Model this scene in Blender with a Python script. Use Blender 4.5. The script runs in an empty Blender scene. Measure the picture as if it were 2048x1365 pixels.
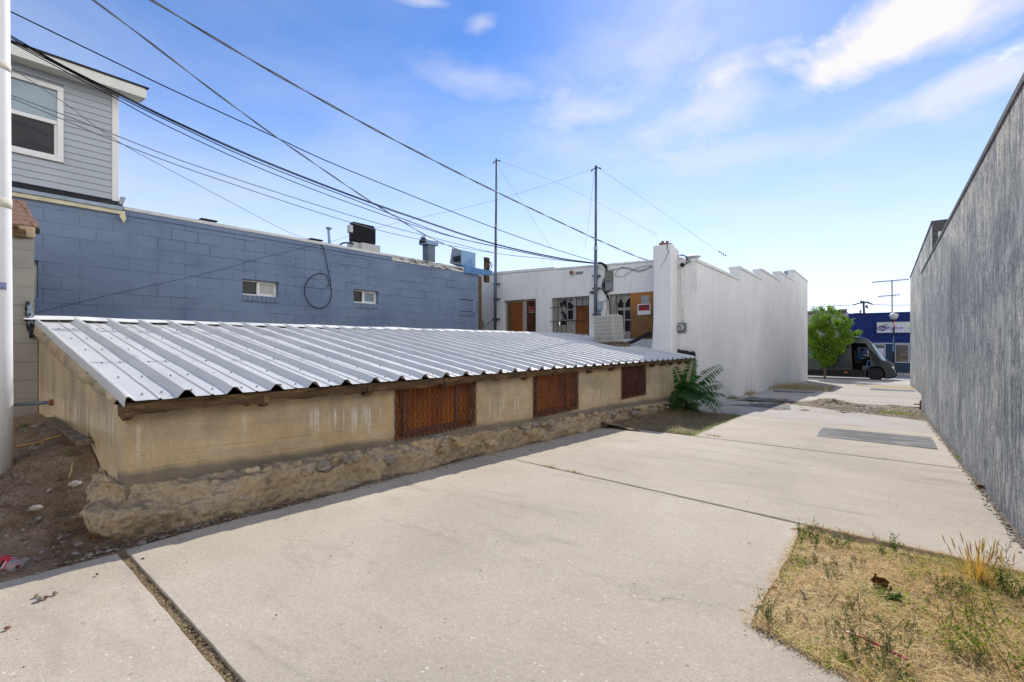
import bpy, math, random
from mathutils import Vector, Matrix, noise as mnoise
random.seed(7)
R = math.radians
sc = bpy.context.scene
COL = sc.collection
# ------------------------------------------------------------------ camera geometry (camera is the origin, +Y runs down the alley)
F = 945.0; TH = math.atan(744 / F); CT, ST = math.cos(TH), math.sin(TH)
def ray(x, y):
    u = (x - 1024) / F; v = -(y - 687) / F
    return (u * CT - ST, u * ST + CT, v)
def pX(x, y, X):
    r = ray(x, y); t = X / r[0]; return Vector((X, r[1] * t, r[2] * t))
def pY(x, y, Y):
    r = ray(x, y); t = Y / r[1]; return Vector((r[0] * t, Y, r[2] * t))
def pD(x, y, d):
    r = ray(x, y); return Vector((r[0] * d, r[1] * d, r[2] * d))
def pG(x, y):
    r = ray(x, y); t = -1.2 / (r[2] + .0327 * r[1]); return Vector((r[0] * t, r[1] * t, r[2] * t))
def gz(Y):
    return -1.2 - .0327 * min(max(Y, -12), 36.3)
ROAD = -2.44
def sm(a, b, x):
    t = min(1, max(0, (x - a) / (b - a))); return t * t * (3 - 2 * t)
def dirt_z(X, Y):
    z = gz(Y) - .03
    if X < -3.45:
        z += .03 * sm(-3.45, -3.6, X) + .47 * sm(-3.75, -5.0, X) * (1 - .5 * sm(.85, .1, Y))
    return z
def fbm(p, o=4):
    return mnoise.fractal(Vector(p), 1.0, 2.0, o)
# ------------------------------------------------------------------ materials
def lin(r, g, b, k=1.0):
    f = lambda c: ((c / 255) / 12.92 if c / 255 <= .04045 else ((c / 255 + .055) / 1.055) ** 2.4)
    return (f(r) * k, f(g) * k, f(b) * k, 1)
class G:
    def __init__(s, name, rough=.85, metal=0., spec=.3):
        s.m = bpy.data.materials.new(name); s.m.use_nodes = True
        s.t = s.m.node_tree; s.b = s.t.nodes['Principled BSDF']
        s.b.inputs['Roughness'].default_value = rough; s.b.inputs['Metallic'].default_value = metal
        s.b.inputs['Specular IOR Level'].default_value = spec
        s._co = None
    def N(s, typ, **kw):
        n = s.t.nodes.new('ShaderNode' + typ)
        for k, v in kw.items():
            if k[0] == 'i' and k[1:].isdigit(): s.put(n.inputs[int(k[1:])], v)
            elif hasattr(n, k): setattr(n, k, v)
            else: s.put(n.inputs[k.replace('_', ' ')], v)
        return n
    def put(s, sock, v):
        if isinstance(v, bpy.types.NodeSocket): s.t.links.new(v, sock)
        else: sock.default_value = v
    @property
    def co(s):
        if s._co is None: s._co = s.N('NewGeometry').outputs['Position']
        return s._co
    def map(s, scale=(1, 1, 1), loc=(0, 0, 0), rot=(0, 0, 0), v=None):
        return s.N('Mapping', i0=v or s.co, i1=loc, i2=rot, i3=scale).outputs[0]
    def noise(s, scale, detail=4, rough=.55, v=None, dist=0.):
        return s.N('TexNoise', Vector=v or s.co, Scale=scale, Detail=detail, Roughness=rough, Distortion=dist).outputs['Fac']
    def voro(s, scale, feature='F1', v=None, out='Distance', rnd=1.):
        return s.N('TexVoronoi', feature=feature, Vector=v or s.co, Scale=scale, Randomness=rnd).outputs[out]
    def ramp(s, fac, *stops):
        n = s.N('ValToRGB', Fac=fac); e = n.color_ramp.elements
        while len(e) < len(stops): e.new(.5)
        for el, (p, c) in zip(e, stops):
            el.position = p; el.color = c if isinstance(c, tuple) else (c, c, c, 1)
        return n.outputs[0]
    def rng(s, v, a, b, c=0., d=1.):
        return s.N('MapRange', i0=v, i1=a, i2=b, i3=c, i4=d).outputs[0]
    def mix(s, f, a, b, mode='MIX'):
        n = s.N('Mix', data_type='RGBA', blend_type=mode)
        s.put(n.inputs['Factor'], f); s.put(n.inputs[6], a); s.put(n.inputs[7], b)
        return n.outputs[2]
    def ma(s, op, a, b=0., c=0.):
        n = s.N('Math', operation=op); s.put(n.inputs[0], a); s.put(n.inputs[1], b); s.put(n.inputs[2], c); return n.outputs[0]
    def sep(s, v=None):
        return s.N('SeparateXYZ', i0=v or s.co).outputs
    def comb(s, x, y, z=0.):
        return s.N('CombineXYZ', i0=x, i1=y, i2=z).outputs[0]
    def bump(s, h, strength=.3, dist=.01, normal=None):
        n = s.N('Bump', Strength=strength, Distance=dist, Height=h)
        if normal is not None: s.put(n.inputs['Normal'], normal)
        return n.outputs[0]
    def done(s, col=None, nrm=None, rough=None):
        if col is not None: s.put(s.b.inputs['Base Color'], col)
        if nrm is not None: s.put(s.b.inputs['Normal'], nrm)
        if rough is not None: s.put(s.b.inputs['Roughness'], rough)
        return s.m
def simple(name, rgb, rough=.7, metal=0., spec=.3, var=.25, scale=9., bump=0.):
    g = G(name, rough, metal, spec)
    n = g.noise(scale, 5, .6)
    c = (rgb[0], rgb[1], rgb[2], 1)
    d = tuple(x * (1 - var) for x in c[:3]) + (1,); l = tuple(min(1, x * (1 + var)) for x in c[:3]) + (1,)
    col = g.ramp(n, (.3, d), (.55, c), (.75, l))
    return g.done(col, g.bump(g.noise(scale * 6, 4), bump, .004) if bump else None)
# --- concrete paving
def concrete(name, base, seedx=0., agg=1., stain=1.):
    g = G(name, .88, 0, .25)
    big = g.noise(.55, 5, .6, g.map(loc=(seedx, 3, 0)), .3)
    med = g.noise(4.5, 6, .65, g.map(scale=(1, .5, 1), loc=(seedx, 0, 0)))
    fine = g.noise(160, 3, .7)
    b = (base[0], base[1], base[2], 1)
    col = g.ramp(big, (.3, (b[0] * .80, b[1] * .80, b[2] * .81, 1)), (.5, b), (.70, (b[0] * 1.12, b[1] * 1.13, b[2] * 1.16, 1)))
    col = g.mix(g.rng(med, .35, .75, 0, .45), col, tuple(x * y for x, y in zip(b[:3], (.86, .83, .8))) + (1,))
    col = g.mix(g.rng(fine, .36, .64, 0, 1), g.mix(1., col, (.84, .83, .82, 1), 'MULTIPLY'), g.mix(1., col, (1.12, 1.12, 1.11, 1), 'MULTIPLY'))
    mid = g.noise(46, 3, .6)
    col = g.mix(g.rng(mid, .34, .66, 0, 1), g.mix(1., col, (.93, .925, .92, 1), 'MULTIPLY'), g.mix(1., col, (1.05, 1.05, 1.05, 1), 'MULTIPLY'))
    v0 = g.N('TexVoronoi', feature='F1', Vector=g.map(loc=(1, 2, 0), scale=(1, 1.5, 1)), Scale=70.)
    on0 = g.ma('MULTIPLY', g.ma('GREATER_THAN', g.sep(v0.outputs['Color'])[2], .82), g.rng(v0.outputs['Distance'], .25, .4, 1, 0))
    col = g.mix(g.ma('MULTIPLY', on0, .38 * agg), col, (min(1, b[0] * 1.35), min(1, b[1] * 1.36), min(1, b[2] * 1.38), 1))
    on3 = g.ma('MULTIPLY', g.ma('GREATER_THAN', g.sep(v0.outputs['Color'])[1], .90), g.rng(v0.outputs['Distance'], .18, .3, 1, 0))
    col = g.mix(g.ma('MULTIPLY', on3, .45 * agg), col, (b[0] * .5, b[1] * .48, b[2] * .46, 1))
    v1 = g.N('TexVoronoi', feature='F1', Vector=g.N('VectorMath', operation='ADD', i0=g.map(scale=(1, 1.5, 1)), i1=g.comb(g.ma('MULTIPLY', g.noise(75, 2), .022), g.ma('MULTIPLY', g.noise(80, 2, .5, g.map(loc=(3, 3, 3))), .022), 0.)).outputs[0], Scale=34.)
    on = g.ma('GREATER_THAN', g.sep(v1.outputs['Color'])[0], .93 - .10 * agg)
    spot = g.ma('MULTIPLY', on, g.rng(g.ma('ADD', v1.outputs['Distance'], g.ma('MULTIPLY', g.sep(v1.outputs['Color'])[1], .16)), .24, .32, 1, 0))
    spot = g.ma('MULTIPLY', spot, g.rng(g.noise(1.1, 3), .38, .58, .0, 1))
    col = g.mix(g.ma('MULTIPLY', spot, .85 * agg), col, (min(1, b[0] * 1.42), min(1, b[1] * 1.46), min(1, b[2] * 1.54), 1))
    v2 = g.N('TexVoronoi', feature='F1', Vector=g.map(loc=(5, 9, 0)), Scale=24.)
    on2 = g.ma('GREATER_THAN', g.sep(v2.outputs['Color'])[1], .88)
    pit = g.ma('MULTIPLY', on2, g.rng(v2.outputs['Distance'], .10, .17, 1, 0))
    col = g.mix(g.ma('MULTIPLY', pit, .6 * agg), col, (b[0] * .35, b[1] * .33, b[2] * .3, 1))
    st = g.noise(2.2, 6, .68, g.map(scale=(.35, 1.6, 1), loc=(seedx * 3, 1, 0)), .8)
    col = g.mix(g.rng(st, .55, .74, 0, .5 * stain), col, (b[0] * .45, b[1] * .45, b[2] * .46, 1))
    ck = g.voro(.42, 'DISTANCE_TO_EDGE', g.N('VectorMath', operation='ADD', i0=g.co, i1=g.comb(g.ma('MULTIPLY', g.noise(2.5, 6, .65), .5), g.ma('MULTIPLY', g.noise(2.7, 6, .65, g.map(loc=(9, 4, 0))), .5), 0.)).outputs[0])
    crk = g.ma('MULTIPLY', g.rng(ck, .0008, .0028, 1, 0), g.rng(g.noise(.9, 3, .5, g.map(loc=(7, 2, 0))), .56, .68))
    col = g.mix(g.ma('MULTIPLY', crk, .7), col, (b[0] * .32, b[1] * .3, b[2] * .28, 1))
    h = g.ma('ADD', fine, g.ma('MULTIPLY', g.ma('ADD', pit, crk), -2.0))
    h = g.ma('ADD', h, g.ma('MULTIPLY', spot, .7))
    return g.done(col, g.bump(h, .35, .004))
CB = (.535, .465, .37)
M = {}
M['slab'] = concrete('paving_concrete', CB)
M['slab_far'] = concrete('paving_concrete_far', (.48, .44, .39), 7., .5, 1.1)
M['walk'] = concrete('sidewalk_concrete', (.52, .48, .43), 3., .3, .5)
# patches of dark worn asphalt
def asphalt(name, base, lightk):
    g = G(name, .8, 0, .4)
    n = g.noise(1.6, 6, .65, g.map(scale=(.8, 1.8, 1)), .6); f = g.noise(120, 3, .7)
    col = g.ramp(n, (.32, (base * .7, base * .73, base * .75, 1)), (.46, (base, base * 1.02, base * 1.02, 1)), (.64, (base * lightk, base * lightk * .99, base * lightk * .96, 1)))
    col = g.mix(g.rng(f, .3, .7), g.mix(1., col, (.7, .7, .7, 1), 'MULTIPLY'), g.mix(1., col, (1.25, 1.25, 1.25, 1), 'MULTIPLY'))
    return g.done(col, g.bump(f, .4, .004))
M['asphalt'] = asphalt('asphalt_patch', .075, 3.4)
M['road'] = asphalt('road_asphalt', .27, 1.3)
# soil
def soil(name, a, b, c, sc_=1.):
    g = G(name, .95, 0, .1)
    n = g.noise(5 * sc_, 8, .7); f = g.noise(60 * sc_, 4, .7)
    col = g.ramp(n, (.3, a), (.52, b), (.75, c))
    col = g.mix(g.rng(f, .35, .7), g.mix(1., col, (.6, .58, .56, 1), 'MULTIPLY'), col)
    return g.done(col, g.bump(g.ma('ADD', n, g.ma('MULTIPLY', f, .5)), .8, .03))
M['soil'] = soil('brown_soil', (.21, .135, .085, 1), (.37, .26, .17, 1), (.52, .41, .30, 1))
M['straw_soil'] = soil('dry_straw_soil', (.45, .315, .155, 1), (.68, .51, .265, 1), (.80, .64, .37, 1), 2.)
M['strip_soil'] = soil('tan_rubbly_soil', (.22, .165, .115, 1), (.36, .295, .22, 1), (.50, .43, .35, 1), 1.5)
M['grey_soil'] = soil('grey_gravel_soil', (.17, .14, .11, 1), (.28, .245, .2, 1), (.40, .36, .31, 1), 1.5)
# --- white painted stucco
def white_paint(name, axis):
    g = G(name, .8, 0, .25)
    x, y, z = g.sep()[0:3]
    st = g.noise(1., 6, .62, g.map(scale=(5, 5, .28)))
    st2 = g.noise(1., 4, .6, g.map(scale=(14, 14, .5), loc=(4, 2, 0)))
    big = g.noise(.5, 4)
    col = g.mix(g.rng(big, .35, .7), (.67, .665, .655, 1), (.765, .76, .75, 1))
    col = g.mix(g.rng(st, .50, .75, 0, .34), col, (.50, .505, .52, 1))
    spk = g.noise(1., 5, .7, g.map(scale=(11, 11, 2.2)))
    low = g.rng(z, -2.2, -.75, 1, 0)
    col = g.mix(g.ma('MULTIPLY', g.rng(spk, .56, .65), g.ma('MULTIPLY', low, .85)), col, (.22, .2, .18, 1))
    dr = g.ma('MULTIPLY', g.rng(st2, .63, .72), .13)
    col = g.mix(dr, col, (.40, .38, .36, 1))
    cr = g.ma('MULTIPLY', g.rng(g.noise(1., 3, .5, g.map(scale=(3.2, 3.2, .9), loc=(8, 8, 3))), .64, .66), g.rng(g.noise(30, 2, .5), .5, .56))
    col = g.mix(g.ma('MULTIPLY', cr, .5), col, (.3, .27, .24, 1))
    b = g.ma('ADD', g.noise(26, 5, .65), g.ma('MULTIPLY', g.noise(3, 3), .8))
    return g.done(col, g.bump(b, .35, .012))
M['white'] = white_paint('white_stucco', 0)
g = G('white_trim', .7); n = g.noise(6, 6, .7)
M['white_trim'] = g.done(g.ramp(n, (.3, (.46, .46, .46, 1)), (.5, (.68, .68, .67, 1)), (.7, (.78, .78, .77, 1))), g.bump(n, .3, .01))
# --- grey streaked stucco of the right wall
g = G('grey_streaked_stucco', .9, 0, .2)
z = g.sep()[2]
s1 = g.noise(1., 9, .74, g.map(scale=(5, 5, .95)), 1.2)
s2 = g.noise(1., 6, .68, g.map(scale=(17, 17, 3.4), loc=(3, 1, 2)), .6)
bg = g.noise(.9, 5, .65, g.map(scale=(1, 1, .7)), .6)
rg = g.noise(38, 6, .78)
col = g.ramp(s1, (.32, (.17, .19, .22, 1)), (.43, (.31, .335, .365, 1)), (.53, (.46, .475, .49, 1)), (.66, (.70, .68, .64, 1)))
col = g.mix(g.rng(bg, .38, .62, 0, .7), col, g.mix(s2, (.25, .275, .31, 1), (.47, .49, .515, 1)))
col = g.mix(g.rng(s2, .38, .60, 0, .6), g.mix(1., col, (.66, .69, .72, 1), 'MULTIPLY'), g.mix(1., col, (1.2, 1.18, 1.12, 1), 'MULTIPLY'))
wn = g.noise(1., 5, .65, g.map(scale=(1.5, 1.5, .45), loc=(9, 4, 0)), .8)
col = g.mix(g.rng(wn, .54, .70, 0, .55), col, (.58, .53, .46, 1))
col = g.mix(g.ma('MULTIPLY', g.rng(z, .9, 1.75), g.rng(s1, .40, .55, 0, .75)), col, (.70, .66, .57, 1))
chip = g.rng(g.noise(9, 4, .6, g.map(scale=(1, 1, .6), loc=(5, 5, 5))), .70, .73)
col = g.mix(g.ma('MULTIPLY', chip, .7), col, (.78, .74, .66, 1))
col = g.mix(g.rng(rg, .38, .62), g.mix(1., col, (.55, .55, .57, 1), 'MULTIPLY'), g.mix(1., col, (1.2, 1.2, 1.18, 1), 'MULTIPLY'))
mo = g.noise(13, 6, .75, g.map(scale=(1, 1, .55), loc=(2, 8, 6)), .5)
col = g.mix(g.rng(mo, .40, .60), g.mix(1., col, (.55, .58, .62, 1), 'MULTIPLY'), g.mix(1., col, (1.2, 1.18, 1.13, 1), 'MULTIPLY'))
lg = g.noise(.55, 4, .6, g.map(scale=(1, 1, 1.3), loc=(3, 6, 1)), .8)
col = g.mix(g.rng(lg, .36, .64), g.mix(1., col, (.74, .76, .80, 1), 'MULTIPLY'), g.mix(1., col, (1.38, 1.34, 1.26, 1), 'MULTIPLY'))
for ys_, w_ in ((5.45, .010), (9.9, .008), (13.2, .010)):
    sd_ = g.ma('ABSOLUTE', g.ma('SUBTRACT', g.ma('ADD', g.sep()[1], g.ma('MULTIPLY', g.ma('SUBTRACT', g.noise(4, 4), .5), .03)), ys_))
    col = g.mix(g.ma('MULTIPLY', g.rng(sd_, w_ * .4, w_ * 1.6, 1, 0), .55), col, (.10, .115, .135, 1))
    bnd_ = g.ma('MULTIPLY', g.rng(sd_, 0., .10, 1, 0), g.rng(s1, .42, .58))
    col = g.mix(g.ma('MULTIPLY', bnd_, .4), col, (.25, .28, .32, 1))
pt_ = g.ma('MULTIPLY', g.rng(g.noise(1.3, 2, .4, g.map(scale=(1, 1, 1.2), loc=(7, 7, 2))), .64, .66), .45)
col = g.mix(pt_, col, (.56, .56, .55, 1))
col = g.mix(1., col, (1.28, 1.28, 1.26, 1), 'MULTIPLY')
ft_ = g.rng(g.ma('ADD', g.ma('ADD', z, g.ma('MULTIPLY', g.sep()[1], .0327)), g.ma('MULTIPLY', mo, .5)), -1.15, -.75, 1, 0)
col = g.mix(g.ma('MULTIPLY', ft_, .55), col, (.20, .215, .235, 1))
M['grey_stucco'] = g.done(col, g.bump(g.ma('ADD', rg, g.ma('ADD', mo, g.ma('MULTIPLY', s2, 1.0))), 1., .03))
g = G('dark_coping', .85); n = g.noise(18, 6, .7)
M['coping'] = g.done(g.ramp(n, (.35, (.055, .058, .062, 1)), (.6, (.12, .12, .12, 1)), (.75, (.24, .23, .2, 1))), g.bump(n, .6, .02))
# --- painted block wall
def block_paint(name, c0, c1, bw, bh, u, joint, jw, patchy, strength, dark):
    g = G(name, .75, 0, .3)
    S_ = g.sep()
    uv = g.comb(S_[u], S_[2])
    wob = g.noise(2.5, 3, .5); 
    uvw = g.N('VectorMath', operation='ADD', i0=uv, i1=g.comb(g.ma('MULTIPLY', g.ma('SUBTRACT', wob, .5), .03), g.ma('MULTIPLY', g.ma('SUBTRACT', g.noise(1.4, 3, .5), .5), .03))).outputs[0]
    br = g.N('TexBrick', offset=.5, Vector=uvw, Color1=(0, 0, 0, 1), Color2=(1, 1, 1, 1), Mortar=(.5, .5, .5, 1), Scale=1., Brick_Width=bw, Row_Height=bh, Mortar_Size=jw, Mortar_Smooth=.25, Bias=0.)
    f = br.outputs['Fac']
    pt = g.noise(1.0, 5, .7, g.map(scale=(1.3, 1.3, 3.5), loc=(2, 7, 1)))
    pres = g.rng(pt, .42, .62, patchy, 1)
    n = g.noise(3., 6, .65); fn = g.noise(50, 4, .7)
    col = g.mix(n, c0, c1)
    col = g.mix(g.ma('MULTIPLY', g.sep(br.outputs['Color'])[0], .22), col, g.mix(1., col, (.72, .74, .77, 1), 'MULTIPLY'))
    col = g.mix(g.rng(fn, .3, .7, 0, .6), g.mix(1., col, (.8, .8, .82, 1), 'MULTIPLY'), col)
    jc = g.rng(g.noise(1.1, 4, .6, g.map(loc=(12, 3, 8))), .42, .62)
    col = g.mix(g.ma('MULTIPLY', g.ma('MULTIPLY', f, pres), g.ma('MULTIPLY_ADD', jc, dark, joint)), col, (.045, .05, .062, 1))
    blt = g.noise(.7, 5, .65, g.map(scale=(1, 1, 1.4), loc=(6, 1, 2)), .6)
    col = g.mix(g.rng(blt, .36, .64), g.mix(1., col, (.86, .87, .89, 1), 'MULTIPLY'), g.mix(1., col, (1.13, 1.11, 1.08, 1), 'MULTIPLY'))
    vst = g.noise(1., 5, .6, g.map(scale=(5, 5, .4), loc=(2, 2, 7)))
    col = g.mix(g.rng(vst, .56, .74, 0, .35), col, g.mix(1., col, (.66, .67, .70, 1), 'MULTIPLY'))
    spk_ = g.rng(g.noise(24, 4, .7, g.map(loc=(1, 9, 4))), .70, .74)
    col = g.mix(g.ma('MULTIPLY', spk_, .5), col, (.55, .57, .60, 1))
    h = g.ma('ADD', g.ma('MULTIPLY', g.ma('MULTIPLY', f, pres), -1.), g.ma('MULTIPLY', fn, .22))
    return g.done(col, g.bump(h, strength, .012))
M['blue_block'] = block_paint('blue_grey_painted_block', lin(112, 131, 159), lin(127, 145, 170), .406, .2035, 1, .22, .007, .08, .7, .6)
M['hut_block'] = block_paint('bare_grey_block', (.30, .275, .23, 1), (.44, .41, .35, 1), 1.2, .203, 1, .02, .006, .6, .8, .35)
# --- tan old concrete of the shed wall
def tan(name, ax):
    g = G(name, .9, 0, .15)
    S_ = g.sep(); zz = S_[2]
    n = g.noise(1.6, 8, .68); f = g.noise(70, 4, .7)
    col = g.ramp(n, (.3, (.53, .375, .195, 1)), (.48, (.70, .53, .30, 1)), (.62, (.76, .60, .37, 1)), (.78, (.80, .68, .48, 1)))
    u = S_[ax]
    slope = g.ma('MULTIPLY', u, .038 if ax == 1 else 0.)
    zl = g.ma('ADD', zz, slope)
    band = g.noise(1., 5, .6, g.map(scale=(.6, .6, 7)))
    col = g.mix(g.rng(band, .48, .68, 0, .55), col, (.45, .38, .28, 1))
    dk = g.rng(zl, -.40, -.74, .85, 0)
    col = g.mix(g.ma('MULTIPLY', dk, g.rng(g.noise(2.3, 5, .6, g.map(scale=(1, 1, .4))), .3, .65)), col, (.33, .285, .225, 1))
    for k, (z0, w) in enumerate(((-.53, .0035), (-.705, .003), (-.80, .0022))):
        d = g.ma('ABSOLUTE', g.ma('SUBTRACT', g.ma('ADD', zl, g.ma('MULTIPLY', g.ma('SUBTRACT', g.noise(5 + k, 3), .5), .012)), z0))
        lm = g.rng(g.noise(1., 4, .6, g.map(scale=(2.5, 2.5, .2), loc=(k * 5, 2, 1))), .46, .60)
        col = g.mix(g.ma('MULTIPLY', g.ma('MULTIPLY', g.rng(d, w * .4, w * 2, 1, 0), lm), .5), col, (.17, .13, .09, 1) if k else (.74, .67, .55, 1))
    st = g.noise(1., 3, .5, g.map(scale=(26, 26, 1.3), loc=(1, 5, 2)))
    zt = g.noise(1., 2, .5, g.map(scale=(7, 7, .01), loc=(6, 2, 0)))
    zs = g.noise(1., 2, .5, g.map(scale=(9, 9, .01), loc=(1, 8, 4)))
    gate = g.ma('MULTIPLY', g.rng(g.ma('ADD', zl, g.ma('MULTIPLY', zs, .16)), -.40, -.47, 0, 1), g.rng(g.ma('ADD', zl, g.ma('MULTIPLY', zt, .5)), -.52, -.36, 0, 1))
    gate = g.ma('MULTIPLY', gate, g.rng(g.noise(1.7, 2, .5, g.map(scale=(2.2, 2.2, .05), loc=(3, 3, 3))), .42, .54))
    col = g.mix(g.ma('MULTIPLY', g.rng(st, .54, .64), g.ma('MULTIPLY', gate, .95)), col, (.84, .79, .69, 1))
    blot = g.noise(5., 7, .7, g.map(scale=(1, 1, .7), loc=(4, 4, 9)))
    col = g.mix(g.rng(blot, .52, .70, 0, .45), col, (.36, .30, .22, 1))
    col = g.mix(g.rng(blot, .46, .30, 0, .35), col, (.80, .71, .55, 1))
    pits = g.rng(g.voro(22, 'F1'), .05, .10, 1, 0)
    pits = g.ma('MULTIPLY', pits, g.rng(g.noise(4, 3), .5, .62))
    col = g.mix(g.ma('MULTIPLY', pits, .7), col, (.09, .07, .05, 1))
    col = g.mix(g.rng(f, .35, .65, 0, .8), g.mix(1., col, (.78, .77, .75, 1), 'MULTIPLY'), col)
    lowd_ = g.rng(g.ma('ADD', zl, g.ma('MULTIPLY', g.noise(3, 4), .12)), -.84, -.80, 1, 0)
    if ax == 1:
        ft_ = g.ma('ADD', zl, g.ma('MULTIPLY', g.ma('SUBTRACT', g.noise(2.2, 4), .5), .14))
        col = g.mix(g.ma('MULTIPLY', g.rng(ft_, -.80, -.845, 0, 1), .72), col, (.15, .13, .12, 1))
    return g.done(col, g.bump(g.ma('ADD', f, g.ma('SUBTRACT', g.ma('MULTIPLY', n, 1.2), pits)), .55, .012))
# dark soil splash line at the wall foot is part of the footing below
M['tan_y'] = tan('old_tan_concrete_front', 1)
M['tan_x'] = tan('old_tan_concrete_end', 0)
# --- rubble footing
g = G('rubble_footing_concrete', .95, 0, .12)
n = g.noise(3.2, 9, .72, None, .4); f = g.noise(70, 5, .78); cl = g.noise(17, 6, .7, g.map(loc=(3, 1, 4)), .5)
v = g.N('TexVoronoi', feature='F1', Vector=g.N('VectorMath', operation='ADD', i0=g.co, i1=g.comb(g.ma('MULTIPLY', cl, .05), g.ma('MULTIPLY', n, .08), 0.)).outputs[0], Scale=17.)
col = g.ramp(n, (.26, (.44, .335, .225, 1)), (.38, (.64, .50, .33, 1)), (.53, (.75, .58, .36, 1)), (.66, (.66, .56, .43, 1)), (.8, (.76, .66, .51, 1)))
peb = g.ma('MULTIPLY', g.ma('GREATER_THAN', g.sep(v.outputs['Color'])[0], .72), g.rng(v.outputs['Distance'], .28, .42, 1, 0))
col = g.mix(g.ma('MULTIPLY', peb, .8), col, g.mix(g.sep(v.outputs['Color'])[1], (.38, .31, .26, 1), (.66, .57, .46, 1)))
col = g.mix(g.rng(cl, .34, .58), g.mix(1., col, (.80, .77, .75, 1), 'MULTIPLY'), col)
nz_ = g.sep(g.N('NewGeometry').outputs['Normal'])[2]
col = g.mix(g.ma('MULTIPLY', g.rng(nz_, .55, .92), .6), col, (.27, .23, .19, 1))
col = g.mix(g.rng(f, .38, .60), g.mix(1., col, (.80, .78, .76, 1), 'MULTIPLY'), col)
M['rubble'] = g.done(col, g.bump(g.ma('ADD', g.ma('MULTIPLY', peb, .8), g.ma('ADD', f, g.ma('MULTIPLY', cl, 1.6))), .8, .025))
# --- metal roof
g = G('galvanised_sheet', .5, .12, .35)
n = g.noise(2.2, 6, .65, g.map(scale=(.4, 1.6, 1))); sp = g.voro(55, 'F1', out='Color')
col = g.mix(g.rng(n, .3, .7), (.54, .54, .525, 1), (.70, .695, .675, 1))
col = g.mix(g.ma('MULTIPLY', g.sep(sp)[0], .18), col, (.40, .43, .47, 1))
d = g.noise(1., 6, .7, g.map(scale=(.7, 9, 1), loc=(3, 3, 3)))
col = g.mix(g.rng(d, .60, .74, 0, .3), col, (.33, .31, .28, 1))
M['roof_metal'] = g.done(col, g.bump(g.noise(5, 3), .08, .02), g.rng(g.noise(4, 5, .7), .3, .7, .42, .56))
M['steel'] = simple('grey_galvanised_steel', (.28, .31, .34), .5, .6, .5, .3, 14)
M['dark_steel'] = simple('weathered_pole_steel', (.13, .16, .20), .55, .5, .4, .3, 18)
# --- rusty things
g = G('rusty_steel', .88, .15, .25); n = g.noise(18, 7, .7)
M['rust'] = g.done(g.ramp(n, (.3, (.13, .06, .04, 1)), (.5, (.27, .125, .075, 1)), (.72, (.42, .21, .11, 1))), g.bump(n, .6, .006))
g = G('rusted_backing_panel', .9, 0, .2); n = g.noise(3., 8, .7, g.map(scale=(1, 1, .35)))
M['rust_panel'] = g.done(g.ramp(n, (.30, (.13, .042, .016, 1)), (.43, (.36, .105, .02, 1)), (.58, (.58, .19, .035, 1)), (.78, (.58, .30, .14, 1))), g.bump(g.noise(40, 5), .3, .006))
M['bar_iron'] = simple('dark_bar_iron', (.045, .034, .03), .8, .2, .3, .4, 14)
M['rust_lat'] = simple('brown_rusted_lattice', (.12, .062, .045), .85, .1, .3, .4, 9)
M['rust_dark'] = simple('dark_rusted_panel', (.105, .042, .03), .9, 0, .2, .45, 7)
# --- wood
def wood(name, a, b, c, sx=(1, 1, 1)):
    g = G(name, .85, 0, .2)
    n = g.noise(3., 8, .68, g.map(scale=sx)); w = g.noise(9, 6, .7, g.map(scale=tuple(3 * q for q in sx)))
    col = g.ramp(n, (.3, a), (.52, b), (.74, c))
    col = g.mix(g.rng(w, .4, .6, 0, .75), col, g.mix(1., col, (.42, .38, .35, 1), 'MULTIPLY'))
    return g.done(col, g.bump(w, .6, .01))
M['old_wood'] = wood('weathered_rotten_wood', (.05, .033, .022, 1), (.16, .10, .055, 1), (.40, .25, .12, 1), (5, 1.2, 9))
M['plank'] = wood('grey_brown_plank', (.10, .075, .05, 1), (.20, .155, .11, 1), (.32, .26, .2, 1), (2, 2, 2))
M['pale_wood'] = wood('weathered_window_wood', (.20, .17, .14, 1), (.42, .39, .36, 1), (.6, .58, .55, 1), (5, 5, .8))
M['ply'] = wood('orange_plywood', (.13, .047, .013, 1), (.26, .095, .024, 1), (.33, .13, .038, 1), (.9, .9, .5))
M['ply_dark'] = wood('dark_brown_board', (.04, .014, .01, 1), (.085, .03, .018, 1), (.14, .06, .035, 1), (.9, .9, .7))
g = G('weathered_strand_board', .9); v = g.N('TexVoronoi', feature='F1', Vector=g.map(scale=(1, 1, .6), rot=(0, .6, 0)), Scale=75.); n = g.noise(1.6, 5)
z = g.sep()[2]
col = g.mix(g.sep(v.outputs['Color'])[0], (.09, .052, .022, 1), (.26, .15, .058, 1))
col = g.mix(g.rng(z, .75, 1.25), col, (.34, .14, .04, 1))
col = g.mix(g.rng(n, .55, .72, 0, .6), col, (.06, .035, .02, 1))
M['osb'] = g.done(col, g.bump(v.outputs['Distance'], .3, .006))
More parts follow.
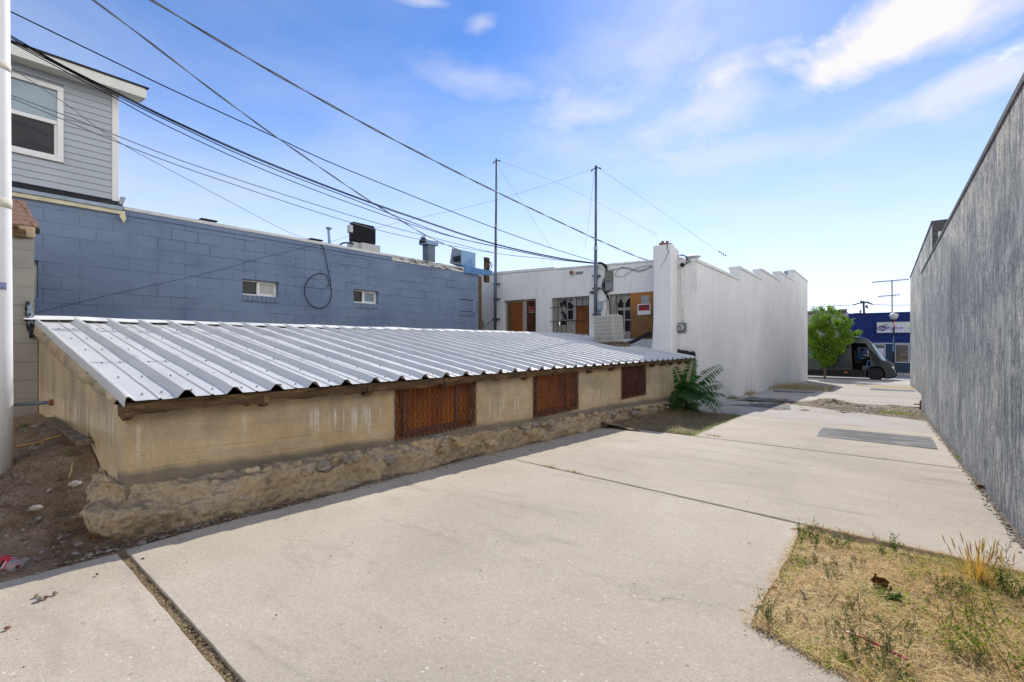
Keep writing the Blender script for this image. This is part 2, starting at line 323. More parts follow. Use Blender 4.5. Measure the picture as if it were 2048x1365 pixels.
# --- siding, plastics, glass
M['siding'] = simple('grey_vinyl_siding', lin(170, 176, 183)[:3], .6, 0, .35, .05, 2.)
M['vinyl'] = simple('white_vinyl', (.74, .74, .73), .5, 0, .4, .05, 3.)
M['cream'] = simple('cream_fascia', lin(214, 216, 208)[:3], .55, 0, .4, .06, 3.)
M['yellowed'] = simple('yellowed_white_trim', (.66, .60, .42), .7, 0, .3, .2, 5.)
M['lead'] = simple('grey_flashing', lin(150, 165, 180)[:3], .6, .1, .4, .2, 6.)
M['tar'] = simple('black_roofing_tar', (.018, .018, .02), .7, 0, .4, .4, 9., .5)
M['shingle'] = simple('brown_shingle', (.22, .13, .095), .9, 0, .15, .45, 22., .6)
M['brick'] = simple('old_brick', (.26, .12, .075), .9, 0, .2, .45, 14., .4)
def glass(name, c, rough=.06, spec=.9):
    g = G(name, rough, 0, spec); n = g.noise(1.3, 4, .6)
    g.b.inputs['Coat Weight'].default_value = .5 if spec > .5 else 0.; g.b.inputs['Coat Roughness'].default_value = .04
    return g.done(g.mix(g.rng(n, .35, .65), tuple(x * .6 for x in c) + (1,), tuple(c) + (1,)))
M['glass_dark'] = glass('dark_window_glass', (.022, .026, .032), .08, .3)
M['glass_blue'] = glass('reflecting_window_glass', (.17, .27, .34), .1)
M['windscreen'] = glass('windscreen_glass', (.20, .36, .50), .05)  # pale blue base colour stands in for the sky reflected in the glass
M['glass_pale'] = glass('frosted_window_glass', (.36, .36, .34), .25)
M['glass_shop'] = glass('shop_window_glass', (.06, .045, .04))
M['black'] = simple('black_rubber', (.012, .012, .014), .6, 0, .4, .3, 10)
M['cable'] = simple('black_cable_sheath', (.008, .009, .013), .8, 0, .1, .2, 10)
M['wire'] = simple('thin_grey_wire', (.16, .17, .19), .6, .4, .4, .2, 10)
M['pole_white'] = None
g = G('white_pole_paint', .45, 0, .5); n = g.noise(9, 6, .7, g.map(scale=(1, 1, .3))); sp = g.noise(70, 3, .7)
z = g.sep()[2]
col = g.mix(g.rng(n, .5, .75, 0, .35), (.76, .76, .765, 1), (.52, .50, .46, 1))
col = g.mix(g.ma('MULTIPLY', g.rng(sp, .60, .68), g.rng(z, .1, -.5, .0, .7)), col, (.18, .13, .09, 1))
M['pole_white'] = g.done(col, g.bump(n, .1, .004))
M['tape'] = simple('cream_tape', (.62, .58, .48), .8, 0, .2, .15, 8)
M['paper_blue'] = simple('torn_blue_paper', (.22, .26, .45), .9, 0, .2, .8, 60)
M['paper_tan'] = simple('torn_tan_tape', (.5, .3, .15), .9, 0, .2, .3, 30)
M['ac_beige'] = simple('beige_condenser_paint', (.40, .39, .36), .6, 0, .35, .08, 4)
M['ac_grey'] = simple('pale_grey_condenser_paint', (.50, .50, .50), .6, 0, .35, .08, 4)
M['ac_dark'] = simple('dark_condenser_coil', (.012, .013, .016), .7, 0, .3, .7, 40)
M['box_green'] = simple('green_grey_box_paint', (.15, .17, .13), .6, .1, .4, .2, 8)
M['box_grey'] = simple('grey_box_paint', (.20, .215, .235), .6, .1, .4, .2, 8)
M['duct_blue'] = simple('blue_painted_duct', lin(128, 160, 192)[:3], .6, 0, .35, .15, 5)
M['duct_flash'] = simple('blue_flashing', lin(84, 128, 176)[:3], .6, 0, .35, .25, 5)
M['meter'] = simple('meter_glass_housing', (.5, .5, .48), .35, 0, .6, .3, 20)
M['sign_black'] = simple('sign_black', (.012, .012, .014), .5, 0, .4, .1, 5)
M['sign_white'] = simple('sign_white', (.72, .72, .72), .5, 0, .4, .08, 5)
M['sign_orange'] = simple('sign_orange_ink', (.70, .13, .045), .6, 0, .3, .1, 9)
M['sign_red'] = simple('sign_red_ink', (.62, .03, .05), .6, 0, .3, .1, 9)
M['purple'] = simple('purple_ink', (.10, .075, .22), .6, 0, .3, .1, 9)
M['lilac'] = simple('lilac_sign_panel', (.60, .61, .72), .6, 0, .3, .05, 3)
M['palegreen'] = simple('pale_green_sign_panel', (.56, .62, .53), .6, 0, .3, .05, 3)
M['mesh_white'] = simple('white_vent_grille', (.55, .55, .55), .6, 0, .3, .3, 60)
M['shop_blue'] = simple('royal_blue_facade', (.003, .019, .125), .7, 0, .3, .25, 1.5)
M['shop_navy'] = simple('navy_facade', (.022, .045, .085), .7, 0, .3, .2, 2)
M['shop_trim'] = simple('pale_blue_trim', (.42, .45, .52), .6, 0, .3, .1, 3)
M['grey_facade'] = simple('grey_facade', (.30, .30, .31), .8, 0, .3, .12, 2)
M['grey_trim'] = simple('dark_grey_cornice', (.13, .13, .14), .8, 0, .3, .2, 3)
# greens
def leaf(name, a, b, tr=.35):
    g = G(name, .6, 0, .3)
    oi = g.N('NewGeometry').outputs['Random Per Island']
    col = g.mix(oi, a + (1,), b + (1,))
    g.put(g.b.inputs['Base Color'], col)
    t = g.N('BsdfTranslucent'); g.put(t.inputs[0], g.mix(1., col, (1.3, 1.35, .5, 1), 'MULTIPLY'))
    mx = g.N('MixShader'); g.put(mx.inputs[0], tr); g.t.links.new(g.b.outputs[0], mx.inputs[1]); g.t.links.new(t.outputs[0], mx.inputs[2])
    g.t.links.new(mx.outputs[0], g.t.nodes['Material Output'].inputs[0])
    return g.m
M['leaf_tree'] = leaf('street_tree_leaf', (.045, .125, .012), (.22, .34, .03), .5)
M['leaf_ail'] = leaf('dark_compound_leaf', (.018, .08, .016), (.06, .17, .03), .3)
M['weed'] = leaf('green_weed', (.055, .11, .022), (.16, .22, .045), .3)
M['weed_bright'] = leaf('bright_green_weed', (.17, .25, .025), (.36, .42, .06), .4)
M['weed_grey'] = leaf('grey_green_weed', (.10, .135, .055), (.24, .27, .12), .35)
M['straw'] = leaf('dry_straw', (.52, .35, .13), (.92, .74, .40), .3)
M['straw_gold'] = leaf('golden_dry_grass', (.55, .32, .08), (.78, .52, .19), .35)
M['straw_dull'] = leaf('dull_dry_grass', (.24, .19, .10), (.50, .40, .22), .3)
M['twig'] = leaf('brown_twig_litter', (.07, .04, .02), (.34, .21, .11), .1)
M['bark'] = simple('grey_brown_bark', (.15, .11, .08), .9, 0, .2, .3, 20, .5)
M['stone'] = leaf('loose_stone', (.15, .12, .095), (.40, .345, .29), .0)
M['red_plastic'] = simple('red_plastic', (.55, .012, .03), .4, 0, .5, .1, 9)
M['brown_leaf'] = simple('brown_dead_leaf', (.20, .08, .02), .9, 0, .2, .4, 40)
# ------------------------------------------------------------------ mesh helpers
class MB:
    def __init__(s): s.v = []; s.f = []; s.mi = []; s.cur = 0
    def add(s, vs, fs):
        o = len(s.v); s.v += [tuple(p) for p in vs]; s.f += [tuple(i + o for i in f) for f in fs]; s.mi += [s.cur] * len(fs); return s
    def box(s, x0, x1, y0, y1, z0, z1, rot=None, c=None):
        vs = [(x, y, z) for x in (x0, x1) for y in (y0, y1) for z in (z0, z1)]
        if rot is not None: vs = [tuple(rot @ Vector(p) + Vector(c or (0, 0, 0))) for p in vs]
        return s.add(vs, [(0, 1, 3, 2), (4, 6, 7, 5), (0, 4, 5, 1), (2, 3, 7, 6), (0, 2, 6, 4), (1, 5, 7, 3)])
    def prism(s, pts, ext):
        n = len(pts); e = Vector(ext); a = [Vector(p) for p in pts]
        nrm = Vector((0, 0, 0))
        for i in range(n): nrm += a[i].cross(a[(i + 1) % n])
        if nrm.dot(e) > 0: a.reverse()
        vs = a + [p + e for p in a]
        return s.add(vs, [tuple(range(n)), tuple(range(2 * n - 1, n - 1, -1))] + [(i, i + n, (i + 1) % n + n, (i + 1) % n) for i in range(n)])
    def tube(s, path, r, n=6, cap=True):
        P = [Vector(p) for p in path]; rs = r if isinstance(r, (list, tuple)) else [r] * len(P)
        vs = []; fs = []; up = Vector((0, 0, 1)); prev = None
        for i, p in enumerate(P):
            d = (P[min(i + 1, len(P) - 1)] - P[max(i - 1, 0)])
            if d.length < 1e-9: d = Vector((0, 0, 1))
            d.normalize()
            a = prev if prev is not None else (up if abs(d.z) < .95 else Vector((1, 0, 0)))
            a = (a - d * a.dot(d)).normalized(); prev = a; b = d.cross(a)
            for k in range(n):
                t = 2 * math.pi * k / n; vs.append(p + (a * math.cos(t) + b * math.sin(t)) * rs[i])
        for i in range(len(P) - 1):
            for k in range(n):
                k2 = (k + 1) % n; fs.append((i * n + k, i * n + k2, (i + 1) * n + k2, (i + 1) * n + k))
        if cap: fs += [tuple(range(n - 1, -1, -1)), tuple(range((len(P) - 1) * n, len(P) * n))]
        return s.add(vs, fs)
    def lathe(s, prof, c, n=20, axis='z'):
        vs = []; fs = []; c = Vector(c)
        for (r, h) in prof:
            for k in range(n):
                t = 2 * math.pi * k / n; a, b = r * math.cos(t), r * math.sin(t)
                q = {'z': (a, b, h), 'y': (a, h, b), 'x': (h, a, b)}[axis]; vs.append(c + Vector(q))
        m = len(prof)
        for i in range(m - 1):
            for k in range(n):
                k2 = (k + 1) % n; f = (i * n + k, i * n + k2, (i + 1) * n + k2, (i + 1) * n + k)
                fs.append(f if axis != 'y' else f[::-1])
        fs += [tuple(range(n - 1, -1, -1)), tuple(range((m - 1) * n, m * n))]
        return s.add(vs, fs)
    def quad(s, a, b, c, d): return s.add([a, b, c, d], [(0, 1, 2, 3)])
    def ico(s, c, r, sq=(1, 1, 1), rough=.25, sub=1):
        t = (1 + 5 ** .5) / 2
        vs = [Vector(p).normalized() for p in [(-1, t, 0), (1, t, 0), (-1, -t, 0), (1, -t, 0), (0, -1, t), (0, 1, t), (0, -1, -t), (0, 1, -t), (t, 0, -1), (t, 0, 1), (-t, 0, -1), (-t, 0, 1)]]
        fs = [(0, 11, 5), (0, 5, 1), (0, 1, 7), (0, 7, 10), (0, 10, 11), (1, 5, 9), (5, 11, 4), (11, 10, 2), (10, 7, 6), (7, 1, 8), (3, 9, 4), (3, 4, 2), (3, 2, 6), (3, 6, 8), (3, 8, 9), (4, 9, 5), (2, 4, 11), (6, 2, 10), (8, 6, 7), (9, 8, 1)]
        for _ in range(sub - 1):
            mid = {}; nf = []
            def m(a, b):
                k = (min(a, b), max(a, b))
                if k not in mid: mid[k] = len(vs); vs.append(((vs[a] + vs[b]) / 2).normalized())
                return mid[k]
            for a, b, c_ in fs:
                x, y, z = m(a, b), m(b, c_), m(c_, a); nf += [(a, x, z), (b, y, x), (c_, z, y), (x, y, z)]
            fs = nf
        rz = random.random() * 6.28; cr, sr = math.cos(rz), math.sin(rz); o = []
        for v in vs:
            k = r * (1 + random.uniform(-rough, rough)); x, y, z = v.x * sq[0] * k, v.y * sq[1] * k, v.z * sq[2] * k
            o.append((c[0] + x * cr - y * sr, c[1] + x * sr + y * cr, c[2] + z))
        return s.add(o, fs)
    def build(s, name, mats, parent=None, smooth=False, bevel=0., seg=2):
        off = Vector(parent['_w']) if parent is not None and '_w' in parent else Vector((0, 0, 0))
        me = bpy.data.meshes.new(name)
        me.from_pydata([tuple(Vector(p) - off) for p in s.v], [], s.f)
        mats = mats if isinstance(mats, (list, tuple)) else [mats]
        for m in mats: me.materials.append(m)
        if len(mats) > 1: me.polygons.foreach_set('material_index', s.mi)
        if smooth: me.polygons.foreach_set('use_smooth', [True] * len(me.polygons))
        me.update()
        o = bpy.data.objects.new(name, me); COL.objects.link(o)
        if parent is not None: o.parent = parent; o['_w'] = tuple(off)
        else: o['_w'] = (0, 0, 0)
        if bevel:
            b = o.modifiers.new('bevel', 'BEVEL'); b.width = bevel; b.segments = seg; b.limit_method = 'ANGLE'; b.angle_limit = R(40)
        return o
def thing(name, label, cat, loc, group=None):
    o = bpy.data.objects.new(name, None); COL.objects.link(o); o.location = loc; o['_w'] = tuple(loc)
    o.empty_display_size = .2
    return tag(o, label, cat, group)
def tag(o, label, cat, group=None):
    o['label'] = label; o['category'] = cat
    if group: o['group'] = group
    return o
def struct(o, kind='structure'):
    o['kind'] = kind; return o
def textmesh(mb, s, origin, ex, ey, size, depth, wfit=None, shear=0.):
    """lettering laid on the plane (origin, ex right, ey up), raised by depth towards ex x ey"""
    cu = bpy.data.curves.new('t', 'FONT'); cu.body = s; cu.size = size; cu.resolution_u = 3; cu.shear = shear
    cu.extrude = depth / 2
    ob = bpy.data.objects.new('t', cu); COL.objects.link(ob)
    me = bpy.data.meshes.new_from_object(ob.evaluated_get(bpy.context.evaluated_depsgraph_get()))
    xs = [v.co.x for v in me.vertices]; w = max(xs) - min(xs); x0 = min(xs)
    k = (wfit / w) if wfit else 1.
    ex, ey, o = Vector(ex), Vector(ey), Vector(origin); ez = ex.cross(ey)
    mb.add([o + ex * ((v.co.x - x0) * k) + ey * v.co.y + ez * (v.co.z + depth / 2) for v in me.vertices], [tuple(p.vertices) for p in me.polygons])
    bpy.data.objects.remove(ob); bpy.data.curves.remove(cu); bpy.data.meshes.remove(me)
# ================================================================== setting: ground, paving, road
def grid(xs, ys, zf):
    mb = MB(); nx = len(xs)
    vs = [(x, y, zf(x, y)) for y in ys for x in xs]
    fs = [(j * nx + i, j * nx + i + 1, (j + 1) * nx + i + 1, (j + 1) * nx + i) for j in range(len(ys) - 1) for i in range(nx - 1)]
    mb.add(vs, fs); return mb
def base_z(x, y):
    if y > 36.4: return -2.62
    z = dirt_z(x, y) - .12
    return z
mb = grid([-700, -80, -30, -14, -8, -5, -3.7, -3.3, 0, 1, 4, 20, 80, 700], [-700, -60, -12, -4, 0, 4, 8, 12, 20, 28, 36.3, 36.5, 60, 120, 900], base_z)
struct(mb.build('ground', M['grey_soil']))
# brown dirt yard at the left (fine, bumpy)
def dz(x, y):
    e = sm(-3.47, -3.62, x)
    return dirt_z(x, y) + e * (.035 * fbm((x * 1.7, y * 1.7, 2)) + .016 * fbm((x * 7, y * 7, 5)))
xs = [-7.4 + .05 * i for i in range(80)]; ys = [-1.6 + .05 * i for i in range(50)]
struct(grid(xs, ys, dz).build('dirt_yard', M['soil'], smooth=True))
def strip_z(x, y): return gz(y) - .012 + .02 * fbm((x * 5, y * 5, 1))
struct(grid([-3.95 + .06 * i for i in range(9)], [.8 + .08 * i for i in range(140)], strip_z).build('dirt_margin', M['soil'], smooth=True))
# paving slabs with open joints
def slab(name, pts, mat, top=0., th=.1, bev=.008, sub=0):
    mb = MB(); n = len(pts)
    T = [Vector((x, y, gz(y) + top)) for x, y in pts]
    a = sum(T[i].x * T[(i + 1) % n].y - T[(i + 1) % n].x * T[i].y for i in range(n))
    if a < 0: T.reverse()
    mb.add(T + [p - Vector((0, 0, th)) for p in T], [tuple(range(n))] + [(i, i + n, (i + 1) % n + n, (i + 1) % n)[::1] for i in range(n)])
    o = mb.build(name, mat, bevel=bev)
    return struct(o)
def px(x, y): p = pG(x, y); return (p.x, p.y)
def edge(p, q, n, j):   # slightly irregular broken edge
    out = []
    for i in range(n):
        t = i / n; x = p[0] + (q[0] - p[0]) * t; y = p[1] + (q[1] - p[1]) * t
        k = j if 0 < i else 0
        out.append((x + random.uniform(-k, k), y + random.uniform(-k, k)))
    return out
XR = .755
A_l = -3.53
slab('paving_slab', edge((A_l, .744), (-1.84, .704), 14, .0025) + edge((-1.84, .704), (1.2, .63), 14, .0025) + [(1.2, -4), (-3.45, -4)], M['slab'], top=-.006, bev=.003)
P1, P2, P3, P4 = px(1500, 1252), px(1700, 1365), px(1605, 1062), px(2048, 1143)
slab('paving_slab', edge((A_l, .785), (-1.80, .745), 10, .0025) + [(.0, .715), (1.2, .69), (1.2, 1.62)] + edge((P2[0] + .5, P2[1] - .2), P2, 4, .006) + edge(P2, P1, 8, .006) + edge(P1, (-.455, 4.035), 14, .005) + edge((-.46, 4.035), (-2., 4.172), 10, .005) + edge((-2., 4.172), (-3.80, 4.315), 8, .005) + edge((-3.78, 4.32), (A_l - .02, .79), 16, .012), M['slab'], top=.002, bev=.003)
slab('paving_slab', edge((-3.80, 4.345), (-2., 4.215), 8, .004) + edge((-2., 4.215), (-.43, 4.075), 10, .004) + edge((-.43, 4.07), (.70, 4.0), 12, .006) + edge((.722, 4.0), (.722, 7.47), 18, .009) + edge((.722, 7.47), (-3.2, 7.55), 24, .003) + [(-3.2, 7.55)] + edge((-3.5, 7.55), (-3.86, 7.0), 6, .02) + edge((-3.86, 7.0), (-3.80, 4.345), 12, .01), M['slab'], top=.0)
slab('paving_slab', edge((-2.38, 7.57), (.725, 7.495), 20, .003) + edge((.725, 7.495), (.722, 10.92), 16, .008) + edge((.722, 10.92), (-2.42, 11.15), 18, .003) + edge((-2.42, 11.15), (-2.38, 7.57), 16, .015), M['slab'], top=.002)
slab('paving_slab', edge((-3.79, 11.26), (-2.42, 11.18), 8, .003) + edge((-2.42, 11.18), (.72, 10.95), 18, .003) + edge((.72, 10.95), (.72, 13.1), 5, .01) + edge((.72, 13.1), (-1.9, 15.0), 16, .05) + edge((-1.9, 15.), (-3.79, 15.1), 9, .03), M['slab_far'], top=0.)
slab('paving_slab', [(-3.79, 16.6), (-2.0, 16.5), (-.6, 16.9), (.70, 17.3), (1.15, 17.3), (1.15, 21.3), (-3.79, 21.6)], M['slab_far'], top=0., bev=.01)
slab('paving_slab', [(-3.79, 21.64), (1.15, 21.34), (1.15, 27.2), (-3.79, 27.2)], M['slab_far'], top=0.003, bev=.01)
slab('paving_slab', [(-3.79, 27.24), (1.15, 27.24), (1.15, 34.9), (-3.79, 34.9)], M['slab_far'], top=0., bev=.01)
# dark asphalt patches laid in the paving
def sheet(name, pts, mat, h=.005):
    mb = MB(); mb.add([(x, y, gz(y) + h) for x, y in pts], [tuple(range(len(pts)))])
    me = mb
    a = sum(pts[i][0] * pts[(i + 1) % len(pts)][1] - pts[(i + 1) % len(pts)][0] * pts[i][1] for i in range(len(pts)))
    if a < 0: mb.f = [tuple(reversed(f)) for f in mb.f]
    return struct(mb.build(name, mat))
q = [px(1633, 873), px(1645, 856)]; q2 = [px(1862, 876), px(1868, 884), px(1876, 900)]
sheet('asphalt_patch', edge(q[0], q[1], 5, .01) + edge(q[1], q2[0], 14, .008) + q2[:2] + edge(q2[2], q[0], 14, .008), M['asphalt'], .008)
sheet('asphalt_patch', edge(px(1441, 812), px(1545, 807), 4, .02) + edge(px(1553, 808), px(1594, 812), 3, .02) + [px(1582, 820)] + edge(px(1545, 817), px(1432, 809), 5, .02) , M['asphalt'], .006)
sheet('asphalt_patch', [px(1480, 800), px(1535, 803), px(1620, 806), px(1560, 800), px(1500, 793)], M['asphalt'], .006)
sheet('asphalt_patch', [px(1740, 781), px(1741, 777), px(1828, 781), px(1833, 785)], M['asphalt'], .006)
sheet('asphalt_patch', [px(1547, 785), px(1545, 781), px(1625, 785), px(1632, 787)], M['asphalt'], .006)
struct(grid([A_l - .05 + .04 * i for i in range(62)], [.70 + .012 * i for i in range(9)], lambda x, y: gz(y) - .016 + .010 * fbm((x * 22, y * 22, 2)) + .006 * fbm((x * 60, y * 60, 5))).build('joint_soil', M['soil'], smooth=True))
# weedy soil bed at the right foreground, grass corner, broken dirt strip
def bed(name, x0, x1, y0, y1, st, zf, mat):
    nx = int((x1 - x0) / st) + 1; ny = int((y1 - y0) / st) + 1
    return struct(grid([x0 + (x1 - x0) * i / nx for i in range(nx + 1)], [y0 + (y1 - y0) * i / ny for i in range(ny + 1)], zf).build(name, mat, smooth=True))
bedz = lambda x, y: gz(y) - .016 + .010 * sm(3.75, 3.95, y) * (1 - 3 * sm(3.94, 4.02, y)) + .02 * fbm((x * 3, y * 3, 4)) + .012 * fbm((x * 14, y * 14, 9))
bed('weedy_soil', -.62, .80, .9, 4.1, .04, bedz, M['straw_soil'])
cornz = lambda x, y: gz(y) - .012 + .03 * fbm((x * 2, y * 2, 7)) + .07 * sm(-3.0, -3.8, x)
bed('grassy_soil', -3.95, -2.3, 7.3, 11.3, .07, cornz, M['soil'])
def heap(x, y): 
    return .17 * math.exp(-((x + 1.25) / .42) ** 2 - ((y - 15.9) / .7) ** 2) + .09 * math.exp(-((x + .6) / .5) ** 2 - ((y - 15.3) / .8) ** 2)
stripz = lambda x, y: gz(y) - .02 + .045 * fbm((x * 2.2, y * 2.2, 3)) + .02 * fbm((x * 9, y * 9, 3)) + heap(x, y) * (1 + .6 * fbm((x * 6, y * 6, 1)))
bed('dirt_strip', -3.0, .74, 12.8, 17.6, .06, stripz, M['strip_soil'])
edgez = lambda x, y: gz(y) - .006 + .012 * fbm((x * 9, y * 9, 3))
bed('wall_foot_gravel', .69, .80, 4.0, 16.2, .05, edgez, M['grey_soil'])
# sidewalk, kerb, road
mb = MB(); mb.box(-60, 60, 34.95, 38.05, -2.75, gz(35.5) + .012); struct(mb.build('sidewalk', M['walk'], bevel=.02))
mb = MB(); mb.box(-60, 60, 38.06, 38.22, -2.75, gz(35.5) + .010); struct(mb.build('kerb', M['walk'], bevel=.02))
mb = MB(); mb.quad((-300, 38.2, ROAD), (300, 38.2, ROAD), (300, 48.2, ROAD), (-300, 48.2, ROAD)); struct(mb.build('road', M['road']))
mb = MB(); mb.box(-60, 60, 47.0, 49.9, -2.8, ROAD + .12); struct(mb.build('sidewalk', M['walk'], bevel=.02))
mb = MB(); mb.box(-30, 30, 40.98, 41.08, ROAD + .002, ROAD + .006); struct(mb.build('road_marking', M['sign_white']))
# ================================================================== tan concrete lean-to with the metal roof
shed = thing('lean_to_shed', 'low tan concrete lean-to with a ribbed metal roof and rusty grates', 'shed', (-5.5, 6.5, -1.4))
WX = -3.87; ROX0, ROZ0, ROX1, ROZ1 = -3.74, -.36, -7.38, .262
def rz(x): return ROZ0 + (x - ROX0) / (ROX1 - ROX0) * (ROZ1 - ROZ0)
# front wall in bays between the grates
grates = [(3.01, 4.195), (5.392, 6.617), (8.216, 9.399)]
def front_bay(mb, y0, y1, z1=-.47):
    mb.box(WX - .2, WX, y0, y1, -1.75, z1 )
mb = MB(); ys = [.86] + [q for g_ in grates for q in g_] + [12.42]
for i in range(0, 8, 2): front_bay(mb, ys[i], ys[i + 1])
for (a, b) in grates:
    mb.box(WX - .2, WX, a, b, -1.75, (-.985 - .03 * (a - 3.0)) if a < 8 else -1.062)
mb.box(WX - .2, WX - .003, 1.065, 12.4, -.47, -.40)
mb.build('wall', M['tan_y'], shed)
# end wall with sloping top
mb = MB()
mb.prism([(WX - .201, .86, -1.6), (WX - .201, .86, -.42), (-7.36, .86, .15), (-7.36, .86, -1.6)], (0, .2, 0))
mb.box(-7.36, -7.2, 1.06, 12.42, -1.6, .14)
mb.build('end_wall', M['tan_x'], shed)
# ragged mortar bed under the sheet along the end wall
mb = MB(); n = 34; top = []; 
for i in range(n + 1):
    t = i / n; x = -7.36 + t * 3.45; z = rz(x) - .035
    d = .15 + .06 * mnoise.noise(Vector((x * 4, 0, 3))) + .03 * mnoise.noise(Vector((x * 13, 0, 3)))
    d *= (1 - .65 * sm(.55, 1., t))
    o = .035 + .025 * mnoise.noise(Vector((x * 6, 5, 3)))
    top.append((x, z, d, o))
vs = []; 
for x, z, d, o in top: vs += [(x, .86 - o, z), (x, .86 - o * 1.4, z - d * .6), (x, .858, z - d)]
fs = []
for i in range(n):
    for k in range(2): fs.append((i * 3 + k, i * 3 + k + 1, i * 3 + k + 4, i * 3 + k + 3))
mb.add(vs, fs); mb.build('mortar_edge', M['tan_x'], shed, smooth=True)
# footing of rubble concrete: a rough swept mass round the corner and along the wall
def base_top(y): return -.918 - .0385 * (y - .86)
path = []
for i in range(16): t = i / 15; path.append((Vector((-4.75 + t * .75, .84, 0)), Vector((-.05, -1, 0)).normalized(), .52 + .08 * t))
for i in range(1, 9): a = i / 9 * math.pi / 2; path.append((Vector((-3.98 + .11 * math.sin(a), .86 + .08 - .11 * math.cos(a), 0)), Vector((math.sin(a), -math.cos(a), 0)), .6 + .1 * i / 9))
for i in range(150): y = .95 + i * .068; path.append((Vector((WX, y, 0)), Vector((1, 0, 0)), .6 + .45 * sm(.9, 1.9, y)))
sec = [(-.02, 1.0), (.05, .985), (.11, .96), (.17, .91), (.23, .80), (.275, .64), (.305, .46), (.32, .27), (.325, .08), (.33, -.12), (.33, -.5)]
vs = []; m = len(sec)
for i, (p, nrm, k) in enumerate(path):
    y = p.y; g0 = gz(y) - .01; tz = base_top(max(y, .86)) if i >= 16 else -.925 + .03 * (1 - i / 15)
    if i < 16: g0 = gz(.8) + .0 - .0
    H = tz - g0; wob = .86 + .34 * fbm((y * 1.1, p.x * 1.1, 3), 3)
    fade = 1 - .75 * sm(10.3, 11.1, y)
    wid = .76 - .33 * sm(1.6, 4.2, y) - .10 * sm(4.2, 8., y)
    for j, (o, h) in enumerate(sec):
        w = sm(0, .12, o)
        nz = fbm((p.x * 3 + o * 3, y * 3, h * 2), 4) * .075 + fbm((p.x * 9, y * 9, h * 5 + o * 9), 4) * .03
        cellp = Vector((p.x * 7 + nrm.x * o * 7, y * 7 + nrm.y * o * 7, h * 2.6)); cd = mnoise.voronoi(cellp)[0]
        nz += .05 * (min(cd[1] - cd[0], .5) - .2)
        q = p + nrm * (o * wid * wob * fade * k + nz * w)
        bulge = (.02 * sm(.9, .5, y) * sm(-4.5, -3.9, p.x)) * w * (.5 + .5 * sm(1., .3, h))
        q += nrm * bulge
        z = g0 + h * H * fade + (nz * .9 * w if h > 0 else 0)
        vs.append((q.x, q.y, z))
fs = [(i * m + j, i * m + j + 1, (i + 1) * m + j + 1, (i + 1) * m + j) for i in range(len(path) - 1) for j in range(m - 1)]
mb = MB(); mb.add(vs, fs)
ft = mb.build('footing', M['rubble'], shed, smooth=True)
ss = ft.modifiers.new('subdiv', 'SUBSURF'); ss.levels = 1; ss.render_levels = 3
tx = bpy.data.textures.new('rub', 'CLOUDS'); tx.noise_scale = .045; tx.noise_depth = 4
tv = bpy.data.textures.new('chunks', 'VORONOI'); tv.noise_scale = .11; tv.distance_metric = 'DISTANCE'; tv.weight_1 = -1.; tv.weight_2 = 1.
dv = ft.modifiers.new('chunks', 'DISPLACE'); dv.texture = tv; dv.texture_coords = 'GLOBAL'; dv.strength = .045; dv.mid_level = .35
dm = ft.modifiers.new('rough', 'DISPLACE'); dm.texture = tx; dm.texture_coords = 'GLOBAL'; dm.strength = .035; dm.mid_level = .5
# stones stuck in the top of the footing
for i in range(95):
    y = random.uniform(1.1, 10.5); o = random.uniform(.02, .22); tz = base_top(y)
    z = tz - .03 - .26 * sm(.12, .33, o) * .9 + random.uniform(-.01, .02); r = random.uniform(.016, .055) * random.choice((.6, .8, 1))
    mb = MB(); mb.ico((WX + o * .75, y, z - .012), r * 1.25, (1.1, 1.2, .7), .3, 2); mb.build('embedded_stone', random.choice((M['rubble'], M['stone'], M['tan_x'])), ft)
# crack in the footing corner
mb = MB(); pts = []
for i in range(9):
    t = i / 8; q = pY(275 + random.uniform(-3, 3), 985 + 86 * t, .60 - .1 * sm(0, .6, t)); pts.append(q)
# metal roof sheet : trapezoid ribs every 305 mm with a small swage between
per = .3048; prof = []
y = .80; 
first = .862 + .31
k0 = 0
def rib(yc): return [(yc - .062, 0), (yc - .055, .002), (yc - .016, .046), (yc + .016, .046), (yc + .050, .002), (yc + .056, 0)]
prof += [(.822, -.034), (.825, .0), (.832, .030), (.850, .030), (.875, .003), (.885, 0)]
yc = .86 + per
while yc < 12.40:
    mid = yc - per / 2
    prof += [(mid - .055, -.001), (mid - .012, -.002), (mid - .006, .006), (mid + .006, .006), (mid + .012, -.002), (mid + .055, -.001)]
    prof += rib(yc); yc += per
prof.append((12.47, 0))
nx = 26; vs = []; fs = []; np_ = len(prof)
for i in range(nx + 1):
    t = i / nx; x = ROX0 + (ROX1 - ROX0) * t
    for (yy, h) in prof:
        wv = .003 * fbm((x * .7, yy * .9, 2), 2) + .003 * fbm((x * 2.5, yy * .4, 8), 2)
        zz = rz(x) + h + wv * (1 if h < .03 else .6)
        xx = x
        if i == 0: xx += .018 * mnoise.noise(Vector((yy * 5, 1, 1))); zz += -.006 + .006 * mnoise.noise(Vector((yy * 9, 4, 1)))
        vs.append((xx, yy, zz))
for i in range(nx):
    for j in range(np_ - 1): fs.append((i * np_ + j, (i + 1) * np_ + j, (i + 1) * np_ + j + 1, i * np_ + j + 1))
mb = MB(); mb.add(vs, [f[::-1] for f in fs]); roof = mb.build('roof', M['roof_metal'], shed)
so = roof.modifiers.new('solid', 'SOLIDIFY'); so.thickness = .0025; so.offset = -1
mb = MB(); yc = .86; scr = []
while yc < 12.4:
    for xx in (-3.86, -4.35, -4.9, -5.5, -6.1, -6.7, -7.2):
        for oy in (.075, .20):
            yy = yc + oy + random.uniform(-.01, .01); x_ = xx + random.uniform(-.02, .02); scr.append((x_, yy, rz(x_)))
    yc += per
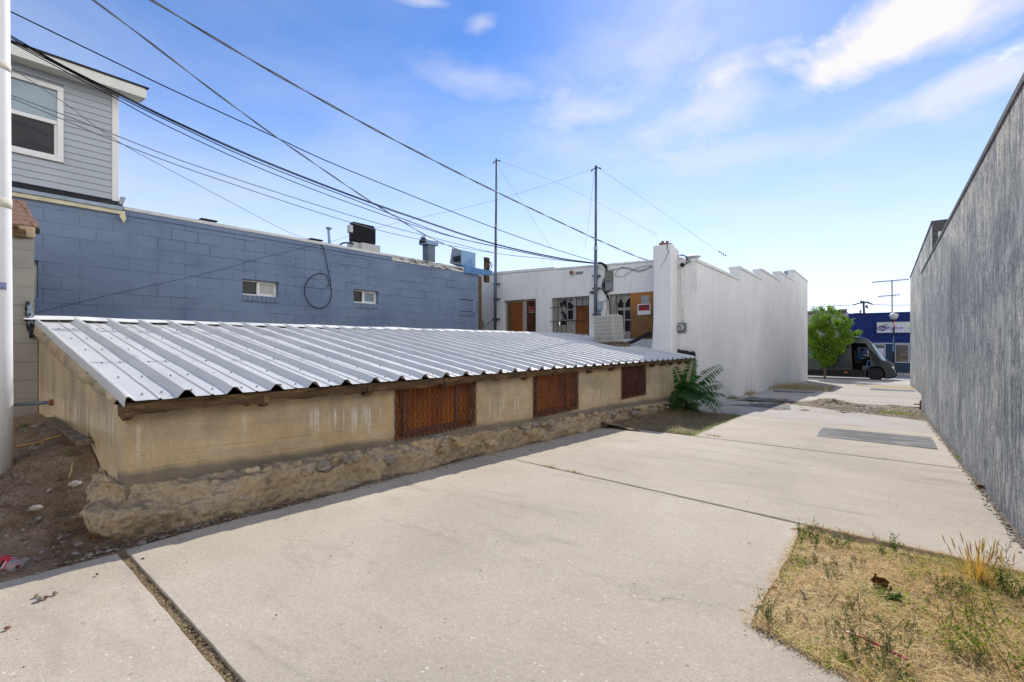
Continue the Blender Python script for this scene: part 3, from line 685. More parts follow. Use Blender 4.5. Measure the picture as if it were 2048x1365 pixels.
scr.sort(key=lambda p: Vector(p).length)
m0 = MB(); m0.lathe([(.0065, 0.003), (.0065, .007), (.004, .008), (.004, .012)], scr[0], 6); s0 = m0.build('roof_screw', M['ac_dark'], roof)
for p in scr[1:100]:
    c_ = s0.copy(); COL.objects.link(c_); c_.parent = roof; c_.location = Vector(p) - Vector(scr[0])
for p in scr[100:]: mb.lathe([(.0065, 0.003), (.0065, .007), (.004, .008), (.004, .012)], p, 6)
mb.build('roof_screws', M['ac_dark'], roof)['kind'] = 'stuff'
# ridge cap strip, bent and pale
vs = []; fs = []; n = 60
for i in range(n + 1):
    y = .74 + i / n * 11.2; w = .012 * mnoise.noise(Vector((y * 1.3, 3, 3))); 
    vs += [(-7.20 + w, y, rz(-7.2) + .030 + .012 * mnoise.noise(Vector((y * 3.2, 1, 1)))), (-7.37, y, rz(-7.37) + .042 + w * .8), (-7.42, y, rz(-7.38) + .044 + w), (-7.42, y, rz(-7.38) - .02 + w)]
for i in range(n):
    for k in range(3): fs.append((i * 4 + k, (i + 1) * 4 + k, (i + 1) * 4 + k + 1, i * 4 + k + 1))
mb = MB(); mb.add(vs, fs); rc = mb.build('ridge_flashing', M['white_trim'], shed)
so = rc.modifiers.new('solid', 'SOLIDIFY'); so.thickness = .004
# rotten eaves beam and rafter ends
def rough_beam(mb, x0, x1, y0, y1, zt, zb, n, amp):
    vs = []; 
    for i in range(n + 1):
        y = y0 + (y1 - y0) * i / n
        a = amp * mnoise.noise(Vector((y * 3.1, 2, 1))); b = amp * 1.6 * mnoise.noise(Vector((y * 4.7, 7, 3))) + amp * mnoise.noise(Vector((y * 17, 7, 3)))
        c = amp * mnoise.noise(Vector((y * 2.3, 9, 5)))
        vs += [(x0, y, zt + a * .4), (x1 + c, y, zt + a * .4), (x1 + c * 1.3, y, (zt + zb) / 2 + b * .3), (x1 + c - .008, y, zb + b), (x0, y, zb + b * .6)]
    fs = [(i * 5 + k, i * 5 + (k + 1) % 5, (i + 1) * 5 + (k + 1) % 5, (i + 1) * 5 + k) for i in range(n) for k in range(5)]
    fs += [(0, 1, 2, 3, 4)[::-1], tuple(n * 5 + k for k in range(5))]
    mb.add(vs, fs)
mb = MB(); rough_beam(mb, -3.85, -3.772, .84, 5.3, -.378, -.455, 110, .017); rough_beam(mb, -3.85, -3.78, 5.32, 12.3, -.380, -.440, 150, .017)
mb.build('eaves_beam', M['old_wood'], shed)
for yy in (.835, 2.62, 1.68, 3.6, 5.1, 6.9, 7.7, 9.1, 9.6, 10.2, 10.7, 11.3, 11.8):
    mb = MB(); w = .05 if yy > 1 else .045
    dx = .02 if yy > 1 else 0
    xb_ = -4.6 if yy > 1 else -3.95
    mb.prism([(xb_, yy, rz(xb_) - .03), (-3.80 + dx + .02, yy, -.385), (-3.80 + dx + .02, yy, -.455 - .03 * random.random()), (-3.84 + dx, yy, -.50), (xb_, yy, rz(xb_) - .15)], (0, w, 0))
    mb.build('rafter', M['old_wood'], shed, bevel=.006)
# expanded metal grates with a rusted panel behind each
for gi, (a, b) in enumerate(grates):
    zb = -.985 - .03 * (a - 3.0) if a < 8 else -1.058
    zt = -.425
    fr = MB(); nm = 'grate'
    e = .02
    fr.box(WX - .02, WX + .004, a, a + .035, zb, zt); fr.box(WX - .02, WX + .004, b - .035, b, zb, zt)
    fr.box(WX - .021, WX + .003, a + .035, b - .035, zb, zb + .03)
    fo = fr.build('grate', M['rust'], shed)
    mb = MB()
    if gi < 2:
        cw = .066; ch = .12; n = int((b - a) / cw); rows = int((zt - zb) / ch) + 1
        for i in range(n + 1):
            yc = a + .01 + i * (b - a - .02) / n
            for s_ in (-1, 1):
                pts = []
                for j in range(rows * 4 + 1):
                    z = zb + j * ch / 4
                    if z > zt + .03: break
                    ph = (j % 4) / 4; w = (0, .8, 1, .8)[j % 4] if (j // 4) % 1 == 0 else 0
                    alt = -1 if (j // 4) % 2 else 1
                    yo = s_ * cw * .25 * (1 if (j % 4) in (1, 2) else -1) * 1.0
                    pts.append((WX + .012 + .004 * s_ + .004 * mnoise.noise(Vector((yc * 5, z * 5, 1))), yc + yo, z))
                mb.tube(pts, .0058, 4, False)
    else:
        n = 24
        for i in range(n):
            yc = a + .03 + (b - a - .06) * (i + .5) / n
            mb.box(WX + .003, WX + .007, yc - .006, yc + .006, zb, zt)
        rws = int((zt - zb) / .03)
        for j in range(rws): mb.box(WX + .0035, WX + .0085, a + .03, b - .03, zb + j * .03, zb + j * .03 + .012)
    mb.build('lattice', M['rust_lat'] if gi < 2 else M['rust_dark'], fo)
    mb = MB(); xb = WX - .09 if gi < 2 else WX - .03
    mb.box(xb - .03, xb, a - .001 + .002, b - .002, zb, zt + .05)
    if gi < 2:
        mb.build('backing_panel', M['rust_panel'], fo)
        mb = MB(); mb.box(xb + .001, xb + .03, a + .16, a + .205, zb, zt); mb.box(xb + .001, xb + .031, b - .26, b - .22, zb, zt); mb.box(xb + .001, xb + .029, a + .205, b - .26, zb, zb + .07)
        mb.build('inner_frame', M['rust'], fo)
    else: mb.build('backing_panel', M['rust_dark'], fo)
# flashing and tar where the shed meets the block hut
mb = MB(); q = [pX(x, y, -7.268) for x, y in ((54, 603), (61, 602), (66, 625), (67, 652), (55, 655), (54, 630))]
mb.prism(q, (.004, 0, 0)); fl = mb.build('corner_flashing', M['lead'], shed)
mb = MB()
for x, y, r in ((53, 608, 4), (52, 618, 4), (52, 628, 4), (53, 640, 3.5), (56, 633, 2.5), (60, 629, 2), (58, 606, 3), (55, 652, 4), (61, 660, 5), (65, 668, 6), (68, 664, 5), (63, 650, 3), (66, 655, 4), (60, 672, 4)):
    p = pX(x, y, -7.262); mb.ico(p, r / 945 * 5.4, (.3, 1, 1.3), .3, 2)
mb.build('tar_daub', M['tar'], fl)
# the pipe entering the end wall
p0 = pY(107, 805, .86); p1 = pD(-15, 812, 4.7)
t = thing('drain_pipe', 'grey horizontal pipe running from the white pole into the tan end wall', 'pipe', p0)
mb = MB(); mb.tube([p0 + Vector((0, .05, 0)), p0.lerp(p1, .5), p1], .017, 10); mb.build('pipe', M['dark_steel'], t, smooth=True)
mb = MB(); mb.lathe([(.028, -.002), (.03, .0), (.03, .03), (.02, .04)], p0 - Vector((0, .03, 0)), 12, 'y'); mb.build('collar', M['rust'], t)
# ================================================================== blue-grey painted block building with a sided upper storey
BX = -9.9
bb = thing('block_building', 'blue grey painted block building with a grey sided upper storey at its end', 'building', (-12, 5, -1.3))
wins = [(4.02, 4.725, .80 + .155, 1.27), (6.49, 7.20, .97, 1.295), (10.03, 10.72, .95, 1.325)]
mb = MB(); ys = [-9.] + [.55, 1.165] + [q for w in wins for q in w[:2]] + [10.89]
allw = [(.55, 1.165, .675, 1.235)] + wins
cur = -9.
for (a, b, z0, z1) in allw:
    mb.box(BX - .3, BX, cur, a, -1.6, 2.12)
    mb.box(BX - .3, BX, a, b, -1.6, z0); mb.box(BX - .3, BX, a, b, z1, 2.12); cur = b
mb.box(BX - .3, BX, cur, 10.89, -1.6, 2.12)
mb.build('wall', M['blue_block'], bb)
mb = MB(); mb.box(BX - 8, BX - .3, 10.6, 10.89, -1.6, 2.12); mb.box(BX - 8, BX - .3, -9, 10.6, 2.0, 2.1); mb.box(BX - 8, BX - 7.7, -9, 10.6, -1.6, 2.0); mb.build('roof_deck', M['tar'], bb)
# coping board (pale, peeling towards the far end)
g = G('peeling_white_coping', .8); n = g.noise(9, 6, .7); yy = g.sep()[1]
pe = g.rng(g.noise(1., 6, .75, g.map(scale=(3, 3, 16))), .5, .56)
col = g.mix(g.ma('MULTIPLY', pe, g.rng(yy, 7.3, 8.2)), g.ramp(n, (.3, (.50, .50, .49, 1)), (.7, (.68, .68, .66, 1))), (.12, .10, .085, 1))
M['peel'] = g.done(col, g.bump(n, .4, .01))
mb = MB(); mb.box(BX - .1, BX + .035, 2.165, 10.55, 2.205, 2.265); mb.build('coping', M['peel'], bb, bevel=.008)
mb = MB(); mb.box(BX - .1, BX + .02, 2.19, 7.6, 2.12, 2.205); mb.build('painted_fascia', M['blue_block'], bb, bevel=.005)
mb = MB(); mb.box(BX - .1, BX + .02, 7.6, 10.55, 2.12, 2.205); mb.build('bare_fascia', M['peel'], bb, bevel=.005)
mb = MB(); mb.box(BX - .1, BX + .05, -9, 2.15, 2.12, 2.185); mb.build('eaves_trim', M['yellowed'], bb, bevel=.008)
mb = MB(); mb.box(BX - .1, BX + .075, -9, 2.145, 2.185, 2.245); mb.build('gutter', M['lead'], bb, bevel=.006)
mb = MB(); mb.prism([(BX + .05, 2.10, 2.09), (BX + .05, 2.17, 2.185), (BX + .05, 2.19, 2.06), (BX + .05, 2.16, 1.98)], (.02, 0, 0)); mb.build('gutter_end', M['yellowed'], bb)
mb = MB(); mb.prism([(BX + .07, -9, 2.245), (BX - .06, -9, 2.36), (BX - .06, -9, 2.245)], (0, 11.15, 0)); mb.build('skirt_roof', M['tar'], bb)
mb = MB(); mb.prism([(BX - .02, 2.15, 2.25), (BX - .02, 2.20, 2.42), (BX - .02, 2.13, 2.42), (BX - .02, 2.11, 2.30)], (.03, 0, 0)); mb.build('flashing_tab', M['steel'], bb)
# upper storey
UX = BX - .06; y1 = 2.03
mb = MB(); mb.box(UX - 5, UX - .02, -9, y1, 2.2, 4.25); mb.build('upper_wall', M['siding'], bb)
mb = MB(); z = 2.36; ex = .1016
wy0, wy1, wz0, wz1 = .05, 1.445, 2.775, 3.93
while z < 4.1:
    zt = min(z + ex, 4.12)
    spans = [(-9, y1)] if (zt < wz0 + .02 or z > wz1 - .02) else [(-9, wy0), (wy1, y1)]
    for a, b in spans:
        mb.prism([(UX + .016, a, z), (UX + .002, a, zt), (UX - .02, a, zt), (UX - .02, a, z)], (0, b - a, 0))
    z += ex
mb.build('siding', M['siding'], bb)
mb = MB(); mb.box(UX - .04, UX + .03, y1, y1 + .085, 2.34, 4.12); mb.build('corner_trim', M['vinyl'], bb, bevel=.006)
mb = MB(); mb.box(UX - .01, UX + .28, -9, 2.395, 4.10, 4.128); mb.build('soffit', M['cream'], bb)
mb = MB(); mb.box(UX + .28, UX + .31, -9, 2.40, 4.072, 4.235); mb.prism([(UX + .30, 2.40, 4.075), (UX + .30, 2.40, 4.232), (UX - .02, 2.40, 4.28), (UX - .02, 2.40, 4.105)], (0, .02, 0)); mb.build('fascia', M['cream'], bb, bevel=.006)
mb = MB(); mb.prism([(UX + .33, -9, 4.237), (UX - .03, -9, 4.30), (UX - .03, -9, 4.325), (UX + .33, -9, 4.262)], (0, 11.45, 0)); mb.prism([(UX - .03, -9, 4.30), (UX - 5, -9, 5.02), (UX - 5, -9, 5.05), (UX - .03, -9, 4.325)], (0, 11.12, 0)); mb.build('roof', M['tar'], bb)
wn = MB()
fw = .07
wn.box(UX - .03, UX + .045, wy0, wy1, wz1 - fw, wz1); wn.box(UX - .03, UX + .045, wy0, wy1, wz0, wz0 + fw)
wn.box(UX - .03, UX + .045, wy0, wy0 + fw, wz0 + fw, wz1 - fw); wn.box(UX - .03, UX + .045, wy1 - fw, wy1, wz0 + fw, wz1 - fw)
wo = wn.build('window', M['vinyl'], bb, bevel=.006)
mb = MB(); mid = 3.37; mb.box(UX - .03, UX + .02, wy0 + fw, wy1 - fw, mid - .03, mid + .03); mb.build('meeting_rail', M['vinyl'], wo, bevel=.004)
mb = MB(); mb.box(UX - .025, UX + .004, wy0 + fw, wy1 - fw, mid + .03, wz1 - fw); mb.build('pane', M['glass_blue'], wo)
mb = MB(); mb.box(UX - .03, UX - .008, wy0 + fw + .03, wy1 - fw - .03, wz0 + fw + .03, mid - .03); mb.build('pane', M['glass_dark'], wo)
mb = MB(); 
mb.box(UX - .03, UX + .006, wy1 - fw - .03, wy1 - fw, wz0 + fw, mid - .03); mb.box(UX - .03, UX + .006, wy0 + fw, wy0 + fw + .03, wz0 + fw, mid - .03); mb.box(UX - .03, UX + .006, wy0 + fw + .03, wy1 - fw - .03, wz0 + fw, wz0 + fw + .03)
mb.build('sash', M['vinyl'], wo)
# small sliding windows sunk in the block wall, with brick sills
def small_win(a, b, z0, z1, blind=False):
    d = .14; f = .035; o = MB()
    X0 = BX - d
    if blind:
        o.box(X0 - .03, BX - .03, a + .02, b - .02, z0 + .02, z1 - .02); w = o.build('window', M['blue_block'], bb)
        o = MB(); o.box(BX - .04, BX - .006, b - .035, b, z0, z1); o.build('frame', M['lead'], w)
    else:
        o.box(X0 - .02, X0 + .03, a, b, z1 - f, z1); o.box(X0 - .02, X0 + .03, a, b, z0, z0 + f); o.box(X0 - .02, X0 + .03, a, a + f, z0 + f, z1 - f); o.box(X0 - .02, X0 + .03, b - f, b, z0 + f, z1 - f)
        m_ = (a + b) / 2 - .01; o.box(X0 - .02, X0 + .032, m_ - .03, m_ + .03, z0 + f, z1 - f)
        o.box(X0 - .018, X0 + .028, m_ + .03, b - f, z0 + f, z0 + f + .025); o.box(X0 - .018, X0 + .028, m_ + .03, b - f, z1 - f - .025, z1 - f); o.box(X0 - .018, X0 + .028, b - f - .025, b - f, z0 + f + .025, z1 - f - .025)
        w = o.build('window', M['vinyl'], bb, bevel=.004)
        o = MB(); o.box(X0 - .02, X0, a + f, m_ - .03, z0 + f, z1 - f); o.build('pane', M['glass_dark'], w)
        o = MB(); o.box(X0 - .02, X0 + .004, m_ + .03, b - f - .025, z0 + f + .025, z1 - f - .025); o.build('pane', M['glass_pale'] if a < 5 else M['glass_blue'], w)
    o = MB(); n = int((b - a) / .085); 
    for i in range(n):
        ya = a + (b - a) * i / n; jz = random.uniform(-.006, .006)
        o.box(BX - .10, BX + .022 + random.uniform(-.006, .006), ya + .006, ya + (b - a) / n - .004, z0 - .115 + jz, z0 - .012 + jz)
    o.build('sill', M['blue_block'], w, bevel=.006)
for a, b, z0, z1 in allw[:3]: small_win(a, b, z0, z1)
small_win(*allw[3], blind=True)
# coiled cable on the wall
def wallpts(lst, X): return [pX(x, y, X) for x, y in lst]
def smooth_path(P, k=4):
    out = []; n = len(P)
    for i in range(n - 1):
        a, b, c, d = P[max(i - 1, 0)], P[i], P[i + 1], P[min(i + 2, n - 1)]
        for j in range(k):
            t = j / k
            out.append(.5 * ((2 * b) + (c - a) * t + (2 * a - 5 * b + 4 * c - d) * t * t + (3 * b - a - 3 * c + d) * t ** 3))
    out.append(P[-1]); return out
coil = [(641, 489), (648, 500), (654, 530), (659, 553), (662, 575), (663, 592), (658, 606), (648, 615), (636, 617), (622, 611), (612, 596), (609, 582), (613, 566), (624, 553), (641, 547), (652, 551), (657, 561), (658, 569), (654, 574)]
mb = MB(); P = smooth_path(wallpts(coil, BX + .035), 5); mb.tube(P, .008, 5)
tag(mb.build('hanging_cable', M['cable'], smooth=True), 'loose black cable looped in a circle on the blue grey block wall', 'cable')
mb = MB(); mb.tube(smooth_path(wallpts([(71, 626), (150, 607), (255, 582), (420, 545), (540, 512), (640, 488)], BX + .02), 4), .0022, 4)
tag(mb.build('wall_cable', M['cable'], smooth=True), 'thin cable slanting across the blue grey block wall up to its coping', 'cable')
# rooftop things
RX = -10.9
t = thing('condenser_unit', 'black rooftop condenser with a grey box, on a pale block above the blue grey wall', 'air conditioner', pX(731, 500, RX))
p0, p1 = pX(707, 492, RX), pX(752, 492, RX); zt = pX(730, 449, RX).z; zb = pX(730, 488, RX).z
ya, yb = p0.y, p1.y; w = .24
mb = MB(); mb.box(RX - w, RX, ya, yb, zb, zt - .03); mb.build('coil_body', M['ac_dark'], t, bevel=.05, seg=3)
mb = MB(); mb.box(RX - w + .02, RX - .02, ya + .02, yb - .02, zt - .034, zt + .015); mb.build('top_cover', M['ac_dark'], t, bevel=.05, seg=3)
mb = MB()
for k in range(14): yk = ya + (yb - ya) * (k + .5) / 14; mb.box(RX + .001, RX + .012, yk - .004, yk + .004, zb + .05, zt - .06)
for k in range(5): zk = zb + (zt - zb) * (k + .5) / 5; mb.box(RX + .002, RX + .014, ya + .02, yb - .02, zk - .004, zk + .004)
mb.build('guard', M['ac_dark'], t)
mb = MB(); q0, q1 = pX(702.5, 450, RX), pX(707, 466, RX); mb.box(RX - .14, RX - .01, ya - .10, ya - .002, q1.z, q0.z); mb.build('control_box', M['ac_grey'], t, bevel=.01)
mb = MB(); mb.tube(smooth_path([pX(706, 466, RX), pX(701, 472, RX), pX(702, 477, RX), pX(707, 477, RX)]), .014, 6); mb.tube(smooth_path([pX(707, 488, RX), pX(695, 486, RX), pX(685, 487, RX), pX(678, 492, RX)]), .02, 6); mb.build('hose', M['black'], t, smooth=True)
mb = MB(); q0, q1 = pX(700, 489, RX), pX(761, 510, RX); c724 = pX(724, 500, RX + .1).y; mb.box(RX - .27, RX + .1, c724, pX(761, 500, RX + .1).y, 2.1, zb - .002); mb.box(RX - .27, RX - .001, ya - .02, c724 - .001, 2.1, zb - .004); mb.build('block_base', M['ac_grey'], t, bevel=.01)
t = thing('vent_pipe', 'slim blue grey vent pipe with a flat cap beside the black rooftop condenser', 'vent', pX(659, 488, -10.3))
p, q = pX(660, 487, -10.3), pX(657.5, 458, -10.3); p.z = 2.1
mb = MB(); mb.tube([p, q], .035, 10); mb.build('pipe', M['duct_blue'], t, smooth=True)
mb = MB(); mb.lathe([(.04, -.01), (.07, .0), (.07, .02), (.03, .04)], q, 12); mb.build('cap', M['steel'], t)
t = thing('exhaust_flue', 'square metal flue with a hooded cowl on the block building roof', 'vent', pX(863, 525, -10.4))
a, b = pX(857, 520, -10.4), pX(870.5, 491, -10.4); yc = (a.y + b.y) / 2; hw = (b.y - a.y) / 2
mb = MB(); mb.box(-10.4 - 2 * hw, -10.4, a.y, b.y, 2.1, b.z); mb.build('flue', M['dark_steel'], t, bevel=.01)
mb = MB(); z0, z1, z2 = pX(862, 490, -10.4).z, pX(862, 482, -10.4).z, pX(862, 474, -10.4).z; c0, c1 = pX(852.5, 480, -10.38).y, pX(876, 480, -10.38).y
xc = -10.4 - hw
mb.prism([(xc - 1.3 * hw, c0, z0), (xc + 1.3 * hw, c0, z0), (xc + 1.3 * hw, c0, z1), (xc + .5 * hw, c0, z2), (xc - .5 * hw, c0, z2), (xc - 1.3 * hw, c0, z1)], (0, c1 - c0, 0)); mb.build('cowl', M['duct_blue'], t, bevel=.008)
mb = MB(); mb.prism([(xc - 1.0 * hw, c0 - .004, z0 + .03), (xc + 1.0 * hw, c0 - .004, z0 + .03), (xc + 1.0 * hw, c0 - .004, z1), (xc, c0 - .004, z2 - .03), (xc - 1.0 * hw, c0 - .004, z1)], (0, .003, 0)); mb.build('cowl_opening', M['black'], t)
t = thing('vent_hood', 'blue sheet metal duct box with a pyramid pressed face beside a grey funnel hood', 'vent', pX(925, 530, -10.5))
a, b = pX(922.5, 500, -10.3), pX(951, 535, -10.3); z1 = pX(936, 503, -10.3).z; z0 = pX(936, 533, -10.3).z
mb = MB(); X_ = -10.3; c = Vector((X_ + .09, (a.y + b.y) / 2, (z0 + z1) / 2))
bk = [pY(904, 497, a.y - .02), pY(899.5, 527, a.y - .02)]
V = [(X_, a.y, z0), (X_, b.y, z0), (X_, b.y, z1), (X_, a.y, z1), tuple(c), tuple(bk[1]), (bk[1].x, b.y, z0), (bk[0].x, b.y, z1), tuple(bk[0])]
mb.add(V, [(0, 1, 4), (1, 2, 4), (2, 3, 4), (3, 0, 4), (3, 2, 7, 8), (2, 1, 6, 7), (1, 0, 5, 6), (5, 8, 7, 6)]); mb.build('duct_box', M['duct_blue'], t)
mb = MB(); mb.add([(X_, a.y - .004, z0), (X_, a.y - .004, z1), tuple(bk[0]), tuple(bk[1])], [(0, 1, 2, 3)]); mb.build('funnel_side', M['steel'], t)
mb = MB(); q = [pY(x, y, a.y - .03) for x, y in ((907, 514), (920, 511), (920, 524), (906, 524))]; mb.prism(q, (0, -.01, 0)); mb.build('funnel_opening', M['black'], t)
t = thing('roof_edge_flashing', 'bright blue metal flashing along the far corner of the block building roof', 'flashing', (BX, 10.8, 2.2))
mb = MB(); q = [pX(x, y, BX + .06) for x, y in ((929, 533.5), (985, 542), (985, 551), (955, 550), (931, 546))]
mb.prism(q, (-.03, 0, 0)); mb.build('front_face', M['duct_flash'], t)
mb = MB(); mb.box(BX - .5, BX + .03, q[0].y, q[1].y, q[1].z - .06, q[1].z + .0); mb.build('roof_face', M['duct_flash'], t)
t = thing('corner_downpipe', 'brown corner board between the block building and the white building', 'corner board', (BX, 10.95, -1))
mb = MB(); mb.box(BX - .12, BX + .01, 10.895, 11.03, -1.6, 2.08); mb.build('board', M['old_wood'], t)
for (xa, xb, y, lab) in ((405, 431, 442, 'flat black roof vent nearest the upper storey on the block building'), (623, 643, 481, 'flat black roof vent beside the slim vent pipe on the block building')):
    a, b = pX(xa, y, -10.2), pX(xb, y, -10.2); mb = MB(); mb.box(-10.5, -10.2, a.y, b.y, 2.1, a.z + .02); mb.box(-10.53, -10.17, a.y - .03, b.y + .03, a.z + .02, a.z + .05)
    tag(mb.build('roof_vent', M['tar'], bevel=.01), lab, 'vent', 'flat black roof vents')
t = thing('roof_post', 'short brown post wrapped in loose wires behind the blue flashing', 'post', pX(974, 545, -9.5))
p, q = pX(974, 545, -10.2), pX(974, 515, -10.2); p.z = 2.0
mb = MB(); mb.box(p.x - .1, p.x, p.y - .05, p.y + .13, p.z, q.z); mb.build('post', M['old_wood'], t)
mb = MB()
for k in range(5):
    mb.tube(smooth_path([pX(968 + random.uniform(-3, 3), 515 + random.uniform(-2, 8), -10.15), pX(978 + random.uniform(-2, 6), 522 + random.uniform(-4, 6), -10.12), pX(984 + random.uniform(-4, 3), 530, -10.12), pX(976 + random.uniform(-6, 6), 540, -10.12)]), .008, 4)
mb.build('loose_wires', M['cable'], t)
# ------------------------------------------------------------------ block hut at the left
hut = thing('block_hut', 'bare grey block hut with a brown shingle roof behind the white pole', 'hut', (-8, -1, -1))
mb = MB(); mb.box(-9.2, -7.28, -4, .826, .2, 1.13); mb.box(-9.2, -7.278, -4, .853, -1.3, .2); mb.build('wall', M['hut_block'], hut)
mb = MB(); mb.box(-9.2, -7.24, -4, .76, 1.13, 1.22); mb.build('wall_plate', M['old_wood'], hut, bevel=.01)
mb = MB(); mb.box(-9.2, -7.22, -4, .70, 1.22, 1.27); mb.build('upper_plate', M['old_wood'], hut, bevel=.01)
mb = MB(); mb.box(-7.4, -7.25, .70, .83, 1.145, 1.262); mb.build('corner_stone', M['rubble'], hut, bevel=.015)
RA, RB = pY(78, 456, .88), pY(49, 404, .88)
dx_, dz_r = RB.x - RA.x, RB.z - RA.z
mb = MB()
mb.prism([(RA.x, -4, RA.z), (RB.x, -4, RB.z), (RB.x - (RB.x - RA.x) * -1, -4, RA.z), (RB.x + dx_, -4, RA.z - .04), (RB.x, -4, RB.z - .05), (RA.x, -4, RA.z - .04)][:2] + [(RB.x + dx_, -4, RA.z), (RB.x + dx_, -4, RA.z - .05), (RB.x, -4, RB.z - .06), (RA.x, -4, RA.z - .045)], (0, 4.88, 0)); mb.build('roof', M['shingle'], hut)
mb = MB(); nn_ = 6
for i in range(nn_):
    x = RA.x + dx_ * i / nn_; z = RA.z + dz_r * i / nn_ + .012; ya = -4
    while ya < .87:
        yb = min(ya + .30 + random.uniform(-.03, .03), .885); mb.prism([(x, ya + .004, z), (x + dx_ / nn_ * 1.1, ya + .004, z + dz_r / nn_ * 1.05), (x + dx_ / nn_ * 1.1, ya + .004, z + dz_r / nn_ * 1.05 - .012), (x, ya + .004, z - .012)], (0, yb - ya - .006, 0)); ya = yb
mb.build('shingles', M['shingle'], hut)
mb = MB(); mb.box(RA.x - .04, RA.x + .012, -4, .885, RA.z - .065, RA.z - .012); mb.build('drip_edge', M['tar'], hut)
# white pole
pole = thing('white_pole', 'white painted steel pole at the left edge, with tape bands', 'pole', (-4.93, .36, -.9))
pb = pD(-3, 960, 3.33); pc = Vector((pb.x - .03, pb.y, -1.2)); ptop = pD(-3, -60, 3.37)
def prad(z): return .078 - .0055 * (z + .9)
mb = MB(); mb.tube([Vector((pc.x, pc.y, z)) for z in (-1.2, 0., 1., 2., 4., 7.)], [prad(z) for z in (-1.2, 0., 1., 2., 4., 7.)], 40); mb.build('shaft', M['pole_white'], pole, smooth=True)
def zpx(y): return pD(5, y, 3.33).z
for (ya, yb) in ((396, 415), (123, 138)):
    z0, z1 = zpx(yb), zpx(ya); mb = MB(); mb.tube([(pc.x, pc.y, z0), (pc.x, pc.y, z1)], [prad(z0) + .0025, prad(z1) + .0025], 40); mb.build('tape_band', M['tape'], pole, smooth=True)
def polepatch(px0, px1, py0, py1, mat, nm):
    mb = MB(); n = 8; zs = (zpx(py1), zpx(py0)); r = prad(0) + .004; vs = []
    # angle on the pole facing the camera
    base = math.atan2(-pc.y, -pc.x)
    for i in range(n + 1):
        a = base + (px0 + (px1 - px0) * i / n) 
        for z in zs: vs.append((pc.x + r * math.cos(a), pc.y + r * math.sin(a), z + random.uniform(-.008, .008)))
    mb.add(vs, [(2 * i, 2 * i + 2, 2 * i + 3, 2 * i + 1) for i in range(n)]); o = mb.build(nm, mat, pole); s_ = o.modifiers.new('s', 'SOLIDIFY'); s_.thickness = .002
polepatch(.15, .55, 565, 579, M['paper_blue'], 'torn_sticker'); polepatch(-.2, .15, 566, 576, M['paper_tan'], 'torn_tape')
# ================================================================== white stucco building
WY = 12.5; CX = -3.80
wb = thing('white_building', 'white stucco building with a stepped parapet and boarded rear windows', 'building', (-7.5, 22, -1.7))
def yp(x, y, Y=WY): return pY(x, y, Y)
ow = [(-10.21, -8.86, .24, 1.447), (-8.25, -6.92, .24, 1.42), (-6.28, -4.93, .12, 1.412)]
# rear wall with three openings ; top falls slightly to the corner
LX = -12.6
def topz(x): return 2.40 + (x + 11.39) / (-4.96 + 11.39) * (2.23 - 2.40)
mb = MB(); cur = LX
def pc_(mb, xa, xb, z0, z1=None):
    za = z1 if z1 is not None else topz(xa); zb_ = z1 if z1 is not None else topz(xb)
    mb.prism([(xa, WY, z0), (xb, WY, z0), (xb, WY, zb_), (xa, WY, za)], (0, .28, 0))
for (a, b, z0, z1) in ow:
    pc_(mb, cur, a, -1.9); pc_(mb, a, b, -1.9, z0)
    mb.prism([(a, WY, z1), (b, WY, z1), (b, WY, topz(b)), (a, WY, topz(a))], (0, .28, 0)); cur = b
pc_(mb, cur, CX, -1.9)
mb.build('rear_wall', M['white'], wb)
# side wall to the street with the stepped top
st = [(12.78, 17.11, 2.10), (17.11, 20.8, 2.50), (20.8, 25.04, 2.875), (25.04, 29.33, 3.29), (29.33, 35.07, 3.88)]
mb = MB()
for i, (a, b, z) in enumerate(st): mb.box(CX - .28, CX, a, b, -3, z)
mb.box(LX, CX - .28, 34.8, 35.07, -3, 3.88)
mb.build('side_wall', M['white'], wb)
mb = MB()
for i, (a, b, z) in enumerate(st): 
    aa = a if i else WY - .02
    mb.box(CX - .34, CX + .03, aa, b - (.002 if i < 4 else -.03), z, z + .085)
    mb.box(CX - .30, CX - .275, aa, b - .02, z - .35, z)
mb.build('parapet_cap', M['white_trim'], wb, bevel=.01)
mb = MB(); mb.box(LX, CX - .3, 12.75, 34.8, 1.75, 1.85); mb.build('roof_deck', M['steel'], wb)
mb = MB()
def capseg(xa, xb, dz=0, h=.075): mb.prism([(xa, WY - .03, topz(xa) + dz), (xb, WY - .03, topz(xb) + dz), (xb, WY - .03, topz(xb) + dz + h), (xa, WY - .03, topz(xa) + dz + h)], (0, .36, 0))
capseg(LX, -8.15, .0, .09); capseg(-8.15, CX - .35, -.004, .05)
mb.build('rear_parapet_cap', M['white_trim'], wb, bevel=.012)
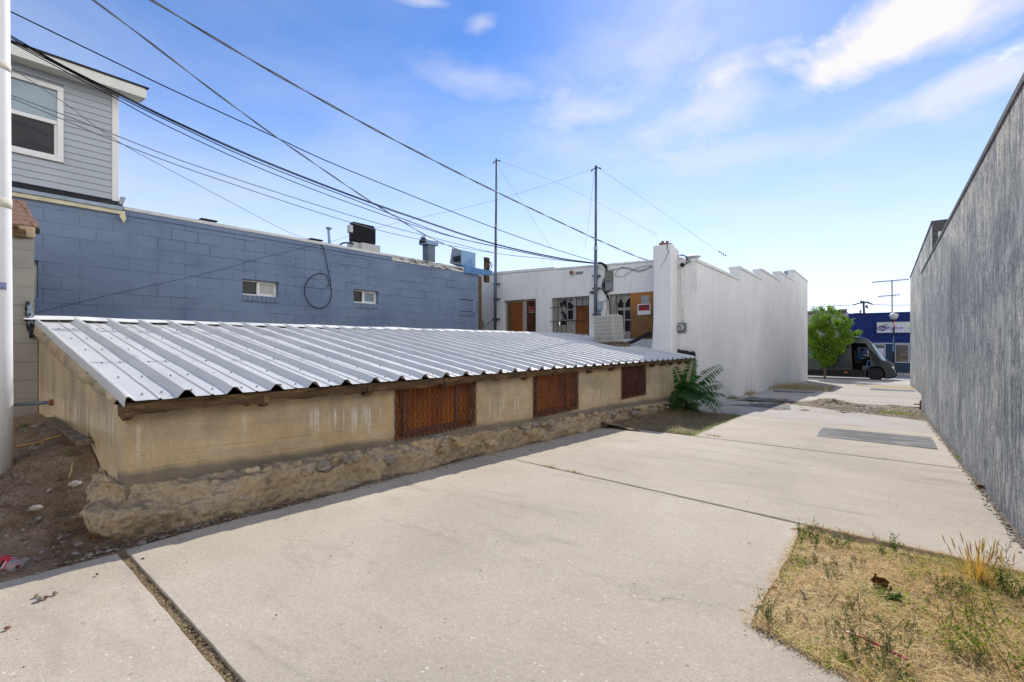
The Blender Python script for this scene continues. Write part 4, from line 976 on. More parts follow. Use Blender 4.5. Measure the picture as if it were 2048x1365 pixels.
# chimney
FY = 11.96
xl, xr = pY(1306, 560, FY).x, pY(1343, 560, FY).x
ztop = pY(1320, 490, FY).z
mb = MB()
sec_ = [(-.62, .17, .16), (-.32, .10, .10), (.0, .02, .02), (.6, .0, 0), (1.5, .0, 0), (2.3, .0, 0), (ztop, .0, 0)]
vs = []; fs = []
for z, e, ef in sec_:
    vs += [(xl - e, FY - ef, z), (xr + e * .35, FY - ef, z), (xr + e * .35, WY + .05, z), (xl - e, WY + .05, z)]
for i in range(len(sec_) - 1):
    for k in range(4): fs.append((i * 4 + k, i * 4 + (k + 1) % 4, (i + 1) * 4 + (k + 1) % 4, (i + 1) * 4 + k))
fs.append(tuple(len(vs) - 4 + k for k in range(4)))
for i in (len(vs) - 1, len(vs) - 2): x_, y_, z_ = vs[i]; vs[i] = (x_, y_, z_ - .09)
mb.add(vs, fs); ch = mb.build('chimney', M['white'], wb, bevel=.03, seg=3)
mb = MB(); a, b = pY(1318, 484, FY + .15), pY(1341, 484, FY + .15)
zf = ztop - .05
hs = [.17, .22, .15, .2, .12]; n = 5
for i in range(n):
    x0 = a.x + (b.x - a.x) * i / n; x1 = a.x + (b.x - a.x) * (i + 1) / n
    mb.box(x0, x1, FY + .15, FY + .19, zf - .02, zf + hs[i] * .8)
for i in range(3): mb.box(a.x, a.x + .03, FY + .19 + .07 * i, FY + .26 + .07 * i, zf - .02, zf + .15 - .03 * i); mb.box(b.x - .03, b.x, FY + .19 + .07 * i, FY + .26 + .07 * i, zf - .02, zf + .10 - .02 * i)
mb.build('broken_flue', M['brick'], ch, bevel=.006)
def crack(mb, pts, Y, w=.012):
    P = [pY(x, y, Y) for x, y in pts]
    for i in range(len(P) - 1):
        a, b = P[i], P[i + 1]; ww = w * (1 - .7 * i / len(P)); mb.prism([a + Vector((-ww, 0, 0)), a + Vector((ww, 0, 0)), b + Vector((ww * .8, 0, 0)), b + Vector((-ww * .8, 0, 0))], (0, .004, 0))
mb = MB(); crack(mb, [(1334, 489), (1335, 495), (1333, 499), (1337, 502), (1336, 507), (1333, 512), (1332, 518), (1328, 524), (1324, 530), (1320, 536)], FY - .003); mb.build('crack', M['black'], ch)
# windows of the rear wall
def wood_frame(a, b, z0, z1, name='window'):
    mb = MB(); Y0, Y1 = WY + .10, WY + .17; w = .075
    mb.box(a, b, Y0, Y1, z1 - .055, z1); mb.box(a, a + w, Y0, Y1, z0, z1 - .055); mb.box(b - w * .5, b, Y0, Y1, z0, z1 - .055); mb.box(a + w, b - w * .5, Y0, Y1, z0, z0 + .05)
    return mb
# first: two boards
a, b, z0, z1 = ow[0]
mb = wood_frame(a, b, z0, z1); m0 = yp(1042, 630).x; mb.box(m0, m0 + .15, WY + .09, WY + .16, z0 + .05, z1 - .055)
w1 = mb.build('window', M['pale_wood'], wb, bevel=.006)
mb = MB(); mb.box(a + .26, m0, WY + .10, WY + .125, z0 + .05, z1 - .06); mb.build('board', M['ply'], w1)
mb = MB(); mb.box(a + .075, a + .26, WY + .13, WY + .14, z0 + .05, z1 - .06); mb.build('side_strip', M['old_wood'], w1)
mb = MB(); mb.box(m0 + .15, b - .0375, WY + .125, WY + .14, z0 + .05, z1 - .056); mb.build('board', M['ply_dark'], w1)
def nails(par, x0, x1, za, zb, Y):
    mb = MB()
    for i in range(9): mb.lathe([(.016, 0), (.012, -.004)], (random.uniform(x0, x1), Y, random.uniform(za, zb)), 6, 'y')
    mb.build('knots', M['old_wood'], par)
# second: broken panes, bars, one board
a, b, z0, z1 = ow[1]
mb = wood_frame(a, b, z0, z1); m0 = yp(1143, 630).x; mb.box(m0, m0 + .12, WY + .09, WY + .17, z0 + .05, z1 - .055); mb.box(a + .075, a + .18, WY + .11, WY + .18, z0 + .05, z1 - .055)
w2 = mb.build('window', M['pale_wood'], wb, bevel=.006)
mb = MB(); xm = yp(1130, 630).x; mb.box(xm - .015, xm + .015, WY + .13, WY + .16, z0 + .30, z1 - .055)
for yy in (619.5, 640): zz = yp(1130, yy).z; mb.box(a + .18, m0, WY + .131, WY + .161, zz - .014, zz + .014)
mb.build('glazing_bar', M['pale_wood'], w2)
mb = MB(); mb.box(a + .18, m0, WY + .21, WY + .24, z0, z1); mb.build('dark_interior', M['glass_dark'], w2)
mb = MB(); zz = yp(1170, 610.5).z; mb.box(m0 + .12, b - .0375, WY + .10, WY + .125, z0 + .05, zz); mb.build('board', M['ply'], w2)
mb = MB(); mb.box(m0 + .12, b - .0375, WY + .145, WY + .16, zz, z1 - .055); mb.build('pane', M['glass_pale'], w2)
def shards(mb, x0, x1, za, zb, Y, n):
    for i in range(n):
        t = random.random() * 6.28; cx, cz = random.uniform(x0, x1), random.uniform(za, zb); pts = []
        side = random.choice('lrtb')
        if side == 'l': pts = [(x0, cz - .1), (x0, cz + .1), (x0 + random.uniform(.08, .25), cz)]
        if side == 'r': pts = [(x1, cz - .1), (x1, cz + .1), (x1 - random.uniform(.08, .25), cz + .03)]
        if side == 't': pts = [(cx - .1, zb), (cx + .1, zb), (cx, zb - random.uniform(.08, .2))]
        if side == 'b': pts = [(cx - .1, za), (cx + .1, za), (cx, za + random.uniform(.08, .25))]
        pts = [(min(max(x, x0), x1), min(max(z, za), zb)) for x, z in pts]
        m1 = MB(); yy_ = Y + random.uniform(0, .008); m1.prism([(x, yy_, z) for x, z in pts], (0, .004, 0)); m1.build('glass_shard', M['glass_pale'], mb)
shards(w2, a + .18, xm - .015, yp(1130, 640).z, yp(1130, 619.5).z, WY + .14, 5); shards(w2, xm + .015, m0, z0 + .3, yp(1130, 640).z, WY + .14, 6); shards(w2, a + .18, m0, yp(1130, 619.5).z, z1 - .06, WY + .14, 6)
mb = MB(); mb.box(a + .18, m0, WY + .12, WY + .14, z0 + .05, z0 + .33); mb.build('sash_panel', M['pale_wood'], w2)
mb = MB()
for xp in (1107, 1115, 1124, 1133, 1152.5, 1165, 1177.5): x = yp(xp, 630, WY - .02).x; mb.tube([(x, WY - .02, z0 - .02), (x, WY - .02, z1 + .0)], .009, 5)
for yq in (613.5, 642): z = yp(1140, yq, WY - .02).z; mb.box(a - .03, b + .01, WY - .034, WY - .028, z - .012, z + .012)
mb.build('security_bars', M['bar_iron'], w2)
# third: broken panes and strand board
a, b, z0, z1 = ow[2]
mb = wood_frame(a, b, z0, z1); m0 = yp(1261, 630).x; x1 = yp(1230, 630).x
mb.box(a + .075, x1, WY + .09, WY + .17, z0 + .05, z1 - .055); mb.box(x1, m0, WY + .10, WY + .16, z0 + .05, z0 + .22)
w3 = mb.build('window', M['pale_wood'], wb, bevel=.006)
mb = MB(); xm = yp(1244.5, 630).x; mb.box(xm - .02, xm + .02, WY + .13, WY + .16, z0 + .22, z1 - .055)
for yy in (616, 640): zz = yp(1244, yy).z; mb.box(x1, m0, WY + .131, WY + .161, zz - .016, zz + .016)
mb.build('glazing_bar', M['pale_wood'], w3)
mb = MB(); mb.box(x1, m0, WY + .21, WY + .24, z0, z1); mb.build('dark_interior', M['glass_dark'], w3)
mb = MB()
za, zb_ = yp(1244, 616).z, z1 - .055
for xa, xb in ((x1, xm - .02), (xm + .02, m0)):
    n = 9
    for k in range(n):
        u0, u1 = xa + (xb - xa) * k / n, xa + (xb - xa) * (k + 1) / n; hh = .13 + .07 * math.cos(k / n * 6.28) + random.uniform(-.02, .02)
        mb.prism([(u0, WY + .14, zb_), (u1, WY + .14, zb_), (u1, WY + .14, zb_ - hh), (u0, WY + .14, zb_ - hh + random.uniform(-.03, .03))], (0, .004, 0))
        hh = .03 + random.uniform(0, .05); mb.prism([(u0, WY + .14, za - .016), (u1, WY + .14, za - .016), (u1, WY + .14, za - .016 - hh), (u0, WY + .14, za - .016 - hh * .5)], (0, .004, 0))
mb.build('broken_glass', M['glass_pale'], w3)
mb = MB(); mb.box(m0, b, WY - .012, WY + .01, z0 + .03, z1 - .01); mb.build('board', M['osb'], w3)
p, q = yp(1282, 592, WY - .02), yp(1299, 608, WY - .02); mb = MB()
mb.box(p.x, q.x, WY - .018, WY - .013, q.z, p.z); mb.build('vent_grille', M['mesh_white'], w3)
mb = MB()
for i in range(9): x = p.x + (q.x - p.x) * (i + .5) / 9; mb.box(x - .003, x + .003, WY - .021, WY - .0185, q.z, p.z)
for i in range(8): z = q.z + (p.z - q.z) * (i + .5) / 8; mb.box(p.x, q.x, WY - .0215, WY - .0186, z - .003, z + .003)
mb.build('grille_slats', M['ac_dark'], w3)
for xp in (1232, 1243): x = yp(xp, 630, WY - .02).x; mb = MB(); mb.tube([(x, WY - .02, z1 - .30), (x, WY - .02, z1)], .009, 5); mb.build('security_bar', M['bar_iron'], w3)
# signs
def corner_sign(name, label, px4, Y, base, layers):
    (xa, ya), (xb, yb) = px4; p, q = pY(xa, ya, Y), pY(xb, yb, Y); w, h = q.x - p.x, p.z - q.z
    t = thing(name, label, 'sign', (p.x, Y, q.z))
    mb = MB(); mb.box(p.x, q.x, Y - .006, Y, q.z, p.z); mb.build('plate', base, t)
    for nm, mat, fn in layers:
        mb = MB(); fn(mb, p.x, q.z, w, h, Y - .006); mb.build(nm, mat, t)
def rect(x0, x1, z0, z1, d=.002):
    return lambda mb, X, Z, w, h, Y: mb.box(X + x0 * w, X + x1 * w, Y - d, Y - .0002, Z + z0 * h, Z + z1 * h)
def words(lst, d=.004):
    def fn(mb, X, Z, w, h, Y):
        for s, x0, z0, size, wf in lst: textmesh(mb, s, (X + x0 * w, Y - .001, Z + z0 * h), (1, 0, 0), (0, 0, 1), size * h, d - .001, wf * w)
    return fn
corner_sign('private_property_sign', 'black sign with orange PRIVATE PROPERTY lettering on the dark brown board', ((1055, 612), (1071.3, 626)), WY + .118, M['sign_black'],
  [('lettering', M['sign_orange'], words([('PRIVATE', .10, .60, .36, .80), ('PROPERTY', .06, .22, .36, .88)])), ('small_lettering', M['sign_white'], words([('NO TRESPASSING', .14, .06, .13, .72)]))])
corner_sign('posted_sign', 'white framed POSTED sign with red lettering on the strand board', ((1275.5, 609), (1301, 629)), WY - .0225, M['sign_white'],
  [('black_field', M['sign_black'], rect(.07, .93, .36, .93)), ('red_field', M['sign_red'], rect(.22, .80, .37, .52, .003)), ('lettering', M['sign_red'], words([('POSTED', .10, .70, .28, .80), ('NO TRESPASSING', .12, .55, .16, .76)], .004)), ('black_lettering', M['sign_black'], words([('KEEP OUT', .27, .395, .14, .48)], .0055)), ('blank_field', M['palegreen'], rect(.09, .91, .10, .32))])
# conduit, meter and their wiring by the corner
t = thing('electric_meter', 'round grey electric meter under a white conduit beside the chimney', 'meter', yp(1362, 655))
p, q = yp(1365, 652, WY - .03), yp(1365, 535, WY - .03)
mb = MB(); mb.tube([p, q], .028, 10); mb.build('conduit', M['white_trim'], t, smooth=True)
c = yp(1365, 656, WY - .02); mb = MB(); mb.box(c.x - .10, c.x + .10, WY - .06, WY - .001, c.z - .13, c.z + .13); mb.build('base_box', M['box_grey'], t, bevel=.01)
c = yp(1361.5, 656, WY - .06); mb = MB(); mb.lathe([(.115, -.0), (.115, -.03), (.10, -.04)], c, 20, 'y'); mb.build('ring', M['dark_steel'], t)
mb = MB(); mb.lathe([(.09, -.041), (.085, -.10), (.06, -.12)], c, 20, 'y'); mb.build('glass_dome', M['meter'], t, smooth=True)
c = yp(1364, 530, WY - .05); mb = MB(); mb.ico(c, .055, (1, 1, 1), .1, 2); mb.build('weatherhead', M['black'], t)
mb = MB()
for k in range(4):
    a_ = yp(1364 + random.uniform(-2, 2), 531, WY - .1); mb.tube(smooth_path([a_, yp(1372 + 3 * k, 528 - 2 * k, WY - .12), yp(1372 - 2 * k, 514 - k, WY - .1), yp(1362 - 3 * k, 509 + 2 * k, WY)]), .008, 4)
mb.build('service_wires', M['cable'], t)
t = thing('roof_ventilator', 'conical metal vent cap on the white building roof behind the corner', 'vent', yp(1387, 515, WY + .3))
c = yp(1386, 515, WY + .5); mb = MB(); mb.lathe([(.10, -.3), (.10, .0)], c, 14); mb.build('stack', M['steel'], t)
mb = MB(); mb.lathe([(.14, -.035), (.20, .0), (.20, .02), (.10, .065), (.02, .09)], c, 18); mb.build('cap', M['ac_grey'], t)
# boxes and cable bundle
def ebox(name, label, xa, ya, xb, yb, mat, d=.12, Y=WY, extra=None):
    p, q = pY(xa, ya, Y), pY(xb, yb, Y); t = thing(name, label, 'utility box', (p.x, Y, q.z))
    mb = MB(); mb.box(p.x, q.x, Y - d, Y - .001, q.z, p.z); mb.build('box', mat, t, bevel=.012)
    mb = MB(); mb.box(p.x + .012, q.x - .012, Y - d - .012, Y - d - .0005, q.z + .012, p.z - .012); mb.build('cover', mat, t, bevel=.006)
    if extra: extra(t, p, q)
ebox('utility_box', 'greenish utility box on the white wall, upper of two', 1213, 545, 1227, 563.5, M['box_green'])
ebox('utility_box', 'grey utility box on the white wall below the greenish one', 1213.5, 565, 1227, 582, M['box_grey'])
def tail(t, p, q):
    mb = MB(); mb.tube([Vector(((p.x + q.x) / 2, WY - .05, q.z)), Vector(((p.x + q.x) / 2, WY - .05, q.z - .18))], .03, 8); mb.build('conduit', M['box_grey'], t)
ebox('disconnect_box', 'small grey disconnect box with a conduit above the beige condenser', 1195, 604, 1206, 621, M['lead'], .1, WY, tail)
ebox('wall_box', 'small grey box low on the left end of the white rear wall', 960, 641, 967.5, 654, M['box_grey'], .08)
mb = MB()
start = (1207, 527)
for k, (pts) in enumerate([[(1203, 526), (1211, 532), (1212.5, 545), (1211, 560), (1208, 575), (1213, 590), (1219, 605), (1221, 632)], [(1204, 527), (1212, 537), (1213, 550), (1205, 565), (1204.5, 578), (1211, 588), (1216, 593)], [(1205, 528), (1213, 540), (1214, 552), (1207, 570), (1209, 580), (1213, 587), (1218, 581)], [(1206, 528), (1213, 533), (1213, 548), (1210, 566), (1210, 584), (1218, 598), (1222, 640)], [(1214, 588), (1213, 601), (1205, 605)], [(1213, 590), (1215, 612), (1211, 634)]]):
    mb.tube(smooth_path([yp(x, y, WY - .04 - .012 * k) for x, y in pts]), .014 if k < 4 else .008, 5)
mb.tube(smooth_path([yp(x, y, WY - .06) for x, y in ((1198, 526), (1204, 527), (1209, 531), (1213, 538))]), .03, 6)
tag(mb.build('cable_bundle', M['cable'], smooth=True), 'bundle of black cables dropping from the roofline past the two utility boxes', 'cables')
mb = MB()
for k, pts in enumerate([[(1213, 545), (1235, 538), (1250, 535), (1275, 541), (1290, 539), (1305, 534)], [(1215, 543), (1240, 537), (1260, 539), (1280, 544), (1305, 532)], [(1230, 552), (1243, 554), (1258, 546), (1275, 536), (1304, 531)], [(1229, 551), (1235, 541), (1245, 534)], [(1195, 534), (1212, 543), (1228, 541)]]):
    mb.tube(smooth_path([yp(x, y, WY - .02 - .008 * k) for x, y in pts]), .006, 4)
tag(mb.build('drooping_wires', M['wire'], smooth=True), 'slack thin grey wires looped along the top of the white rear wall', 'wires')
mb = MB(); mb.tube(smooth_path([yp(x, y, WY - .02) for x, y in ((967, 660), (972, 652), (984, 641), (990, 638))]), .008, 4)
tag(mb.build('wall_wire', M['cable'], smooth=True), 'short wire from the small low box to the left antenna mast', 'wire')
t = thing('wall_floodlight', 'small rusty floodlight bracket under the white rear parapet', 'light fitting', yp(1150, 545))
c = yp(1144, 546, WY - .1); mb = MB(); mb.lathe([(.03, .05), (.07, -.05), (.065, -.06)], c, 10, 'y'); mb.build('lamp_head', M['rust'], t)
a, b = yp(1152, 544, WY), yp(1166, 548, WY); mb = MB(); mb.box(a.x, b.x, WY - .02, WY, b.z, a.z - .01); mb.build('bracket', M['box_grey'], t)
# two antenna masts
for (xp, yt, yb, xb, lab) in ((993, 318, 668, 990, 'tall thin steel mast left of the boarded windows'), (1192, 332, 632, 1191, 'tall thin steel mast rising behind the beige condenser')):
    Ym = WY - .14; p, q = pY(xb, yb, Ym), pY(xp, yt, Ym); xj = pY((xp + xb) / 2, 545, Ym)
    t = thing('antenna_mast', lab, 'mast', p, 'steel masts on the white rear wall')
    mb = MB(); j = p.lerp(q, .62 if xp < 1000 else .45); mb.tube([p - Vector((0, 0, .2)), j], .046, 10); mb.tube([j, q], .036, 10); mb.build('tube', M['dark_steel'], t, smooth=True)
    mb = MB(); mb.tube([j - Vector((0, 0, .06)), j + Vector((0, 0, .06))], .052, 10); mb.build('coupling', M['steel'], t)
    for yk in ((568, 598, 638) if xp < 1000 else (552, 577, 629)):
        c = pY((xp * .3 + xb * .7), yk, Ym); mb = MB(); mb.box(c.x - .11, c.x + .11, Ym - .02, WY - .001, c.z - .018, c.z + .018); mb.build('bracket', M['dark_steel'], t)
    for s_ in (-1, 1):
        mb = MB(); mb.tube([q + Vector((s_ * .03, 0, -.06)), q + Vector((s_ * .13, 0, -.1))], .016, 6); mb.ico(q + Vector((s_ * .14, 0, -.11)), .03, (1, 1, 1), .1, 1); mb.build('insulator', M['ac_dark'], t)
mb = MB(); c = yp(1184.5, 585, WY - .06); mb.box(c.x - .06, c.x + .07, WY - .12, WY - .0, c.z - .025, c.z + .02)
tag(mb.build('wall_camera', M['black'], bevel=.01), 'tiny black camera on the white wall beside the right mast', 'camera')
# beige condenser on the metal roof
t = thing('condenser_unit', 'beige slatted condenser on boards on the metal lean-to roof', 'air conditioner', (-5.6, 11, -.05))
A0, A1, A2 = pY(1187, 690, 10.75), pY(1222.5, 690, 10.55), None
ang = R(0)
Rm = Matrix.Rotation(ang, 3, 'Z'); h = .68; wv = .28
fl_ = pY(1188, 685, 10.75); cx, cy = fl_.x + wv, 10.75 + wv
zb = fl_.z; C0 = Vector((cx, cy, zb)); tilt = Matrix.Rotation(R(-3), 3, 'Y') @ Rm
def lb(mb, x0, x1, y0, y1, z0, z1): mb.box(x0, x1, y0, y1, z0, z1, tilt, C0)
mb = MB(); lb(mb, -wv + .03, wv - .03, -wv + .03, wv - .03, .02, h - .04); mb.build('core', M['ac_dark'], t)
mb = MB(); lb(mb, -wv, wv, -wv, wv, h - .05, h); lb(mb, -wv, wv, -wv, wv, 0, .06)
for sx in (-1, 1):
    for sy in (-1, 1): lb(mb, min(sx * wv, sx * (wv - .05)), max(sx * wv, sx * (wv - .05)), min(sy * wv, sy * (wv - .05)), max(sy * wv, sy * (wv - .05)), .06, h - .05)
mb.build('casing', M['ac_beige'], t, bevel=.012)
mb = MB()
for k in range(1, 6):
    z = .06 + (h - .11) * k / 6
    lb(mb, -wv - .004, wv + .004, -wv - .004, wv + .004, z - .012, z + .012)
nn = 26
for k in range(nn):
    u = -wv + .06 + (2 * wv - .12) * k / (nn - 1)
    lb(mb, u - .006, u + .006, -wv + .002, -wv + .02, .06, h - .05); lb(mb, wv - .02, wv - .002, u - .006, u + .006, .06, h - .05)
mb.build('louvres', M['ac_beige'], t)
mb = MB()
for k in range(5): lb(mb, -wv - .12, wv + .06, -wv - .1 + k * .2, -wv - .02 + k * .2, -.06, -.005)
lb(mb, -wv - .12, -wv + .1, -wv - .12, wv + .1, -.12, -.062); lb(mb, wv - .1, wv + .1, -wv - .15, wv + .1, -.2, -.062)
mb.build('board_base', M['plank'], t, bevel=.006)
mb = MB(); mb.tube(smooth_path([pY(1243, 690, 11.3), pY(1254, 687, 11.5), pY(1268, 683, 11.8), pY(1285, 674, 12.2), pY(1300, 666, 12.42)]), .05, 8)
tag(mb.build('insulated_hose', M['black'], smooth=True), 'thick black hose running from the beige condenser up to the window sill', 'hose')
# tar heap at the foot of the corner
mb = MB()
for i in range(16):
    t_ = i / 15; p = pY(1345 + 40 * t_, 700 + 8 * t_, 12.40); mb.ico(p + Vector((0, 0, -.03 + random.uniform(-.02, .03))), random.uniform(.05, .10), (1.3, 1, .7), .35, 2)
tag(mb.build('tar_patch', M['tar'], smooth=False), 'black tar lumped along the foot of the white wall at the roof corner', 'tar patch')
# rooftop bits near the street end
mb = MB(); mb.box(-4.6, -4.1, 31.6, 33.4, 3.9, 4.25); mb.box(-4.5, -4.2, 33.4, 34.8, 3.9, 4.05)
tag(mb.build('rooftop_duct', M['steel'], bevel=.02), 'dark low duct on the far end of the white building roof', 'duct')
# ================================================================== grey stucco building at the right
RX_ = .765
rb = thing('grey_stucco_building', 'long grey streaked stucco side wall with a dark sloping coping on the right', 'building', (3, 8, -1.5))
mb = MB(); mb.box(RX_, RX_ + .35, -6, 16.25, -2.2, 1.80)
mb.box(RX_ + .35, RX_ + 9, 15.9, 16.25, -2.2, 1.80); mb.box(RX_ + .35, RX_ + 9, -6, 15.9, 1.2, 1.3)
o = mb.build('wall', M['grey_stucco'], rb)
mb = MB(); mb.box(RX_ - .012, RX_ + .38, -6, 16.27, 1.80, 1.87)
mb.build('coping', M['coping'], rb, bevel=.01)
fb = thing('street_front_block', 'taller grey stucco front block of the right hand building near the street', 'building', (5, 26, -2))
FX, FY_ = 1.17, 19.6
mb = MB(); mb.box(FX, FX + .33, FY_, 35.1, -2.9, 3.70); mb.box(FX + .33, 9, 34.8, 35.1, -2.9, 3.7); mb.box(FX + .33, 9, FY_, FY_ + .3, -2.9, 3.7); mb.box(FX + .33, 9, FY_ + .3, 34.8, 3.0, 3.1); mb.build('wall', M['grey_stucco'], fb)
mb = MB(); mb.box(FX - .02, FX + .4, FY_ - .02, 35.12, 3.70, 3.80); mb.box(FX + .4, 9, FY_ - .02, FY_ + .32, 3.70, 3.80); mb.build('coping', M['coping'], fb, bevel=.01)
pa, pb_, pc2 = pY(1868, 480, FY_ - .03).x, pY(1876, 480, FY_ - .03).x, pY(1896, 480, FY_ - .03).x
mb = MB(); mb.box(FX + .01, pb_, FY_ - .04, FY_ - .001, 1.4, 3.46); mb.box(FX + .01, 9, FY_ - .06, FY_ - .001, 3.46, 3.695); mb.build('end_trim', M['coping'], fb)
mb = MB(); mb.box(pb_ + .002, 9, FY_ - .02, FY_ - .002, 1.4, 3.458); mb.build('end_panel', M['vinyl'], fb)
# ================================================================== the street
SY = 48.0
def sy(x, y, Y=SY): return pY(x, y, Y)
shop = thing('blue_shop', 'royal blue single storey shop across the street with a long pale sign', 'building', (3, SY, ROAD))
xl = sy(1697, 700).x; xr = 14
ztop = sy(1760, 627.5).z; zb = sy(1760, 687.5).z
mb = MB(); mb.box(xl, xr, SY, SY + .3, zb, ztop); mb.box(xl, xl + .3, SY + .3, SY + 12, ROAD, ztop); mb.build('upper_wall', M['shop_blue'], shop)
w = [(sy(1735, 700).x, sy(1771, 700).x), (sy(1789, 700).x, sy(1819, 700).x), (sy(1838, 700).x, sy(1880, 700).x)]
zw0, zw1 = sy(1800, 726).z, sy(1800, 689).z
mb = MB(); cur = xl
for a, b in w:
    mb.box(cur, a, SY + .02, SY + .3, ROAD, zb); mb.box(a, b, SY + .02, SY + .3, ROAD, zw0); mb.box(a, b, SY + .02, SY + .3, zw1, zb); cur = b
mb.box(cur, xr, SY + .02, SY + .3, ROAD, zb); mb.build('lower_wall', M['shop_navy'], shop)
mb = MB(); mb.box(xl, xr, SY - .06, SY - .002, zb - .03, zb + .05); mb.build('trim_band', M['shop_trim'], shop)
mb = MB(); mb.box(xl - .02, xr, SY - .05, SY + .35, ztop, ztop + .07); mb.build('parapet_cap', M['shop_blue'], shop)
mb = MB(); mb.box(xl, xr, SY + .3, SY + 12, ztop - .5, ztop - .4); mb.build('roof_deck', M['tar'], shop)
for i, (a, b) in enumerate(w):
    mb = MB(); f = .07
    mb.box(a, b, SY - .02, SY + .08, zw1 - f, zw1); mb.box(a, b, SY - .02, SY + .08, zw0, zw0 + f); mb.box(a, a + f, SY - .02, SY + .08, zw0 + f, zw1 - f); mb.box(b - f, b, SY - .02, SY + .08, zw0 + f, zw1 - f)
    wo = mb.build('shop_window', M['shop_trim'], shop)
    mb = MB(); mb.box(a + f, b - f, SY + .05, SY + .06, zw0 + f, zw1 - f); mb.build('pane', M['glass_shop'], wo)
    mb = MB()
    if i == 0:
        p, q = sy(1756, 697, SY + .045), sy(1768, 716, SY + .045); mb.box(p.x, q.x, SY + .04, SY + .048, q.z, p.z); mb.build('window_poster', M['lilac'], wo)
    if i == 1:
        p, q = sy(1790.5, 712, SY + .045), sy(1817, 719, SY + .045); mb.box(p.x, q.x, SY + .04, SY + .048, q.z, p.z); mb.build('display_shelf', M['plank'], wo)
        mb = MB(); p, q = sy(1813.5, 700, SY + .045), sy(1817.5, 715, SY + .045); mb.box(p.x, q.x, SY + .035, SY + .04, q.z, p.z); mb.build('green_poster', M['box_green'], wo)
sg = thing('shop_sign', 'long pale shop sign with a purple emblem on the royal blue wall', 'sign', sy(1800, 665))
a, b = sy(1753.5, 645, SY - .1), sy(1900, 666.5, SY - .1)
b.z = sy(1753.5, 666.5, SY - .1).z
mb = MB(); mb.box(a.x, b.x, SY - .16, SY - .002, b.z, a.z); mb.build('frame', M['shop_trim'], sg)
Hs = a.z - b.z; e = .06
def sgx(x): return pY(x, 655, SY - .16).x
mb = MB(); mb.box(a.x + e, b.x - e, SY - .170, SY - .1601, b.z + e, a.z - e); mb.build('face', M['palegreen'], sg)
mb = MB(); mb.box(sgx(1755.5), sgx(1809), SY - .176, SY - .1701, b.z + e * 1.3, b.z + Hs * .76); mb.build('lilac_panel', M['lilac'], sg)
mb = MB(); mb.box(sgx(1809), sgx(1810.2), SY - .176, SY - .1701, b.z + e, a.z - e); mb.build('divider', M['shop_trim'], sg)
mb = MB(); textmesh(mb, 'Brigham.net', (sgx(1773.5), SY - .177, b.z + Hs * .30), (1, 0, 0), (0, 0, 1), Hs * .52, .006, sgx(1807.5) - sgx(1774.2), .25); mb.build('lettering', M['purple'], sg)
mb = MB(); textmesh(mb, 'net', (sgx(1815), SY - .177, b.z + Hs * .33), (1, 0, 0), (0, 0, 1), Hs * .3, .006, None, .25); mb.build('small_lettering', M['box_grey'], sg)
mb = MB(); c = Vector((sgx(1764.3), SY - .177, b.z + Hs * .42))
for k in range(5):
    rx, rzz = .26 * (1 - k * .17), .20 * (1 - k * .17)
    mb.tube([c + Vector((rx * math.cos(t * .2618) + .03 * k, -.004, rzz * math.sin(t * .2618) + .1 * rx * math.cos(t * .2618))) for t in range(25)], .018, 4)
mb.tube(smooth_path([c + Vector((-.40, -.004, -.16)), c + Vector((-.2, -.004, .16)), c + Vector((.15, -.004, .26)), c + Vector((.42, -.004, .10)), c + Vector((.30, -.004, -.12))]), .014, 4)
mb.tube(smooth_path([c + Vector((.05, -.004, .27)), c + Vector((.45, -.004, .30)), c + Vector((.80, -.004, .12))]), .010, 4)
mb.build('emblem', M['purple'], sg)
gf = thing('grey_shop', 'plain grey building with a dark cornice behind the street tree', 'building', (-4, SY, ROAD))
xa, xb = -14, sy(1692, 640).x - .02; zt = sy(1650, 623).z
mb = MB(); mb.box(xa, xb, SY - .02, SY + 12, ROAD, zt); mb.build('wall', M['grey_facade'], gf)
mb = MB(); mb.box(xa, xb + .06, SY - .14, SY - .021, zt - .22, zt + .06); mb.box(xb - .45, xb + .10, SY - .22, SY - .141, zt - .1, zt + .12); mb.build('cornice', M['grey_trim'], gf, bevel=.03)
mb = MB(); mb.box(sy(1617, 640).x, sy(1634, 640).x, SY - .07, SY - .021, sy(1620, 652).z, sy(1620, 645).z); mb.build('name_board', M['lilac'], gf)
mb = MB(); mb.box(sy(1612, 690).x, sy(1690, 690).x, SY - .06, SY - .021, ROAD + .4, sy(1620, 690).z); mb.build('shop_window', M['glass_shop'], gf)
